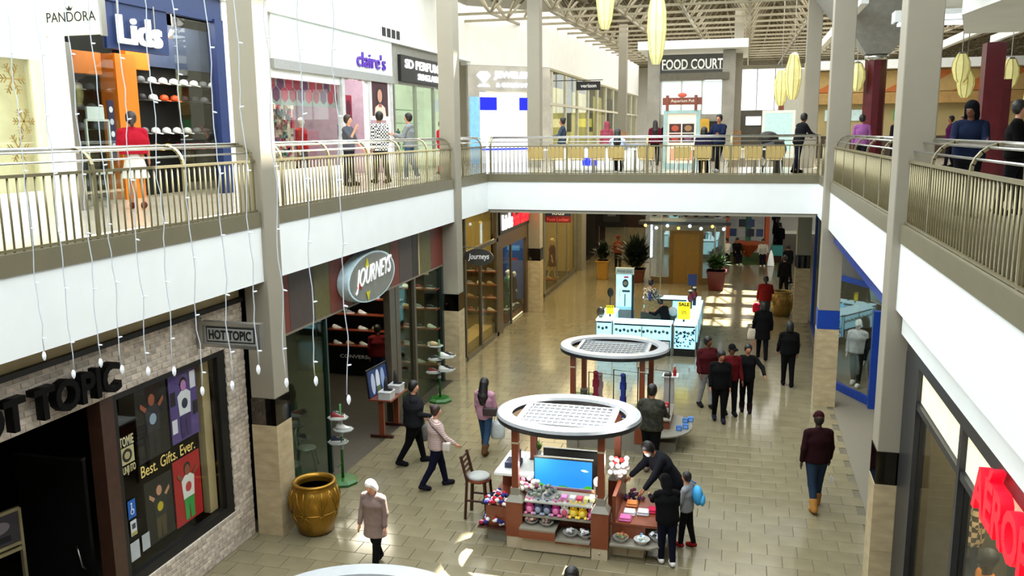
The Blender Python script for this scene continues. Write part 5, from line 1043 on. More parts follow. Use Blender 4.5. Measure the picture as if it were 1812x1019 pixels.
# ================================================================== kiosks
ring_m = mat('pale_grey_canopy', (160, 164, 168), 0.22, var=0.04); ring_edge = mat('charcoal_ring_edge', (36, 38, 42), 0.3)
kwood = mat('kiosk_cherry_veneer', (122, 62, 38), 0.3, var=0.12, scale=2.5, stretch=(3, 3, 0.4)); kgrey = mat('kiosk_grey_laminate', (132, 128, 116), 0.4, var=0.05); kcream = mat('kiosk_cream_drawer', (186, 172, 146), 0.35, var=0.06)
def ring_canopy(t, c, rx, ry, z, wdt=.24):
    cx, cy = c; n = 48
    def el(s0, zz): return [(cx + (rx - s0) * math.cos(2 * math.pi * k / n), cy + (ry - s0) * math.sin(2 * math.pi * k / n), zz) for k in range(n)]
    def band(name, rings, ma, sm=False):
        vs = [p for r in rings for p in r]; K = len(rings); fs = [(i * n + k, i * n + (k + 1) % n, ((i + 1) % K) * n + (k + 1) % n, ((i + 1) % K) * n + k) for i in range(K) for k in range(n)]
        return mk(name, MB().add(vs, fs), ma, t, smooth=sm)
    cr = band('canopy_ring', [el(0, z), el(.02, z + .05), el(wdt, z + .05), el(wdt + .02, z), el(wdt, z - .01), el(.02, z - .01)], ring_m, 0.5)
    band('ring_edge', [el(.01, z - .075), el(.0, z - .03), el(.0, z - .012), el(wdt, z - .012), el(wdt, z - .075)], ring_edge, 0.5)
    for sx in (-1, 1): mk('cross_bar', MB().bar((cx + sx * rx * .62, cy - ry * .62, z), (cx + sx * rx * .62, cy + ry * .62, z), .07, .05), ring_m, cr)
    for k in range(7): mk('lattice_bar', MB().bar((cx - rx * .6, cy - ry * .5 + k * ry / 6, z - .02), (cx + rx * .6, cy - ry * .5 + k * ry / 6, z - .02), .03, .03), ring_m, cr)
    for k in range(15): mk('lattice_bar', MB().bar((cx - rx * .56 + k * rx * .08, cy - ry * .52, z - .035), (cx - rx * .56 + k * rx * .08, cy + ry * .52, z - .035), .025, .02), ring_m, cr)
    mk('lattice_panel', MB().box(cx - rx * .6, cx + rx * .6, cy - ry * .52, cy + ry * .52, z - .07, z - .055), mat('smoked_panel', (84, 86, 92), 0.15), cr)
def kposts(t, pts, ztop, zb=1.02):
    for (x, y_) in pts:
        po = mk('post', MB().box(x - .055, x + .055, y_ - .055, y_ + .055, zb, ztop), kwood, t); mk('post_collar', MB().box(x - .06, x + .06, y_ - .06, y_ + .06, ztop - .3, ztop - .27), kcream, po)
        mk('post_foot', MB().box(x - .075, x + .075, y_ - .075, y_ + .075, zb - .2, zb), kgrey, po)
KZ = 2.15
# --- near kiosk with screens and plush toys
k1 = thing('toy_kiosk', 'round topped wooden kiosk with screens and soft toys in the middle of the floor', 'kiosk', (-2.7, 13.6, 0))
P1 = [(-3.46, 13.06), (-2.02, 12.96), (-3.46, 14.35), (-1.95, 14.35)]
kposts(k1, P1, KZ - .07); ring_canopy(k1, (-2.68, 13.6), 1.22, 1.02, KZ)
for (x, y_) in P1:
    mk('pillar', MB().box(x - .14, x + .14, y_ - .14, y_ + .14, .2, .80), kwood, k1); mk('pillar_foot', MB().box(x - .13, x + .13, y_ - .13, y_ + .13, 0, .2), kcream, k1)
    mk('pillar_cap', MB().add([(x - .15, y_ - .15, .8), (x + .15, y_ - .15, .8), (x + .15, y_ + .15, .8), (x - .15, y_ + .15, .8), (x - .08, y_ - .08, .9), (x + .08, y_ - .08, .9), (x + .08, y_ + .08, .9), (x - .08, y_ + .08, .9)], [(0, 1, 5, 4), (1, 2, 6, 5), (2, 3, 7, 6), (3, 0, 4, 7), (4, 5, 6, 7), (0, 3, 2, 1)]), kgrey, k1)
mk('plinth', MB().box(-3.31, -2.17, 12.86, 13.3, .02, .22), kcream, k1); mk('core_panel', MB().box(-3.3, -2.17, 13.3, 13.36, .22, .95), kwood, k1)
mk('low_tray', MB().box(-3.34, -2.74, 12.78, 13.28, .40, .43), kgrey, k1); mk('low_tray', MB().box(-2.74, -2.17, 12.78, 13.28, .26, .29), kgrey, k1); mk('tray_front', MB().box(-3.34, -2.74, 12.78, 12.80, .26, .40), kwood, k1); mk('tray_front', MB().box(-2.74, -2.17, 12.80, 12.82, .22, .26), kwood, k1)
mk('toy_shelf', MB().box(-3.32, -2.17, 12.95, 13.3, .56, .59), kgrey, k1); mk('top_tray', MB().prism([(-3.3, 12.98, .80), (-2.17, 12.98, .80), (-2.17, 13.40, .92), (-3.3, 13.40, .92)], (0, 0, 0), (0, 0, .025)), mat('clear_tray', (176, 178, 170), 0.2), k1)
mk('left_cabinet', MB().box(-4.0, -3.6, 13.1, 14.2, .2, .62), kwood, k1); mk('left_plinth', MB().box(-3.98, -3.6, 13.12, 14.2, 0, .2), kgrey, k1); mk('left_shelf', MB().box(-4.12, -3.6, 13.0, 13.5, .24, .27), wood_dark, k1)
mk('back_counter', MB().box(-3.95, -3.3, 14.0, 14.6, .2, .98), kwood, k1); mk('counter_top', MB().box(-3.98, -3.28, 13.55, 14.65, .98, 1.02), flat((206, 210, 206)), k1)
mk('right_cabinet', MB().box(-1.86, -1.32, 13.1, 14.1, .18, .52), kwood, k1); mk('right_plinth', MB().box(-1.84, -1.34, 13.06, 14.0, 0, .18), kcream, k1)
for k in range(2): mk('drawer', MB().box(-1.82 + k * .24, -1.60 + k * .24, 13.04, 13.06, .02, .17), kcream, k1)
mk('right_shelf', MB().prism([(-1.86, 12.82, 0), (-1.2, 12.82, 0), (-.98, 13.0, 0), (-.9, 13.35, 0), (-1.0, 13.7, 0), (-1.32, 13.7, 0), (-1.32, 13.1, 0), (-1.86, 13.1, 0)], (0, 0, .27), (0, 0, .30)), kgrey, k1); mk('right_table', MB().box(-1.88, -1.1, 13.08, 14.15, .52, .56), kwood, k1)
mk('side_panel', MB().box(-1.86, -1.80, 13.1, 14.4, .56, 1.0), kwood, k1); mk('under_rail', MB().tube([(-3.5, 13.5, 2.0), (-2.0, 13.7, 2.02)], .015, 6), chrome, k1)
for k, q in enumerate(((-2.28, 12.865, .11), (-2.02, 12.825, .11))): mk('drawer_knob', MB().ell(q, (.02, .015, .02), 8, 6), steel, k1, smooth=True)
# screens (plain generic landscape picture)
def screen(x0, x1, y_, z0, z1, label, pic):
    t = thing('screen', label, 'screen', ((x0 + x1) / 2, y_, z0)); mk('case', MB().box(x0 - .02, x1 + .02, y_, y_ + .05, z0 - .02, z1 + .02), black, t, bevel=.006); mk('foot', MB().box((x0 + x1) / 2 - .04, (x0 + x1) / 2 + .04, y_ + .01, y_ + .04, z0 - .14, z0 - .02), black, t)
    mk('top_edge', MB().box(x0 - .02, x1 + .02, y_ - .002, y_ + .052, z1 + .02, z1 + .035), chrome, t)
    if pic:
        E_ = lambda c, e=1.0: mat('screen_%d_%d_%d' % c, c, 0.3, emit=e, var=0.02)
        mk('picture', MB().box(x0, x1, y_ - .004, y_, z0, z1), E_((40, 130, 214)), t)
        shapes_on(t, (x0, y_ - .004, z0), (1, 0, 0), PZ, x1 - x0, z1 - z0, [('r', 0, 1, 0, .07, E_((110, 46, 34), .6)), ('p', [(0, .07), (.22, .07), (.18, .15), (.08, .22), (0, .2)], E_((70, 170, 40), .8)), ('p', [(.36, .07), (.66, .07), (.58, .15), (.5, .18), (.42, .15)], E_((50, 140, 30), .8)), ('p', [(.8, .07), (1, .07), (1, .2), (.93, .24), (.85, .16)], E_((70, 170, 40), .8)), ('e', .86, .72, .05, .03, E_((200, 226, 244), 1.0)), ('e', .89, .70, .05, .025, E_((200, 226, 244), 1.0))], lift=.002, nm='picture_print')
    else: mk('back', MB().box(x0, x1, y_ - .004, y_, z0, z1), flat((52, 56, 54)), t)
    return t
screen(-3.27, -2.28, 13.62, .78, 1.33, 'front screen showing a bright blue cartoon landscape', True); screen(-3.2, -2.2, 14.05, .80, 1.33, 'grey backed screen behind the lit one', False)
# soft toys and goods
def plush(x, y_, z, s, c1, c2, label, ears=True):
    t = thing('soft_toy', label, 'toy', (x, y_, z), 'soft toys on the kiosk shelf'); m1, m2 = flat(c1, .9), flat(c2, .9)
    mk('body', MB().ell((x, y_, z + .075 * s), (.075 * s, .06 * s, .075 * s), 10, 8), m1, t, smooth=True); mk('head', MB().ell((x, y_ - .01, z + .17 * s), (.062 * s, .055 * s, .058 * s), 10, 8), m1, t, smooth=True); hd_ = t.children[-1] if False else [c for c in t.children if c.name.startswith('head')][0]
    mk('belly', MB().ell((x, y_ - .045 * s, z + .075 * s), (.045 * s, .02 * s, .05 * s), 8, 6), m2, t, smooth=True)
    for sx in (-1, 1):
        if ears: mk('ear', MB().ell((x + sx * .04 * s, y_, z + .232 * s), (.02 * s, .012 * s, .03 * s), 8, 6), m2, hd_, smooth=True)
        mk('foot', MB().ell((x + sx * .05 * s, y_ - .05 * s, z + .02 * s), (.028 * s, .035 * s, .022 * s), 8, 6), m2, t, smooth=True); mk('eye', MB().ell((x + sx * .022 * s, y_ - .062 * s, z + .18 * s), (.008 * s, .006 * s, .009 * s), 6, 4), black, hd_)
PT = [((190, 60, 130), (230, 140, 180), 'pink'), ((60, 66, 96), (150, 160, 180), 'slate blue'), ((56, 60, 90), (140, 150, 170), 'dark blue'), ((170, 40, 120), (220, 130, 180), 'magenta'), ((214, 210, 214), (200, 90, 120), 'white'), ((222, 180, 24), (240, 214, 90), 'yellow'), ((226, 184, 20), (240, 214, 90), 'round yellow'), ((190, 70, 140), (224, 150, 190), 'small pink')]
for k, (a, b, nme) in enumerate(PT): plush(-3.22 + k * .148, 13.05, .59, 1.12 if k < 7 else .95, a, b, '%s soft toy, %s from the left on the middle kiosk shelf' % (nme, ORD[k]))
def bowl(x, y_, z, r, c, label, items):
    t = thing('goods_bowl', label, 'bowl', (x, y_, z), 'bowls of small goods on the kiosk'); mk('dish', MB().lathe([(r * .5, 0), (r * .9, r * .45), (r, r * .62), (r * .95, r * .62), (r * .85, r * .45), (r * .45, .015), (0, .015)], (x, y_, z), n=18), c, t, smooth=0.8)
    rnd = random.Random(int(x * 1000)); 
    for k in range(14):
        a = rnd.uniform(0, 6.28); q = rnd.uniform(0, .7) * r; R_ = Matrix.Rotation(rnd.uniform(0, 3), 3, 'X') @ Matrix.Rotation(rnd.uniform(0, 3), 3, 'Z')
        mk('packet', MB().cbox((0, 0, 0), (r * .45, r * .3, .025)).xf(Matrix.Translation((x + q * math.cos(a), y_ + q * math.sin(a), z + r * .55 + rnd.uniform(0, .05))) @ R_.to_4x4()), flat(items[k % len(items)]), t)
clearb = mat('clear_plastic_bowl', (196, 196, 190), 0.15, alpha=0.6); whiteb = flat((220, 220, 218))
bowl(-3.18, 13.0, .43, .12, clearb, 'clear bowl of pinkish packets at the left of the low tray', ((150, 110, 100), (190, 160, 150))); bowl(-2.92, 12.98, .43, .12, clearb, 'clear bowl of brownish packets on the raised low tray', ((120, 96, 84), (170, 150, 140)))
bowl(-2.52, 12.98, .29, .13, clearb, 'bowl of white and black trinkets on the lower tray', ((226, 226, 226), (210, 210, 212), (30, 30, 34))); bowl(-2.27, 12.98, .29, .13, clearb, 'bowl of black and white trinkets beside the kiosk pillar', ((20, 20, 24), (230, 230, 232)))
bowl(-1.70, 12.98, .30, .13, clearb, 'clear bowl of mixed sweets on the right kiosk shelf', ((180, 140, 90), (90, 150, 110), (190, 90, 60))); bowl(-1.36, 12.98, .30, .13, whiteb, 'white bowl of pale packets on the right kiosk shelf', ((210, 226, 226), (90, 150, 190), (230, 230, 210))); bowl(-1.12, 13.15, .30, .15, whiteb, 'white basket of foil packets at the curved shelf corner', ((240, 240, 244), (200, 204, 212), (60, 60, 70)))
bowl(-1.10, 13.48, .30, .12, whiteb, 'upper white basket at the curved shelf corner', ((240, 240, 240), (200, 190, 196)))
def heap(x0, x1, y0, y1, z, n, cols, label, s=.04):
    t = thing('toy_heap', label, 'toys', ((x0 + x1) / 2, (y0 + y1) / 2, z)); rnd = random.Random(n)
    for j, c in enumerate(cols):
        mb = MB()
        for k in range(n // len(cols)):
            u, v = rnd.random(), rnd.random(); h = (1 - abs(2 * u - 1)) * .10 * rnd.random()
            mb.ell((x0 + u * (x1 - x0), y0 + v * (y1 - y0), z + s + h * 1.5), (s * rnd.uniform(.8, 1.25), s * rnd.uniform(.6, 1), s * rnd.uniform(.6, 1)), 7, 5)
        o = mk('soft_pieces', mb, flat(c, .9), t, smooth=True); o['kind'] = 'stuff'
heap(-4.05, -3.62, 13.05, 13.5, .62, 90, ((30, 36, 110), (230, 230, 232), (190, 24, 50), (24, 24, 40), (226, 200, 200)), 'heap of red white and blue soft trinkets on the left cabinet'); heap(-4.08, -3.64, 13.02, 13.4, .27, 60, ((26, 30, 110), (230, 228, 232), (150, 20, 60)), 'heap of blue and white soft trinkets on the lower left shelf')
heap(-3.25, -2.75, 13.05, 13.35, .86, 50, ((120, 130, 120), (150, 160, 150), (90, 100, 110)), 'grey green packets heaped on the top tray', .035)
for k, (x, c, nm_) in enumerate(((-2.66, (214, 130, 190), 'pink'), (-2.52, (226, 220, 226), 'white'), (-2.40, (200, 60, 90), 'red'), (-2.28, (226, 226, 150), 'yellow'), (-2.20, (236, 232, 180), 'cream'))):
    t = thing('gift_card', '%s boxed gift on the top kiosk tray' % nm_, 'gift box', (x, 13.15, .86), 'gifts on the top tray'); mk('box', MB().box(x - .05, x + .05, 13.08, 13.22, .862, .90), flat(c), t); mk('picture', MB().box(x - .035, x + .035, 13.10, 13.2, .90, .903), flat(tuple(min(255, v + 30) for v in c)), t)
for k, (x, y_, c, nm_) in enumerate(((-1.62, 13.45, (240, 240, 244), 'large white'), (-1.40, 13.5, (220, 226, 236), 'pale blue'), (-1.24, 13.62, (220, 40, 90), 'bright pink'), (-1.66, 13.22, (226, 120, 180), 'rose pink'), (-1.62, 13.80, (230, 150, 90), 'orange'))):
    t = thing('plush_blanket', '%s folded cloth on the right kiosk table' % nm_, 'cloth', (x, y_, .56), 'cloths on the right kiosk table'); mk('fold', MB().box(x - .10, x + .10, y_ - .09, y_ + .09, .562, .60), flat(c, .9), t, bevel=.015); mk('fold', MB().box(x - .09, x + .09, y_ - .085, y_ + .085, .601, .63), flat(tuple(max(0, v - 12) for v in c), .9), t, bevel=.012)
heap(-1.8, -1.45, 13.95, 14.12, .56, 30, ((90, 24, 60), (40, 24, 44)), 'dark purple soft trinkets at the back of the right table', .035)
t = thing('globe_lamp', 'glowing white globe lamp beside the right kiosk post', 'lamp', (-2.12, 13.2, .95)); mk('globe', MB().ell((-2.12, 13.22, 1.17), (.07, .07, .08), 12, 8), mat('warm_globe', (255, 236, 220), emit=3.0, var=0), t, smooth=True); mk('base', MB().tube([(-2.12, 13.22, .92), (-2.12, 13.22, 1.1)], .03, 8), black, t)
t = thing('white_bouquet', 'white and red paper flower bunch on the right kiosk panel', 'flowers', (-1.85, 13.9, 1.0)); rnd = random.Random(5)
mk('vase', MB().lathe([(.05, 0), (.07, .1), (.05, .16)], (-1.86, 13.85, 1.0), n=12), whiteb, t)
for k in range(26): mk('bloom', MB().ell((-1.86 + rnd.uniform(-.14, .14), 13.85 + rnd.uniform(-.12, .12), 1.17 + rnd.uniform(-.08, .2)), (.05, .05, .045), 7, 5), flat((250, 248, 244) if k % 6 else (190, 40, 40), .8), t, smooth=True)
t = thing('white_bouquet', 'white and pink flower bunch at the left of the kiosk', 'flowers', (-3.35, 13.25, .9)); mk('vase', MB().lathe([(.05, 0), (.06, .08), (.05, .1)], (-3.3, 13.22, .9), n=12), whiteb, t)
for k in range(20): mk('bloom', MB().ell((-3.3 + rnd.uniform(-.12, .16), 13.2 + rnd.uniform(-.08, .1), 1.0 + rnd.uniform(-.06, .1)), (.045, .045, .04), 7, 5), flat((248, 246, 240) if k % 4 else (214, 120, 150), .8), t, smooth=True)
t = thing('cash_register', 'dark till with papers on the white kiosk counter', 'till', (-3.7, 14.1, 1.02)); mk('body', MB().box(-3.86, -3.6, 13.8, 14.1, 1.02, 1.12), n_shoe, t, bevel=.01); mk('paper', MB().box(-3.84, -3.62, 14.15, 14.45, 1.021, 1.03), flat((236, 240, 240)), t); mk('display', MB().box(-3.66, -3.62, 13.85, 14.05, 1.12, 1.3), black, t)
t = thing('small_plant', 'small potted green plant at the back of the kiosk counter', 'plant', (-3.4, 14.5, 1.02)); mk('pot', MB().lathe([(.05, 0), (.07, .1)], (-3.42, 14.5, 1.02), n=12), whiteb, t)
lf = MB()
for k in range(60):
    a = random.uniform(0, 6.28); d = Vector((math.cos(a) * .5, math.sin(a) * .5, random.uniform(.3, 1))) * random.uniform(.1, .22); s = Vector((-math.sin(a), math.cos(a), 0)) * .025; b = Vector((-3.42, 14.5, 1.12)); lf.add([b, b + d * .5 - s, b + d * .5 + s, b + d], [(0, 1, 2), (1, 3, 2)])
o = mk('leaves', lf, mat('fresh_leaf', (96, 150, 60), 0.5, var=0.2), t); o['kind'] = 'stuff'
# bar chair
bc = thing('bar_chair', 'dark mahogany ladder back bar chair with pale cushion beside the kiosk', 'chair', (-4.38, 13.95, 0))
cx, cy = -4.38, 13.95
for sx, sy in ((1, -1), (1, 1)): mk('leg', MB().bar((cx + sx * .15, cy + sy * .16, .72), (cx + sx * .2, cy + sy * .19, 0), .045, .045), wood_dark, bc)
for sy in (-1, 1): mk('back_leg', MB().bar((cx - .21, cy + sy * .19, 0), (cx - .17, cy + sy * .17, .74), .045, .045), wood_dark, bc); mk('back_post', MB().bar((cx - .17, cy + sy * .17, .72), (cx - .28, cy + sy * .17, 1.16), .045, .04), wood_dark, bc)
for z, f in ((.85, .3), (.94, .5), (1.03, .7), (1.12, .9)): mk('ladder_slat', MB().bar((cx - .17 - .11 * f, cy - .17, z), (cx - .17 - .11 * f, cy + .17, z), .02, .045), wood_dark, bc)
mk('seat_frame', MB().lathe([(.2, .68), (.215, .70), (.215, .73), (.2, .735)], (cx, cy, 0), n=20), wood_red, bc); mk('cushion', MB().lathe([(.2, .735), (.21, .76), (.18, .79), (0, .80)], (cx, cy, 0), n=20), flat((150, 152, 150)), bc, smooth=True)
for p, q in (((cx + .19, cy - .18, .28), (cx + .19, cy + .18, .28)), ((cx - .2, cy - .18, .35), (cx + .18, cy - .18, .35)), ((cx - .2, cy + .18, .35), (cx + .18, cy + .18, .35))): mk('stretcher', MB().bar(p, q, .03, .03), wood_dark, bc)
add_light('kiosk_lamp_left', 'POINT', (-3.25, 13.2, 1.35), 14, (1, .93, .85), size=.06); add_light('kiosk_lamp_right', 'POINT', (-1.75, 13.5, 1.45), 22, (1, .95, .9), size=.06)
# --- second kiosk
k2 = thing('clothes_kiosk', 'round topped wooden kiosk with scarf rails behind the toy kiosk', 'kiosk', (-2.6, 18.4, 0))
P2 = [(-3.42, 17.85), (-1.92, 17.78), (-3.40, 19.1), (-1.86, 19.1)]
kposts(k2, P2, KZ - .07, .95); ring_canopy(k2, (-2.6, 18.35), 1.2, 1.0, KZ)
for (x, y_) in P2: mk('pillar', MB().box(x - .13, x + .13, y_ - .13, y_ + .13, .22, .75), kwood, k2); mk('pillar_foot', MB().box(x - .12, x + .12, y_ - .12, y_ + .12, 0, .22), kgrey, k2)
mk('base_panel', MB().box(-3.3, -2.05, 17.8, 17.86, 0, .5), kgrey, k2); mk('counter', MB().box(-3.3, -2.05, 17.86, 18.3, .5, .54), kgrey, k2); mk('left_base', MB().box(-3.5, -3.4, 18.0, 19.0, 0, .6), kgrey, k2)
mk('right_step', MB().box(-1.9, -1.35, 18.2, 19.3, .2, .6), kwood, k2); mk('right_top', MB().box(-1.92, -1.33, 18.15, 19.35, .6, .63), kgrey, k2); mk('right_plinth', MB().box(-1.9, -1.2, 17.95, 19.2, 0, .2), kgrey, k2)
mk('curved_shelf', MB().prism([(-1.95, 17.75, 0)] + [(-1.6 + .72 * math.cos(a), 18.5 + .85 * math.sin(a), 0) for a in [-1.45 + k * .25 for k in range(11)]] + [(-1.6, 19.3, 0), (-1.9, 19.0, 0)], (0, 0, .38), (0, 0, .41)), kgrey, k2)
for k in range(3): mk('clothes_rail', MB().tube([(-3.1 + .5 * k, 18.0 + .3 * k, .54), (-3.1 + .5 * k, 18.0 + .3 * k, 1.65), (-2.3 + .45 * k, 18.0 + .3 * k, 1.6), (-2.3 + .45 * k, 18.0 + .3 * k, .54)], .014, 6), black, k2)
mk('glass_tray', MB().box(-3.6, -3.0, 18.9, 19.3, .62, .9), glass('tray_glass', (200, 214, 206), 0.15), k2); mk('fabric_cover', MB().box(-2.95, -2.15, 18.4, 18.9, .54, .72), flat((196, 190, 160)), k2)
def scarf(x, y_, z1, c, label):
    t = thing('hanging_scarf', label, 'scarf', (x, y_, z1), 'scarves on the second kiosk'); a = MB()
    for k in range(6):
        z = z1 - k * .16; w_ = .05 + .02 * (k % 2); a.add([(x - w_, y_ + .01 * (k % 2), z), (x + w_, y_ - .01 * (k % 2), z), (x + w_, y_ + .01 * (k % 2), z - .16), (x - w_, y_ - .01 * (k % 2), z - .16), (x - w_, y_ + .03, z), (x + w_, y_ + .03, z), (x + w_, y_ + .03, z - .16), (x - w_, y_ + .03, z - .16)], [(0, 1, 2, 3), (7, 6, 5, 4), (0, 4, 5, 1), (2, 6, 7, 3), (0, 3, 7, 4), (1, 5, 6, 2)])
    mk('cloth', a, flat(c, .8), t); mk('knot', MB().ell((x, y_, z1), (.06, .04, .05), 8, 6), flat(tuple(min(255, v + 20) for v in c), .8), t, smooth=True)
scarf(-2.95, 18.0, 1.64, (130, 26, 50), 'dark red scarf knotted on the second kiosk rail'); scarf(-2.35, 18.0, 1.62, (30, 50, 140), 'blue scarf knotted on the second kiosk rail'); scarf(-2.86, 18.02, 1.6, (150, 120, 124), 'pale pink scarf beside the dark red one')
for k, (x, y_, z, c, lb) in enumerate(((-1.15, 18.2, .41, (50, 100, 170), 'front blue box on the curved kiosk shelf'), (-1.02, 18.35, .41, (60, 112, 180), 'second blue box on the curved kiosk shelf'), (-1.05, 18.75, .41, (54, 104, 172), 'left rear blue box on the curved kiosk shelf'), (-.94, 18.85, .41, (70, 120, 190), 'right rear blue box on the curved kiosk shelf'), (-1.75, 17.95, .41, (180, 40, 46), 'red box by the camouflage jacket'), (-1.75, 18.0, .41, (60, 50, 110), 'purple striped box by the camouflage jacket'), (-1.5, 19.1, .63, (190, 40, 44), 'red topped box on the rear kiosk counter'), (-1.55, 18.9, .63, (214, 216, 216), 'white box on the rear kiosk counter'))):
    t = thing('goods_box', lb, 'box', (x, y_, z), 'boxes on the second kiosk'); dz = .1 if k != 4 else .18; mk('carton', MB().box(x - .06, x + .06, y_ - .05 - (.06 if k == 5 else 0), y_ + .05, z + .001, z + dz), flat(c), t); mk('print', MB().box(x - .04, x + .04, y_ - .053 - (.06 if k == 5 else 0), y_ - .05 - (.06 if k == 5 else 0), z + .02, z + dz - .02), flat(tuple(min(255, v + 60) for v in c)), t)
t = thing('goods_stand', 'white stand with phones and a red bottle behind the second kiosk', 'stand', (-1.5, 19.8, 0)); mk('column', MB().box(-1.62, -1.4, 19.7, 19.95, 0, 1.15), flat((200, 200, 198)), t); mk('top', MB().box(-1.66, -1.3, 19.65, 20.0, 1.15, 1.18), flat((210, 210, 208)), t); mk('bottle', MB().lathe([(.04, 0), (.04, .14), (.02, .18), (.02, .22)], (-1.38, 19.75, 1.18), n=10), flat((170, 30, 30)), t); mk('pad', MB().box(-1.62, -1.45, 19.68, 19.85, 1.18, 1.22), black, t)
# --- nearest kiosk: only its ring shows
k0 = thing('near_kiosk', 'white canopy ring of the nearest kiosk at the bottom edge', 'kiosk', (-3.4, 7.05, 0)); P0 = [(-4.15, 6.45), (-2.65, 6.45), (-4.15, 7.7), (-2.65, 7.7)]
kposts(k0, P0, KZ - .07, .95); ring_canopy(k0, (-3.42, 7.05), 1.22, 1.02, KZ)
for (x, y_) in P0: mk('pillar', MB().box(x - .13, x + .13, y_ - .13, y_ + .13, 0, .76), kwood, k0)
# --- lit glass kiosk
ice = mat('icy_lit_panel', (160, 226, 246), 0.3, emit=1.2, var=0.12, scale=9); ice2 = mat('icy_lit_top', (190, 236, 252), 0.25, emit=1.9, var=0.05)
k3 = thing('lit_glass_kiosk', 'kiosk of white lit glass counters under the bridge', 'kiosk', (-2.8, 28.4, 0)); dkb = mat('dark_base', (18, 18, 20), 0.3)
def showcase(x0, x1, y0, y1, face):
    mk('base', MB().box(x0 + .02, x1 - .02, y0 + .02, y1 - .02, 0, .24), dkb, k3); mk('lit_body', MB().box(x0 + .03, x1 - .03, y0 + .03, y1 - .03, .24, .90), ice, k3); mk('lit_top', MB().box(x0, x1, y0, y1, .96, 1.0), ice2, k3)
    mk('dark_bar', MB().box(x0 + .04, x1 - .04, y0 + .04, y1 - .04, .90, .96), dkb, k3)  # recessed dark frame bar below the lit top
    ln = (x1 - x0) if face in 'fb' else (y1 - y0); n = max(1, int(ln / .75))
    for k in range(n + 1):
        if face in 'fb': yy = y0 if face == 'f' else y1; mk('edge_bar', MB().box(x0 + k * ln / n - .012, x0 + k * ln / n + .012, yy - .012, yy + .012, .05, 1.0), steel, k3)
        else: xx = x0 if face == 'l' else x1; mk('edge_bar', MB().box(xx - .012, xx + .012, y0 + k * ln / n - .012, y0 + k * ln / n + .012, .05, 1.0), steel, k3)
showcase(-3.75, -1.95, 26.05, 26.65, 'f'); showcase(-1.9, -1.22, 26.1, 27.0, 'f'); showcase(-4.32, -3.8, 26.25, 27.2, 'f'); showcase(-1.75, -1.2, 27.05, 30.2, 'r'); showcase(-4.3, -3.85, 27.3, 28.2, 'l'); showcase(-3.3, -1.3, 30.3, 30.85, 'b')
rnd = random.Random(11)
for (x0, x1, y_) in ((-3.7, -2.0, 26.07), (-1.86, -1.26, 26.12), (-4.28, -3.85, 26.27)):
    for k in range(int((x1 - x0) / .12)):
        x = x0 + .06 + k * .12; mk('displayed_item', MB().ell((x, y_, .76 - .03 * (k % 2)), (.045, .012, .05), 8, 5), flat((40, 60, 74) if k % 3 else (90, 110, 80)), k3)
for k in range(40): mk('displayed_item', MB().cbox((rnd.uniform(-1.85, -1.27), 26.115, rnd.uniform(.3, .85)), (.05, .02, .04)), flat((70, 110, 140) if k % 2 else (30, 46, 60)), k3)
mk('plinth_panel', MB().box(-3.0, -1.98, 26.04, 26.05, .10, .50), mat('black_gloss', (14, 14, 15), 0.2), k3)
put_text(k3, 'PREMIUM', (-2.95, 26.035, .26), (1, 0, 0), PZ, .78, .2, flat((220, 226, 226), emit=.3), depth=.004, bold=.03); mk('emblem', MB().prism([(-2.1 + .09 * a, 26.04, .3 + .16 * b) for a, b in ((-1, 1), (1, 1), (1, -.2), (0, -1), (-1, -.2))], (0, 0, 0), (0, -.006, 0)), flat((200, 204, 204)), k3)
# racks, tower and signs on the lit kiosk
t = thing('display_tower', 'tall lit display tower with hanging accessories on the lit kiosk', 'tower', (-3.7, 28.5, 0)); mk('post', MB().box(-3.48, -3.40, 28.45, 28.55, 0, 2.3), dkb, t); mk('panel', MB().box(-4.0, -3.48, 28.46, 28.54, .9, 2.1), ice, t); mk('header', MB().box(-4.02, -3.40, 28.44, 28.56, 2.1, 2.32), mat('header_grey', (176, 190, 190), 0.4), t); mk('skirt', MB().prism([(-4.0, 28.46, .3), (-3.3, 28.46, .3), (-3.42, 28.46, 1.0), (-4.0, 28.46, 1.0)], (0, 0, 0), (0, .07, 0)), mat('grey_skirt', (120, 124, 124), 0.4), t)
put_text(t, 'PHONE CASES', (-3.96, 28.435, 2.16), (1, 0, 0), PZ, .5, .09, flat((40, 50, 56)), depth=.003)
shapes_on(t, (-4.0, 28.46, .9), (1, 0, 0), PZ, .52, 1.2, [('e', .6, .75, .2, .12, (30, 40, 46)), ('e', .6, .75, .14, .06, (120, 124, 110)), ('r', .5, .8, .9, .95, (200, 40, 90)), ('r', .4, .9, .5, .56, (40, 56, 70)), ('r', .55, .62, .1, .45, (60, 80, 90)), ('r', .2, .3, .2, .6, (230, 240, 244))])
def sale_sign(x, y_, z, w_, h, label, txt):
    t = thing('sale_sign', label, 'sign', (x, y_, z)); mk('card', MB().box(x - w_ / 2, x + w_ / 2, y_ - .005, y_ + .005, z + .08, z + .08 + h), mat('bright_yellow_card', (250, 226, 20), 0.6, emit=.35, var=.03), t); mk('stand', MB().box(x - .03, x + .03, y_ + .006, y_ + .03, z, z + .2), black, t)
    put_text(t, txt, (x - w_ * .42, y_ - .006, z + .08 + h * .76), (1, 0, 0), PZ, w_ * .84, h * .19, black, depth=.003, bold=.03)
    if h > .4: put_text(t, '50%', (x - w_ * .2, y_ - .006, z + .08 + h * .3), (1, 0, 0), PZ, w_ * .4, h * .2, flat((120, 90, 20)), depth=.003)
sale_sign(-1.62, 26.5, 1.0, .38, .55, 'big yellow sale card on the front right lit counter', 'SALE'); sale_sign(-3.95, 26.8, 1.0, .24, .28, 'small yellow sale card on the left lit counter', 'SALE')
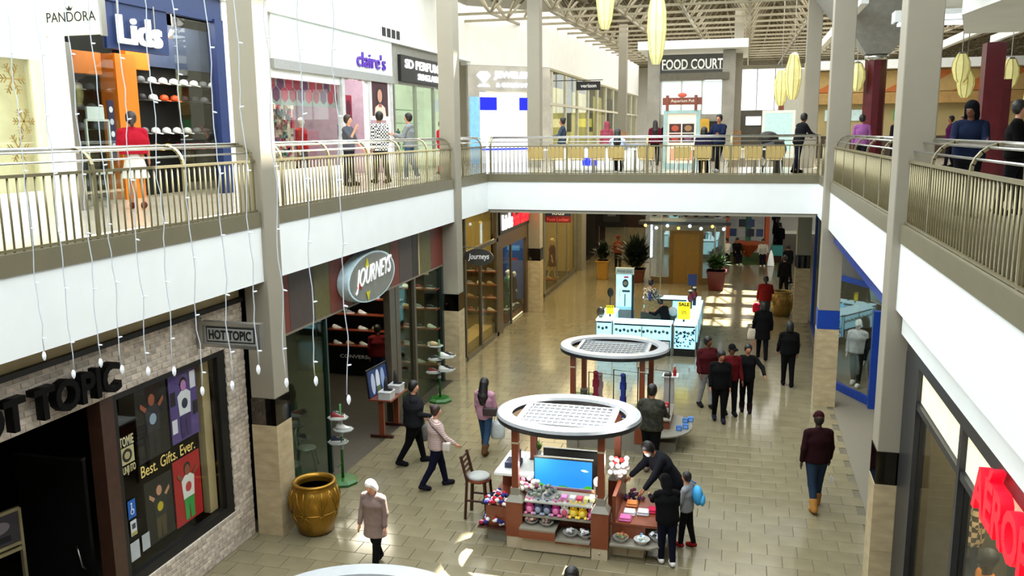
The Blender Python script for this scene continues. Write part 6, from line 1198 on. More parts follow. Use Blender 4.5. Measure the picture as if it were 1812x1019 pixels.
t = thing('sunglasses_mirror', 'round black mirror on a stand at the left lit counter', 'mirror', (-4.05, 27.5, 1.0)); mk('stem', MB().tube([(-4.05, 27.5, 1.0), (-4.05, 27.5, 1.5)], .015, 6), black, t); mk('disc', MB().ell((-4.05, 27.5, 1.65), (.1, .02, .16), 14, 8), black, t, smooth=True)
t = thing('swivel_mirror', 'grey framed oval mirror at the near left corner of the lit kiosk', 'mirror', (-4.2, 26.5, 1.0)); mk('disc', MB().ell((-4.2, 26.5, 1.2), (.13, .03, .17), 14, 8), mat('grey_mirror', (120, 122, 110), 0.15, metal=.8), t, smooth=True); mk('foot', MB().box(-4.26, -4.14, 26.44, 26.56, 1.0, 1.04), steel, t)
for k, (x, y_, lb) in enumerate(((-1.45, 29.2, 'dark doll figure with a white cap on the right lit counter'), (-1.55, 28.6, 'second small dark figure on the right lit counter'))):
    t = thing('display_figure', lb, 'figure', (x, y_, 1.0)); mk('legs', MB().tube([(x, y_, 1.0), (x, y_, 1.25)], .06, 8), flat((30, 34, 60)), t); mk('torso', MB().ell((x, y_, 1.36), (.1, .07, .14), 10, 8), flat((110, 30, 50)), t, smooth=True); mk('head', MB().ell((x, y_, 1.55), (.06, .06, .07), 10, 8), flat((40, 24, 20)), t, smooth=True); mk('cap', MB().ell((x, y_, 1.61), (.07, .07, .03), 10, 6), flat((226, 236, 240)), t, smooth=True)
t = thing('tablet_stand', 'blue tablet on a dark stand at the back of the lit kiosk', 'tablet', (-1.6, 30.5, 1.0)); mk('pole', MB().tube([(-1.6, 30.5, 1.0), (-1.6, 30.5, 1.45)], .02, 6), black, t); mk('screen', MB().box(-1.75, -1.45, 30.46, 30.5, 1.45, 1.85), mat('navy_screen', (20, 34, 80), emit=.4), t)
t = thing('console_machine', 'dark machine with dials inside the lit kiosk', 'machine', (-2.6, 28.1, 0)); mk('body', MB().box(-3.1, -1.95, 27.8, 28.4, 0, 1.0), mat('olive_machine', (52, 54, 40), 0.5), t, bevel=.03); mk('panel', MB().prism([(-3.0, 27.85, 1.0), (-2.1, 27.85, 1.0), (-2.1, 28.3, 1.3), (-3.0, 28.3, 1.3)], (0, 0, 0), (0, .05, -.05)), mat('camo_panel', (96, 92, 66), 0.5, var=.4, scale=12), t); mk('dial', MB().ell((-2.05, 27.8, 1.05), (.14, .03, .16), 14, 8), flat((190, 196, 200)), t, smooth=True); mk('bottle', MB().lathe([(.05, 0), (.05, .2), (.02, .28)], (-2.85, 28.3, 1.3), n=10), flat((40, 60, 120)), t)
# --- far play kiosk
fk = thing('far_kiosk', 'far open kiosk with orange posts on a green mat', 'kiosk', (.4, 48, 0)); mk('mat', MB().box(-1.1, 2.0, 45.6, 50, 0.001, .02), mat('green_mat', (70, 100, 40), 0.9, var=.2, scale=8), fk)
orp = mat('orange_post', (196, 90, 50), 0.5)
for x, y_ in ((-.75, 46.6), (1.3, 46.6), (-.75, 49), (1.3, 49)): mk('post', MB().box(x - .1, x + .1, y_ - .1, y_ + .1, 0, 2.6), orp, fk)
mk('canopy', MB().box(-1.2, 1.8, 46.2, 49.4, 2.6, 2.75), mat('mirror_canopy', (90, 92, 96), 0.15, metal=0.9), fk)
mk('tower', MB().box(.2, .5, 47, 47.3, 0, 2.3), mat('teal_tower', (60, 130, 110), 0.5), fk); mk('cone', MB().lathe([(.05, 0), (.7, .75), (.72, .85)], (.35, 46.6, .2), n=12), orp, fk)
for k in range(8): mk('picture', MB().box(-.6 + (k % 4) * .45, -.25 + (k % 4) * .45, 46.9, 46.95, 1.3 + .5 * (k // 4), 1.7 + .5 * (k // 4)), flat(((60, 80, 130), (170, 180, 190), (40, 50, 70))[k % 3]), fk)
for k in range(3): mk('canopy_lamp', MB().ell((-.5 + k * .9, 46.2, 2.9), (.3, .2, .14), 10, 6), mat('far_lamp', (255, 250, 236), emit=3.0, var=0), fk, smooth=True)
t = thing('white_cone', 'small glowing white cone on the floor by the green mat', 'cone', (1.5, 45.4, 0)); mk('cone', MB().lathe([(.16, 0), (.17, .1), (.1, .55), (.02, .8)], (1.5, 45.4, 0), n=14), mat('white_cone', (250, 250, 240), emit=.3), t, smooth=True); mk('foot', MB().lathe([(.19, 0), (.19, .02)], (1.5, 45.4, 0), n=14), flat((220, 220, 210)), t)
t = thing('teal_crate', 'teal crate at the right of the green mat', 'crate', (1.9, 46.6, 0)); mk('body', MB().box(1.55, 2.1, 46.3, 46.8, .4, .9), flat((60, 150, 150)), t); mk('stand', MB().box(1.6, 2.05, 46.35, 46.75, .02, .4), wood_dark, t)
# ================================================================== people: smooth-blended bodies with clothing as separate shells
def nets(f, org, h):
    """surface nets: f is a 3-D array of signed distances"""
    s = f < 0; nx, ny, nz = f.shape
    acc = np.zeros((nx - 1, ny - 1, nz - 1, 3), np.float32); cnt = np.zeros((nx - 1, ny - 1, nz - 1), np.float32)
    cor = [(i, j, k) for i in (0, 1) for j in (0, 1) for k in (0, 1)]
    sl = lambda a, c: a[c[0]:nx - 1 + c[0], c[1]:ny - 1 + c[1], c[2]:nz - 1 + c[2]]
    for a in cor:
        for ax in range(3):
            if a[ax]: continue
            b = list(a); b[ax] = 1; fa, fb = sl(f, a), sl(f, b); m = (fa < 0) != (fb < 0)
            if not m.any(): continue
            t = np.where(m, fa / np.where(fa - fb == 0, 1, fa - fb), 0); p = np.zeros(acc.shape, np.float32)
            for c in range(3): p[..., c] = a[c]
            p[..., ax] = t; acc += p * m[..., None]; cnt += m
    act = cnt > 0; idx = -np.ones(act.shape, np.int64); idx[act] = np.arange(act.sum())
    g = np.argwhere(act); V = (g + acc[act] / cnt[act][:, None]) * h + org
    F = []
    for ax in range(3):
        o1, o2 = [(1, 2), (2, 0), (0, 1)][ax]; lo = [slice(0, n) for n in f.shape]; hi = [slice(0, n) for n in f.shape]; lo[ax] = slice(0, f.shape[ax] - 1); hi[ax] = slice(1, f.shape[ax])
        e = np.argwhere(s[tuple(lo)] != s[tuple(hi)])
        e = e[(e[:, o1] > 0) & (e[:, o2] > 0) & (e[:, o1] < f.shape[o1] - 1) & (e[:, o2] < f.shape[o2] - 1)]
        if not len(e): continue
        def ix(d1, d2):
            q = e.copy(); q[:, o1] -= d1; q[:, o2] -= d2; return idx[q[:, 0], q[:, 1], q[:, 2]]
        Q = np.stack([ix(1, 1), ix(0, 1), ix(0, 0), ix(1, 0)], 1); fl = ~s[e[:, 0], e[:, 1], e[:, 2]]; Q[fl] = Q[fl][:, ::-1]; F.append(Q[(Q >= 0).all(1)])
    return V, (np.concatenate(F) if F else np.zeros((0, 4), int))
def sdf_mesh(name, prims, h, ma, parent, k=.03, clip=None, extra=None):
    lo = np.min([np.minimum(p, q) - max(a, b) * max(1, s) for p, q, a, b, s in prims], 0) - 2.5 * h; hi = np.max([np.maximum(p, q) + max(a, b) * max(1, s) for p, q, a, b, s in prims], 0) + 2.5 * h
    n = np.ceil((hi - lo) / h).astype(int) + 1
    X, Y, Z = np.meshgrid(*[lo[i] + h * np.arange(n[i]) for i in range(3)], indexing='ij'); X, Y, Z = (a.astype(np.float32) for a in (X, Y, Z)); D = None
    for p, q, a, b, s in prims:
        # s widens the primitive sideways about its own axis
        mx = (p[0] + q[0]) / 2 if s != 1 else 0
        px, qx = ((p[0] - mx) / s, (q[0] - mx) / s) if s != 1 else (p[0], q[0]); Xs = (X - mx) / s if s != 1 else X
        d = np.array([qx - px, q[1] - p[1], q[2] - p[2]]); L2 = max(d @ d, 1e-9)
        t = np.clip(((Xs - px) * d[0] + (Y - p[1]) * d[1] + (Z - p[2]) * d[2]) / L2, 0, 1)
        dd = np.sqrt((Xs - px - t * d[0]) ** 2 + (Y - p[1] - t * d[1]) ** 2 + (Z - p[2] - t * d[2]) ** 2) - (a + (b - a) * t)
        if D is None: D = dd
        else:
            hh = np.clip(.5 + .5 * (D - dd) / k, 0, 1); D = D + (dd - D) * hh - k * hh * (1 - hh)
    if clip is not None:
        for (c, nv) in clip: D = np.maximum(D, (X - c[0]) * nv[0] + (Y - c[1]) * nv[1] + (Z - c[2]) * nv[2])
    V, F = nets(D, lo, h)
    me = bpy.data.meshes.new(name); V = V.tolist(); F = F.tolist()
    if extra: o = len(V); V += [list(v) for v in extra.v]; F += [[i + o for i in f] for f in extra.f]
    me.from_pydata(V, [], F); me.shade_smooth(); me.materials.append(ma)
    ob = bpy.data.objects.new(name, me); COL.objects.link(ob); ob.parent = parent; return ob
A_ = lambda *v: np.array(v, float)
def rotx(v, a): c, s = math.cos(a), math.sin(a); return A_(v[0], v[1] * c + v[2] * s, -v[1] * s + v[2] * c)      # +a leans forward (+y)
def rotz(v, a): c, s = math.cos(a), math.sin(a); return A_(v[0] * c - v[1] * s, v[0] * s + v[1] * c, v[2])
R_ = math.radians
def skin_m(c): return mat('skin_%d_%d_%d' % c, c, 0.55, var=.05, scale=20)
def cloth(c, tag_=''): return c if isinstance(c, bpy.types.Material) else mat('cloth_%d_%d_%d' % c, c, 0.9, var=.10, scale=14, bump=.15, spec=.12)
SK = dict(light=(206, 150, 122), tan=(168, 112, 80), brown=(104, 64, 44), dark=(62, 38, 28))
def person(label, loc, face, H=1.72, top=(30, 30, 34), bot=(20, 20, 26), shoes=(20, 20, 20), hair=('short', (22, 16, 14)), skin='tan', lean=0, legs=(8, 4, -8, 10), arms=((0, 8, 12), (0, 8, 12)), head=(0, 0), res=.017, hem=.0, fat=1.0, hood=False, boots=False, mask=None, glasses=False, cat='person', name='person', seat=None, sleeves=True, skirt=None, group=None, tuck=False):
    s = H / 1.75; t = thing(name, label, cat, loc, group); t.rotation_euler = (0, 0, R_(face)); le = R_(lean)
    pel = A_(0, 0, .95)
    tp = lambda v: pel + rotx(A_(*v) - pel, le)
    chest, neck, skull = tp((0, 0, 1.28)), tp((0, .0, 1.47)), None
    hy, hp = R_(head[0]), R_(head[1]); nb = tp((0, .01, 1.50))
    hd = lambda v: nb + rotz(rotx(A_(*v), hp + le * .6), hy)
    B = {}; tor = [(tp((0, 0, .93)), tp((0, 0, 1.04)), .122 * fat, .112 * fat, 1.45), (tp((0, 0, 1.04)), chest, .112 * fat, .122 * fat, 1.46), (chest, tp((0, -.005, 1.36)), .122 * fat, .09, 1.5), (tp((-.14, -.01, 1.405)), tp((.14, -.01, 1.405)), .062, .062, 1)]
    nk = [(tp((0, -.005, 1.42)), hd((0, 0, .07)), .056, .05, 1)]
    hdp = [(hd((0, .0, .12)), hd((0, -.015, .178)), .084, .096, .9), (hd((0, .035, .075)), hd((0, .04, .12)), .045, .055, 1.0)]
    face_ = [(hd((0, .10, .12)), hd((0, .085, .15)), .016, .01, 1), (hd((-.078, -.01, .12)), hd((-.078, -.015, .145)), .016, .02, .5), (hd((.078, -.01, .12)), hd((.078, -.015, .145)), .016, .02, .5), (hd((-.03, .075, .158)), hd((.03, .075, .158)), .018, .018, 1)]
    armp, slv, hands, ext = [], [], [], MB(); legp, trs, feet = [], [], []; wr = []
    for i, sd in enumerate((-1, 1)):
        sw, ab, el = (R_(v) for v in arms[i]); sh = tp((sd * .185, -.01, 1.395))
        u = A_(sd * math.sin(ab), math.sin(sw + le * .3) * math.cos(ab), -math.cos(sw + le * .3) * math.cos(ab)); eb = sh + u * .285
        f_ = A_(sd * math.sin(ab) * .3, math.sin(sw + el + le * .3), -math.cos(sw + el + le * .3)); f_ /= np.linalg.norm(f_); wrst = eb + f_ * .245; wr.append(wrst)
        armp += [(sh, eb, .048, .040, 1), (eb, wrst, .038, .026, 1)]; slv += [(sh, eb, .070 * fat ** .6, .058, 1)] + ([(eb, eb + f_ * .225, .058, .046, 1)] if sleeves else [])
        sdv = np.cross(f_, A_(sd, 0, 0)); sdv /= max(1e-6, np.linalg.norm(sdv)); pm = wrst + f_ * .05; hands += [(wrst, pm + f_ * .035, .024, .031, .8)]
        for q in range(4):
            b0 = pm + f_ * .045 + sdv * (.024 - .016 * q); L_ = (.062, .072, .068, .052)[q]; bend = A_(-sd * .3, 0, 0); m0 = b0 + f_ * L_ * .5; e0 = m0 + (f_ + bend) * L_ * .5; ext.tube([b0, m0, e0], [.0085, .008, .006], 6)
        th = wrst + f_ * .03 + sdv * .022; ext.tube([th, th + f_ * .03 + sdv * .022, th + f_ * .06 + sdv * .026], [.010, .009, .007], 6)
        a, kn = R_(legs[2 * i]), R_(legs[2 * i + 1]); hp_ = A_(sd * .088, 0, .91); kd = A_(sd * .01, math.sin(a), -math.cos(a)); ke = hp_ + kd * .43; sdir = A_(0, math.sin(a - kn), -math.cos(a - kn)); an = ke + sdir * .41
        fa = (a - kn) * .5; fd = A_(0, math.cos(fa), math.sin(fa)); fd2 = fd if seat is None else A_(0, 1, 0)
        legp += [(hp_, ke, .078 * fat, .052, 1), (ke, an, .052, .036, 1)]; trs += [(hp_, ke, .100 * fat, .074, 1), (ke, an + A_(0, 0, .015), .074, .057, 1)]
        feet += [[(an + A_(0, -.03, -.035), an + fd2 * .15 + A_(0, 0, -.048), .043, .036, 1.0), (an + A_(0, 0, -.02), an + fd2 * .06 + A_(0, 0, -.03), .044, .042, 1)] + ([(an + (ke - an) * .3, an, .062, .055, 1)] if boots else [])]
    low = min(min(p[2] - a, q[2] - b) for ft in feet for p, q, a, b, _ in ft) if seat is None else None
    zs = -low if low is not None else (seat / s - .83)
    if low is not None: zs += .008
    sh_ = lambda P, inf=0: [((p + A_(0, 0, zs)) * s, (q + A_(0, 0, zs)) * s, (a + inf) * s, (b + inf) * s, w_) for p, q, a, b, w_ in P]
    ext.v = [tuple((A_(*v) + A_(0, 0, zs)) * s) for v in ext.v]; h = res * s
    thin = lambda P: [(p, q, a * .8, b * .8, w_) for p, q, a, b, w_ in P]
    allfeet = [z for ft in feet for z in ft]
    bo = sdf_mesh('body', sh_(thin(tor) + nk + hdp + face_ + thin(armp[:1] + armp[2:3]) + [armp[1], armp[3]] + hands + thin(legp) + thin(allfeet)), h, skin_m(SK.get(skin, skin) if isinstance(skin, str) else skin), t, k=.018 * s, extra=ext)
    dn = tp((0, 0, 1.0)) - tp((0, 0, 1.1)); dn /= np.linalg.norm(dn)
    hz = .97 - (.10 if not tuck else -.03) - hem; hemP = tp((0, 0, max(hz, .80)))
    body_t = [(p, q, a + .020, b + .020, w_) for p, q, a, b, w_ in tor] + [(tp((0, 0, 1.02)), hemP - dn * 0 + (A_(0, 0, -.03)), .126 * fat, .134 * fat, 1.36)]
    if hem > .12: body_t += [(A_(0, 0, .9), A_(0, 0, .97 - .10 - hem), .14 * fat, .17 * fat, 1.25)]
    cp = [((A_(0, 0, .97 - .10 - hem if hem > .12 else 0) if hem > .12 else hemP) + A_(0, 0, zs)) * s]
    clip = [(cp[0], -A_(0, 0, 1) if (hem > .12 or lean < 25) else dn)] if top is not None else None
    if lean >= 25: clip = None
    if top is not None:
        tt = body_t + slv + [(tp((0, -.01, 1.40)), tp((0, -.01, 1.45)), .075, .066, 1)]
        if hood: tt = tt + [(tp((-.07, -.07, 1.44)), tp((.07, -.07, 1.44)), .05, .05, 1)]
        # keep sleeves when clipping: clip torso only when arms stay above the hem, else build separately
        sdf_mesh('top_garment', sh_(body_t + [(tp((0, -.01, 1.40)), tp((0, -.01, 1.45)), .075, .066, 1)] + ([(tp((-.07, -.07, 1.44)), tp((.07, -.07, 1.44)), .05, .05, 1)] if hood else [])), h, cloth(top), t, k=.03 * s, clip=clip)
        for i in (0, 1):
            n_ = 2 if sleeves else 1; sdf_mesh('sleeve', sh_(slv[i * n_:(i + 1) * n_] + [(slv[i * n_][0] + A_((.05, -.05)[i], 0, .0), slv[i * n_][0], .066, .06, 1)]), h, cloth(top), t, k=.03 * s)
    if skirt: sdf_mesh('skirt', sh_([(A_(0, 0, .98), A_(0, 0, .55), .125, .21, 1.2)]), h, cloth(bot), t, clip=[((A_(0, 0, .55 + zs)) * s, A_(0, 0, -1))])
    elif bot is not None: sdf_mesh('trousers', sh_([(A_(0, 0, .90), A_(0, 0, 1.0), .122 * fat, .110 * fat, 1.40)] + trs), h, cloth(bot), t, k=.022 * s)
    if shoes is not None:
        for ft in feet: sdf_mesh('shoe', sh_(ft, .012), h, cloth(shoes), t, k=.02 * s)
    kind, hc = hair; hm = mat('hair_%d_%d_%d' % hc, hc, .5, var=.25, scale=30, bump=.4)
    front = sh_([(hd((0, .045, .15)), hd((0, .045, .15)), 0, 0, 1)])[0][0]; fn = (hd((0, 1, -.55)) - hd((0, 0, 0))); fn = fn / np.linalg.norm(fn)
    if kind in ('short', 'long', 'bun', 'pony', 'bob'):
        hp2 = [(hd((0, -.012, .145)), hd((0, -.015, .186)), .106, .106, .92)]
        sdf_mesh('hair', sh_(hp2), h, hm, t, k=.02 * s, clip=[(front, fn)])
        if kind == 'long': sdf_mesh('hair_length', sh_([(hd((0, -.055, .17)), tp((0, -.11, 1.36)), .085, .10, 1.15), (tp((0, -.11, 1.36)), tp((0, -.125, 1.22)), .10, .065, 1.25)]), h, hm, t, k=.03 * s)
        if kind == 'bob': sdf_mesh('hair_length', sh_([(hd((0, -.04, .16)), hd((0, -.045, .06)), .095, .10, 1.05)]), h, hm, t, k=.03 * s, clip=[(front, fn)])
        if kind == 'bun': sdf_mesh('hair_bun', sh_([(hd((0, -.09, .23)), hd((0, -.09, .24)), .05, .05, 1)]), h, hm, t)
        if kind == 'pony': sdf_mesh('hair_tail', sh_([(hd((0, -.10, .18)), hd((0, -.15, .02)), .045, .03, 1)]), h, hm, t)
    if kind == 'cap':
        sdf_mesh('hair', sh_([(hd((0, -.012, .13)), hd((0, -.015, .16)), .094, .094, .92)]), h, mat('hair_22_16_14', (22, 16, 14), .5, var=.25, scale=30), t, clip=[(front, fn)])
        cc = sdf_mesh('cap_crown', sh_([(hd((0, -.005, .19)), hd((0, -.01, .20)), .10, .095, .95)]), h, cloth(hc), t, clip=[(sh_([(hd((0, 0, .165)), hd((0, 0, .165)), 0, 0, 1)])[0][0], (hd((0, 0, -1)) - hd((0, 0, 0))))]); d0 = 1 if head[1] < 90 else -1
        sdf_mesh('cap_peak', sh_([(hd((-.04, .10, .172)), hd((.04, .10, .172)), .03, .03, 1), (hd((-.03, .15, .165)), hd((.03, .15, .165)), .022, .022, 1)]), h * .7, cloth(hc), cc, k=.05 * s)
    if kind == 'hood': sdf_mesh('hood', sh_([(hd((0, -.02, .06)), hd((0, -.02, .18)), .112, .112, .95), (tp((0, -.05, 1.42)), hd((0, -.03, .05)), .10, .10, 1)]), h, cloth(hc), t, clip=[(sh_([(hd((0, .075, .15)), hd((0, .075, .15)), 0, 0, 1)])[0][0], fn)])
    if kind == 'beanie': sdf_mesh('knit_hat', sh_([(hd((0, -.012, .16)), hd((0, -.015, .20)), .102, .095, .93)]), h, cloth(hc), t, clip=[(sh_([(hd((0, 0, .14)), hd((0, 0, .14)), 0, 0, 1)])[0][0], (hd((0, 0, -1)) - hd((0, 0, 0))))])
    if kind != 'none' and cat == 'person':
        for sd in (-1, 1): p = sh_([(hd((sd * .03, .083, .138)), hd((sd * .03, .083, .138)), 0, 0, 1)])[0][0]; mk('eye', MB().ell(p, (.011 * s, .009 * s, .008 * s), 6, 4), mat('dark_eye', (24, 18, 16), .2), bo, world=False)
        p = sh_([(hd((0, .083, .085)), hd((0, .083, .085)), 0, 0, 1)])[0][0]; mk('mouth', MB().ell(p, (.022 * s, .008 * s, .006 * s), 8, 4), mat('lip', (140, 70, 62), .5), bo, world=False)
    if mask: sdf_mesh('face_mask', sh_([(hd((0, .055, .085)), hd((0, .06, .12)), .056, .05, 1.15)]), h * .8, cloth(mask), t)
    t['hands'] = [float(c) for w_ in wr for c in ((w_ + A_(0, 0, zs)) * s)]
    return t
def hand_world(t, i, drop=0.0):
    v = list(t['hands'])[i * 3:i * 3 + 3]; a = t.rotation_euler.z; q = rotz(A_(*v), a); return Vector((t.location.x + q[0], t.location.y + q[1], t.location.z + q[2] - drop))
def bag(label, top, w_, hgt, dep, ma, rz=0, name='shopping_bag', cat='bag', handle=.14):
    t = thing(name, label, cat, (top.x, top.y, top.z - handle - hgt)); t.rotation_euler = (0, 0, rz); m_ = ma if isinstance(ma, bpy.types.Material) else cloth(ma)
    vs = []; N = 12; prof = [(.80, 0), (1.0, .08), (1.05, .4), (.95, .8), (.75, 1.0)]
    for f, z in prof:
        for k in range(N):
            a = 2 * math.pi * k / N; c, s_ = math.cos(a), math.sin(a); e = lambda v: math.copysign(abs(v) ** .6, v); vs.append((e(c) * w_ / 2 * f, e(s_) * dep / 2 * f, z * hgt))
    fs = [(i * N + k, i * N + (k + 1) % N, (i + 1) * N + (k + 1) % N, (i + 1) * N + k) for i in range(len(prof) - 1) for k in range(N)] + [tuple(range(N))[::-1], tuple(range(4 * N, 5 * N))]
    mk('pouch', MB().add(vs, fs), m_, t, smooth=True, world=False)
    mk('handle', MB().tube([(w_ * .25 * math.cos(a), 0, hgt + handle * math.sin(a)) for a in [k * math.pi / 8 for k in range(9)]], .009, 6), m_, t, smooth=True, world=False)
    return t
del_attr = lambda t: t.pop('hands', None) if hasattr(t, 'pop') else None
FOLK = []
def P(*a, **k): o = person(*a, **k); FOLK.append(o); return o
# --- on the lower floor
P('white haired woman in a long taupe cardigan walking towards the camera', (-5.42, 11.75, 0), 172, 1.50, (128, 110, 104), (10, 10, 12), (16, 16, 18), ('bob', (232, 228, 222)), 'light', lean=4, legs=(16, 6, -14, 12), arms=((-4, 10, 14), (4, 10, 14)), head=(0, 22), hem=.22, fat=1.1)
p = P('person in a dark padded jacket walking with a grey bag past the display table', (-6.42, 16.0, 0), -62, 1.78, (26, 27, 30), (9, 9, 12), (14, 14, 16), ('short', (14, 10, 10)), 'light', legs=(16, 5, -17, 12), arms=((10, 14, 30), (20, 10, 60)), head=(-25, 6), fat=1.55)
bag('grey shopping bag held by the person in the dark padded jacket', hand_world(p, 0, .05), .28, .36, .16, (110, 112, 108), rz=.4)
p = P('woman in a pale striped knit top and navy trousers with a crossbody strap', (-5.55, 14.95, 0), -58, 1.66, pattern('striped_knit', 'wave', (206, 186, 178), (150, 124, 122), 9), (14, 16, 36), (26, 24, 34), ('bun', (46, 24, 22)), 'light', legs=(17, 6, -16, 14), arms=((-10, 8, 20), (30, 12, 24)), head=(-8, 4), fat=1.2)
t = thing('crossbody_bag', 'small cream crossbody bag at the hip of the striped knit top', 'bag', (-5.33, 14.86, .85)); mk('pouch', MB().cbox((-5.28, 14.80, .92), (.16, .12, .18)), flat((196, 186, 176)), t, bevel=.03); mk('strap', MB().tube([(-5.28, 14.80, 1.0), (-5.36, 14.72, 1.15), (-5.55, 14.74, 1.32), (-5.68, 14.86, 1.42), (-5.70, 14.96, 1.42)], .010, 5), flat((60, 30, 34)), t)
p = P('woman with long black hair in a pink sweater and jeans walking away', (-5.17, 16.98, 0), -8, 1.64, (176, 132, 150), (42, 66, 94), (84, 58, 36), ('long', (12, 9, 11)), 'light', legs=(14, 6, -12, 14), arms=((6, 6, 16), (10, 8, 24)), boots=True, hem=.06)
bag('white plastic shopping bag in the hand of the pink sweater', hand_world(p, 1, .04), .30, .38, .20, mat('white_plastic', (196, 204, 206), .3, alpha=.92), rz=.2)
t = thing('shoulder_bag', 'brown shoulder bag across the back of the pink sweater', 'bag', (-5.05, 16.85, .9)); mk('pouch', MB().cbox((-5.02, 16.82, .98), (.30, .10, .18)), flat((52, 40, 40)), t, bevel=.03); mk('strap', MB().tube([(-5.10, 16.80, 1.07), (-5.2, 16.79, 1.25), (-5.28, 16.84, 1.42)], .012, 5), flat((46, 34, 34)), t)
P('man in a camouflage jacket standing at the second kiosk', (-1.6, 16.68, 0), -6, 1.80, pattern('camo', 'noise', (44, 44, 26), (22, 24, 18), 14), (8, 8, 9), (120, 104, 92), ('short', (10, 8, 8)), 'tan', legs=(4, 2, -6, 4), arms=((5, 10, 18), (30, 12, 35)), head=(-42, 4), fat=1.18)
P('masked man in a dark jacket stooping over the toy kiosk', (-1.02, 14.12, 0), 118, 1.78, (16, 18, 24), (16, 18, 24), (150, 150, 150), ('short', (18, 12, 12)), 'tan', lean=34, legs=(10, 6, -6, 6), arms=((20, 6, 10), (32, 6, 6)), head=(18, 26), mask=(206, 214, 220), fat=1.3)
P('person in a black hooded jacket and navy trousers beside the stooping man', (-.96, 12.95, 0), 18, 1.44, (9, 9, 11), (13, 15, 30), (214, 212, 208), ('hood', (9, 9, 11)), 'tan', lean=12, legs=(6, 4, -4, 6), arms=((42, 8, 40), (20, 8, 30)), head=(20, 20), fat=1.15, hood=True)
p = P('child in a grey sweater and dark trousers with a blue backpack', (-.70, 13.62, 0), 68, 1.28, (128, 130, 134), (12, 12, 14), (120, 22, 24), ('short', (14, 10, 10)), 'tan', legs=(8, 4, -6, 8), arms=((14, 8, 30), (14, 8, 30)), head=(10, 8))
t = thing('backpack', 'bright blue backpack on the child in grey', 'backpack', (-.5, 13.53, .8)); mk('sack', MB().ell((-.53, 13.55, .96), (.08, .13, .17), 14, 10, Matrix.Rotation(.4, 3, 'Z')), flat((50, 150, 206)), t, smooth=True); mk('pocket', MB().ell((-.45, 13.52, .90), (.05, .10, .1), 12, 8), flat((60, 160, 216)), t, smooth=True); mk('strap', MB().tube([(-.57, 13.66, 1.12), (-.66, 13.72, 1.14), (-.72, 13.72, 1.0)], .014, 6), flat((30, 80, 130)), t)
P('man in a maroon puffer jacket and pale grey trousers at the left of the group', (-.70, 21.2, 0), -150, 1.78, (62, 14, 18), (150, 150, 152), (24, 24, 26), ('short', (14, 10, 10)), 'brown', legs=(8, 4, -8, 8), arms=((4, 12, 20), (8, 12, 24)), head=(30, 2), fat=1.3)
P('person in all black in front of the group of four', (-.36, 20.22, 0), -172, 1.70, (9, 9, 10), (8, 8, 9), (26, 26, 40), ('short', (12, 9, 9)), 'tan', legs=(8, 4, -8, 8), arms=((4, 8, 12), (6, 8, 18)), head=(20, 16), fat=1.15, hem=.06)
P('person in a red jacket and dark cap behind the figure in black', (-.12, 20.75, 0), -160, 1.72, (82, 14, 18), (12, 12, 14), (16, 16, 20), ('cap', (12, 12, 14)), 'brown', legs=(6, 4, -6, 6), arms=((8, 8, 20), (10, 8, 24)), head=(25, 4))
P('woman in a black coat gesturing with one open hand', (.26, 21.1, 0), -176, 1.66, (13, 13, 14), (8, 8, 10), (30, 16, 18), ('bun', (14, 10, 10)), 'tan', legs=(4, 2, -4, 4), arms=((30, 38, 20), (0, 6, 10)), head=(6, 8), boots=True, hem=.1)
P('person in a black sweater walking away by the right-hand side', (1.34, 23.6, 0), 6, 1.74, (9, 9, 10), (8, 8, 9), (10, 10, 11), ('bob', (12, 10, 10)), 'tan', legs=(6, 2, -6, 6), arms=((6, 12, 26), (4, 10, 14)), fat=1.15)
p = P('woman in a long black coat walking away with a cream handbag', (.73, 26.35, 0), 4, 1.74, (9, 9, 11), (8, 8, 9), (9, 9, 10), ('bob', (12, 10, 10)), 'tan', legs=(14, 4, -12, 8), arms=((4, 14, 12), (4, 12, 14)), hem=.26, fat=1.1)
bag('cream handbag on the arm of the long black coat', hand_world(p, 0, -.28), .34, .34, .16, (190, 178, 158), rz=.3, handle=.25)
p = P('person in a red jacket walking away in the sunlit patch', (.9, 31.3, 0), 2, 1.70, (124, 28, 24), (52, 50, 46), (12, 12, 12), ('pony', (12, 9, 9)), 'brown', legs=(10, 4, -10, 8), arms=((6, 12, 20), (30, 14, 80)), fat=1.15)
bag('red and pink bag swinging from the red jacket', hand_world(p, 0, .02), .32, .34, .18, (176, 24, 50))
P('man in a burgundy jacket, jeans and tan boots walking away at right', (1.47, 15.7, 0), 14, 1.80, (34, 10, 14), (34, 48, 66), (160, 112, 54), ('cap', (44, 14, 20)), 'dark', legs=(-12, 12, 14, 6), arms=((-6, 12, 16), (6, 12, 14)), boots=True, head=(0, 4), fat=1.15)
t = thing('key_fob', 'small silver bunch of keys in the hand of the burgundy jacket', 'keys', (1.72, 15.72, .62)); mk('ring', MB().tube([(1.72 + .03 * math.cos(a), 15.7, .66 + .03 * math.sin(a)) for a in [k * math.pi / 4 for k in range(8)]], .006, 5, closed=True), steel, t); mk('tag', MB().cbox((1.74, 15.7, .58), (.05, .02, .09)), flat((180, 184, 186)), t)
P('person whose dark hair shows at the bottom edge below the toy kiosk', (-1.82, 9.45, 0), 0, 1.62, (30, 30, 34), (20, 20, 26), (20, 20, 22), ('bob', (12, 9, 9)), 'tan')
P('distant person in a rust jacket walking on the left concourse', (-5.9, 42.5, 0), 10, 1.72, (88, 44, 26), (24, 20, 18), (20, 16, 14), ('beanie', (90, 24, 22)), 'brown', legs=(18, 6, -18, 14), arms=((-14, 16, 20), (16, 16, 20)), res=.024)
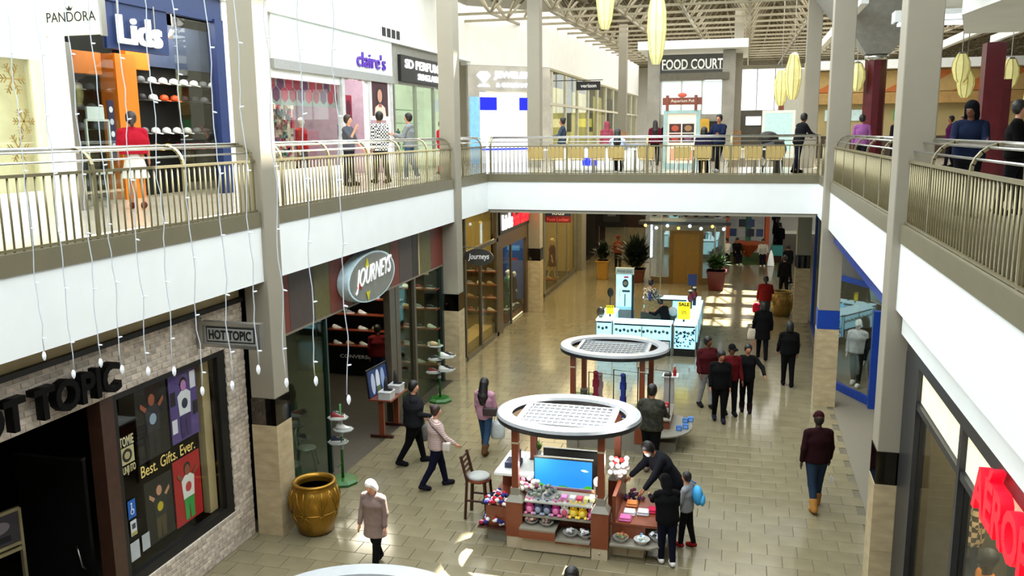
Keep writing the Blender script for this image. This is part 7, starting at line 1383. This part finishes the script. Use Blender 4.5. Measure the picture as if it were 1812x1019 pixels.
P('attendant in a floral shirt sitting inside the lit kiosk', (-2.95, 29.4, 0), -20, 1.76, pattern('floral', 'noise', (206, 192, 178), (36, 34, 40), 22), (20, 20, 22), (20, 20, 20), ('short', (14, 10, 10)), 'tan', legs=(8, 6, -6, 4), arms=((30, 10, 60), (30, 10, 60)), head=(0, 20), res=.02, fat=1.15)
P('attendant in black with a white emblem bending at the lit counter', (-2.2, 27.2, 0), 60, 1.55, (14, 14, 18), (14, 14, 18), (14, 14, 14), ('short', (12, 9, 9)), 'tan', lean=20, arms=((40, 8, 50), (40, 8, 50)), head=(0, 25), res=.02)
for k, (x, y_, c, hr, lb) in enumerate(((2.2, 60, (18, 18, 20), 'short', 'far person in black at the top right of the lower concourse'), (2.05, 49.5, (14, 14, 15), 'short', 'far person in black standing near the green mat'), (2.0, 52, (30, 26, 24), 'bob', 'far person behind the black figure near the green mat'), (1.75, 36.5, (10, 10, 10), 'short', 'dark figure close to the far right wall'), (2.05, 40.2, (16, 16, 16), 'short', 'second dark figure along the far right wall'))):
    P(lb, (x, y_, 0), 10 * k - 10, 1.74, c, (14, 14, 16), (12, 12, 12), (hr, (14, 10, 10)), 'tan', legs=(10, 4, -10, 8), res=.026)
for k, (x, y_, fc, c, lb) in enumerate(((-.7, 45.6, 140, (226, 226, 220), 'seated person in white at the left of the green mat'), (-.2, 45.8, 200, (24, 24, 20), 'seated person in black beside the orange cone'), (1.1, 45.6, 180, (200, 196, 186), 'seated person in a pale top at the right of the mat'))):
    t = thing('low_stool', 'small dark stool, %s from the left on the green mat' % ORD[k], 'stool', (x, y_, 0), 'stools on the green mat'); mk('seat', MB().lathe([(.2, .36), (.21, .39), (.19, .42), (0, .42)], (x, y_, .02), n=14), black, t); mk('drum', MB().lathe([(.16, 0), (.17, .36)], (x, y_, .02), n=14), wood_dark, t)
    P(lb, (x, y_, .02), fc, 1.70, c, (20, 22, 34), (220, 220, 214), ('short', (16, 12, 10)), 'tan', legs=(82, 82, 78, 84), arms=((35, 8, 40), (35, 8, 40)), seat=.42, res=.026, head=(0, 15))
P('shopper in a dark red top and blue jeans inside the shoe shop', (-9.35, 20.9, 0), 20, 1.72, (96, 22, 24), (30, 36, 60), (200, 200, 196), ('short', (14, 10, 9)), 'tan', res=.022)
# --- on the upper level
P('woman in a red top and white skirt with back turned at the cap shop', (-10.55, 13.35, ZU), 42, 1.68, (160, 22, 40), (206, 204, 196), (90, 40, 30), ('pony', (36, 20, 18)), 'tan', skirt=True, fat=1.28, arms=((6, 12, 10), (6, 12, 20)), sleeves=False, tuck=True)
P('young man in a grey shirt drinking outside the accessory shop', (-9.6, 20.15, ZU), -90, 1.72, (76, 78, 86), (30, 30, 40), (30, 30, 30), ('short', (40, 26, 18)), 'light', arms=((20, 8, 20), (40, 8, 110)), sleeves=False, legs=(4, 2, -4, 2))
P('man in a black and white checked shirt with back turned', (-9.25, 21.3, ZU), 60, 1.82, pattern('check_shirt', 'check', (224, 224, 220), (14, 14, 16), 22), (20, 20, 26), (20, 20, 20), ('short', (14, 10, 9)), 'tan', fat=1.15, hem=.08)
P('young man in a grey hoodie and dark vest facing the checked shirt', (-8.95, 22.6, ZU), 95, 1.80, (130, 134, 136), (60, 80, 110), (200, 200, 200), ('short', (30, 20, 16)), 'light', arms=((25, 8, 80), (25, 8, 80)), hood=True)
P('person in red and white behind the railing near the second column', (-9.2, 26.0, ZU), -40, 1.64, (186, 30, 46), (150, 40, 60), (30, 30, 30), ('short', (60, 40, 30)), 'light', res=.02)
P('person in a slate top standing by the jewellers counter', (-6.2, 30.2, ZU), 100, 1.74, (56, 66, 82), (20, 20, 24), (20, 20, 20), ('bun', (14, 10, 10)), 'tan', arms=((30, 10, 50), (10, 8, 20)), res=.02)
P('person in a dusty pink hooded top near the white counter', (-4.85, 31.6, ZU), 20, 1.62, (150, 70, 84), (40, 30, 40), (30, 30, 30), ('hood', (150, 70, 84)), 'tan', res=.02)
P('seated woman in a pale blue sweater at a bridge table', (-3.75, 26.6, ZU), 0, 1.68, (176, 192, 220), (16, 18, 30), (200, 200, 200), ('long', (14, 10, 10)), 'tan', legs=(80, 80, 76, 84), arms=((40, 10, 50), (40, 10, 50)), seat=.475, res=.02)
P('person in dark red standing beyond the seated woman', (-3.3, 33.5, ZU), 10, 1.66, (96, 24, 44), (24, 20, 26), (20, 20, 20), ('long', (20, 12, 12)), 'tan', res=.022)
P('person in black beyond the seated woman', (-2.9, 34.2, ZU), -10, 1.70, (18, 16, 20), (24, 20, 26), (20, 20, 20), ('short', (20, 12, 12)), 'tan', res=.022)
P('seated person in purple and black at the middle of the bridge', (-1.18, 26.6, ZU), 0, 1.74, (30, 24, 46), (14, 14, 18), (20, 20, 20), ('bob', (10, 8, 8)), 'tan', legs=(80, 80, 76, 84), arms=((40, 10, 50), (40, 10, 50)), seat=.475, res=.02, fat=1.15)
P('seated person in navy beside the one in purple', (-.78, 27.6, ZU), 150, 1.74, (20, 28, 54), (14, 14, 18), (190, 190, 190), ('short', (10, 8, 8)), 'tan', legs=(20, 10, -6, 10), arms=((40, 10, 50), (40, 10, 50)), res=.02, fat=1.1)
P('person in dark clothes leaning by the bin at the end of the bridge', (1.55, 27.6, ZU), -60, 1.76, (18, 18, 22), (16, 20, 36), (16, 16, 18), ('short', (14, 10, 9)), 'brown', lean=14, arms=((30, 10, 40), (30, 10, 40)), res=.02)
t = thing('push_chair', 'black padded pushchair with a red lining on the bridge', 'pushchair', (.85, 28.6, ZU)); mk('seat_shell', MB().ell((.85, 28.6, 6.2), (.42, .3, .36), 14, 10), black, t, smooth=True); mk('lining', MB().ell((.98, 28.35, 6.25), (.16, .08, .2), 12, 8), flat((120, 20, 40)), t, smooth=True); mk('hood', MB().ell((.7, 28.65, 6.55), (.32, .3, .22), 14, 10), black, t, smooth=True)
for sx in (-1, 1):
    for sy in (-1, 1): mk('wheel', MB().lathe([(.05, -.02), (.11, -.02), (.11, .02), (.05, .02)], (0, 0, 0), n=14, closed=True).xf(Matrix.Translation((.85 + sx * .28, 28.6 + sy * .25, ZU + .11)) @ Matrix.Rotation(math.pi / 2, 4, 'Y')), black, t); mk('strut', MB().bar((.85 + sx * .28, 28.6 + sy * .25, ZU + .11), (.85 + sx * .15, 28.6 + sy * .12, 6.05), .03, .03), steel, t)
P('woman in a dark blue jacket and headscarf leaning on the right gallery', (3.22, 14.3, ZU), 168, 1.66, (20, 30, 54), (14, 14, 18), (20, 20, 20), ('hood', (14, 14, 18)), 'brown', lean=8, arms=((30, 8, 60), (30, 8, 60)), head=(-20, 6), fat=1.2)
P('man in a black sweater looking right on the right gallery', (3.90, 14.5, ZU), -110, 1.66, (9, 9, 10), (16, 16, 20), (20, 20, 20), ('short', (20, 14, 12)), 'light', arms=((10, 10, 40), (10, 10, 40)), fat=1.2)
for k, (x, y_, c, lb) in enumerate(((3.3, 27.5, (150, 90, 150), 'far person in lilac between the right columns'), (4.5, 29, (26, 22, 30), 'far person in black beside the flared maroon column'), (5.2, 31, (120, 40, 100), 'far person in magenta right of the flared column'), (6.6, 32, (80, 24, 70), 'far seated diner in plum left of the headscarf'), (7.3, 33.5, (120, 130, 140), 'far seated diner in grey left of the headscarf'))): P(lb, (x, y_, ZU), 30 * k, 1.68, c, (24, 22, 30), (20, 20, 20), ('short', (16, 12, 11)), 'tan', res=.026)
# --- mannequins
def M_(label, loc, face, top, bot, H=1.78, shoes=None, skin=(206, 196, 180), **k): return P(label, loc, face, H, top, bot, shoes, ('none', (0, 0, 0)), skin, cat='mannequin', name='mannequin', **k)
M_('child mannequin in a green tracksuit on the shop plinth', (-8.2, 29.95, .37), -60, (60, 110, 84), (50, 100, 76), 1.45, (226, 222, 210), res=.024)
M_('child mannequin in a pale yellow top on the shop plinth', (-8.3, 30.5, .37), -60, (196, 190, 110), (60, 70, 64), 1.40, (226, 222, 210), res=.024)
M_('child mannequin in black on the shop plinth', (-8.22, 31.05, .37), -60, (20, 20, 24), (24, 24, 28), 1.25, (200, 196, 186), res=.024)
m_ = M_('cream mannequin in a brown dress behind the farther shop glass', (-8.15, 37.5, .3), -90, (94, 58, 34), (94, 58, 34), 1.8, None, skin=(214, 196, 150), skirt=True, sleeves=False, res=.022)
t = thing('mannequin_plinth', 'low wooden stool plinth under the cream mannequin', 'plinth', (-8.15, 37.5, 0)); mk('top', MB().box(-8.5, -7.98, 37.2, 37.8, .26, .3), wood_red, t)
for sx in (-8.45, -8.05):
    for sy in (37.25, 37.75): mk('leg', MB().box(sx - .025, sx + .025, sy - .025, sy + .025, 0, .26), wood_red, t)
M_('grey mannequin in a pale hooded top behind the blue framed glass', (3.1, 24.0, 0), 160, (190, 194, 196), (40, 44, 40), 1.8, (220, 220, 216), res=.02, hood=True)
M_('grey mannequin in dark clothes with a red bag behind the blue framed glass', (3.45, 23.4, 0), 150, (26, 26, 28), (20, 20, 22), 1.7, (30, 30, 30), res=.02)
plaid = pattern('plaid_shirt', 'check', (206, 176, 132), (60, 44, 36), 16)
def display_torso(label, x, y_, z, face, top, bot=None):
    t = thing('torso_form', label, 'mannequin', (x, y_, 0)); mk('pole', MB().tube([(x, y_, 0), (x, y_, z + .2)], .02, 8), steel, t, smooth=True); mk('foot', MB().lathe([(.18, 0), (.18, .02), (.03, .04)], (x, y_, 0), n=16), steel, t)
    return t
M_('mannequin in a tan plaid shirt in the red lettered shop window', (2.72, 10.5, 1.15), 90, plaid, (36, 44, 60), 1.85, (200, 200, 196), skin=(40, 36, 34), arms=((4, 10, 8), (4, 10, 8)), hem=.05)
M_('mannequin in an orange sweater at the bottom right of the red lettered shop window', (2.62, 9.35, .7), 90, (206, 120, 40), (40, 44, 50), 1.75, (200, 200, 196), skin=(36, 36, 38))
M_('mannequin in a grey sweater at the right edge of the red lettered shop window', (2.70, 8.35, .35), 90, (120, 122, 124), (30, 34, 40), 1.75, (200, 200, 196), skin=(60, 60, 60))
for nm_, x, y_, w_, z in (('under the plaid shirt', 2.72, 10.5, .32, 1.15), ('under the orange sweater', 2.62, 9.35, .3, .7), ('under the grey sweater', 2.70, 8.35, .3, .35)):
    t = thing('display_plinth', 'dark display plinth %s' % nm_, 'plinth', (x, y_, 0), 'plinths in the red lettered shop'); mk('body', MB().box(x - w_, x + w_, y_ - w_, y_ + w_, 0, z - .03), dk, t); mk('top', MB().box(x - w_ - .02, x + w_ + .02, y_ - w_ - .02, y_ + w_ + .02, z - .03, z), flat((90, 84, 74)), t)
panel('shirt_print', 'dark lettered graphic panel right of the plaid shirt', 'panel', (2.62, 8.75, 2.0), (0, -1, 0), PZ, .5, .7, (30, 30, 34), [('r', .1, .8, .6, .75, (190, 190, 192)), ('r', .2, .9, .35, .5, (190, 190, 192))])
M_('white mannequin in purple behind the hexagon banner', (-11.95, 20.35, ZU), -90, (96, 44, 110), (60, 60, 70), 1.75, None, res=.022)
M_('dark mannequin in red behind the hexagon banner', (-11.95, 22.1, ZU), -90, (150, 24, 30), (60, 50, 60), 1.72, None, res=.022)
for o in FOLK:
    if 'hands' in o.keys(): del o['hands']
# ================================================================== icicle strings across the atrium
wire_m = mat('white_flex', (214, 222, 232), 0.5, var=.03); bulb_m = mat('frosted_bulb', (232, 238, 244), 0.3, emit=.25, var=.03)
sock_m = mat('bulb_collar', (214, 222, 230), 0.4)
ends = [(-5.832, 4.929), (-5.543, 4.784), (-5.252, 4.903), (-5.042, 4.856), (-4.784, 4.858), (-4.53, 4.874), (-4.274, 4.721), (-3.988, 4.789), (-3.738, 4.938), (-3.49, 4.846), (-3.228, 4.877), (-2.95, 4.743)]   # x, z of the lower ends; the row hangs across the atrium
for k, (ex, ez) in enumerate(ends):
    q = Vector((ex, 6.0, ez))
    t = thing('light_string', 'white icicle light string with a pointed end bulb, %s from the left' % ORD[k], 'string lights', q, 'icicle strings hanging over the left side')
    pts = []; z = q.z + .03; n = 0; rnd = random.Random(40 + k)
    while z < ZC:
        pts.append((q.x + .012 * math.sin(n * .9 + k) + rnd.uniform(-.006, .006), q.y + rnd.uniform(-.008, .008), z)); z += .12; n += 1
    mk('wire', MB().tube(pts, .0042, 5), wire_m, t, smooth=True)
    mk('end_bulb', MB().lathe([(.004, .03), (.012, .02), (.017, -.005), (.014, -.03), (.004, -.05), (0, -.052)], q, n=10), bulb_m, t, smooth=True)
    j = 1 + k % 2
    while j < min(len(pts), 40):
        p = Vector(pts[j]); s = 1 if (j + k) % 2 else -1; e = p + Vector((s * .035, 0, .008 * ((j % 3) - 1)))
        b = mk('mini_bulb', MB().tube([p, p + (e - p) * .4, e], [.004, .0075, .005], 6), bulb_m, t, smooth=True); j += 3 + (k + j) % 2
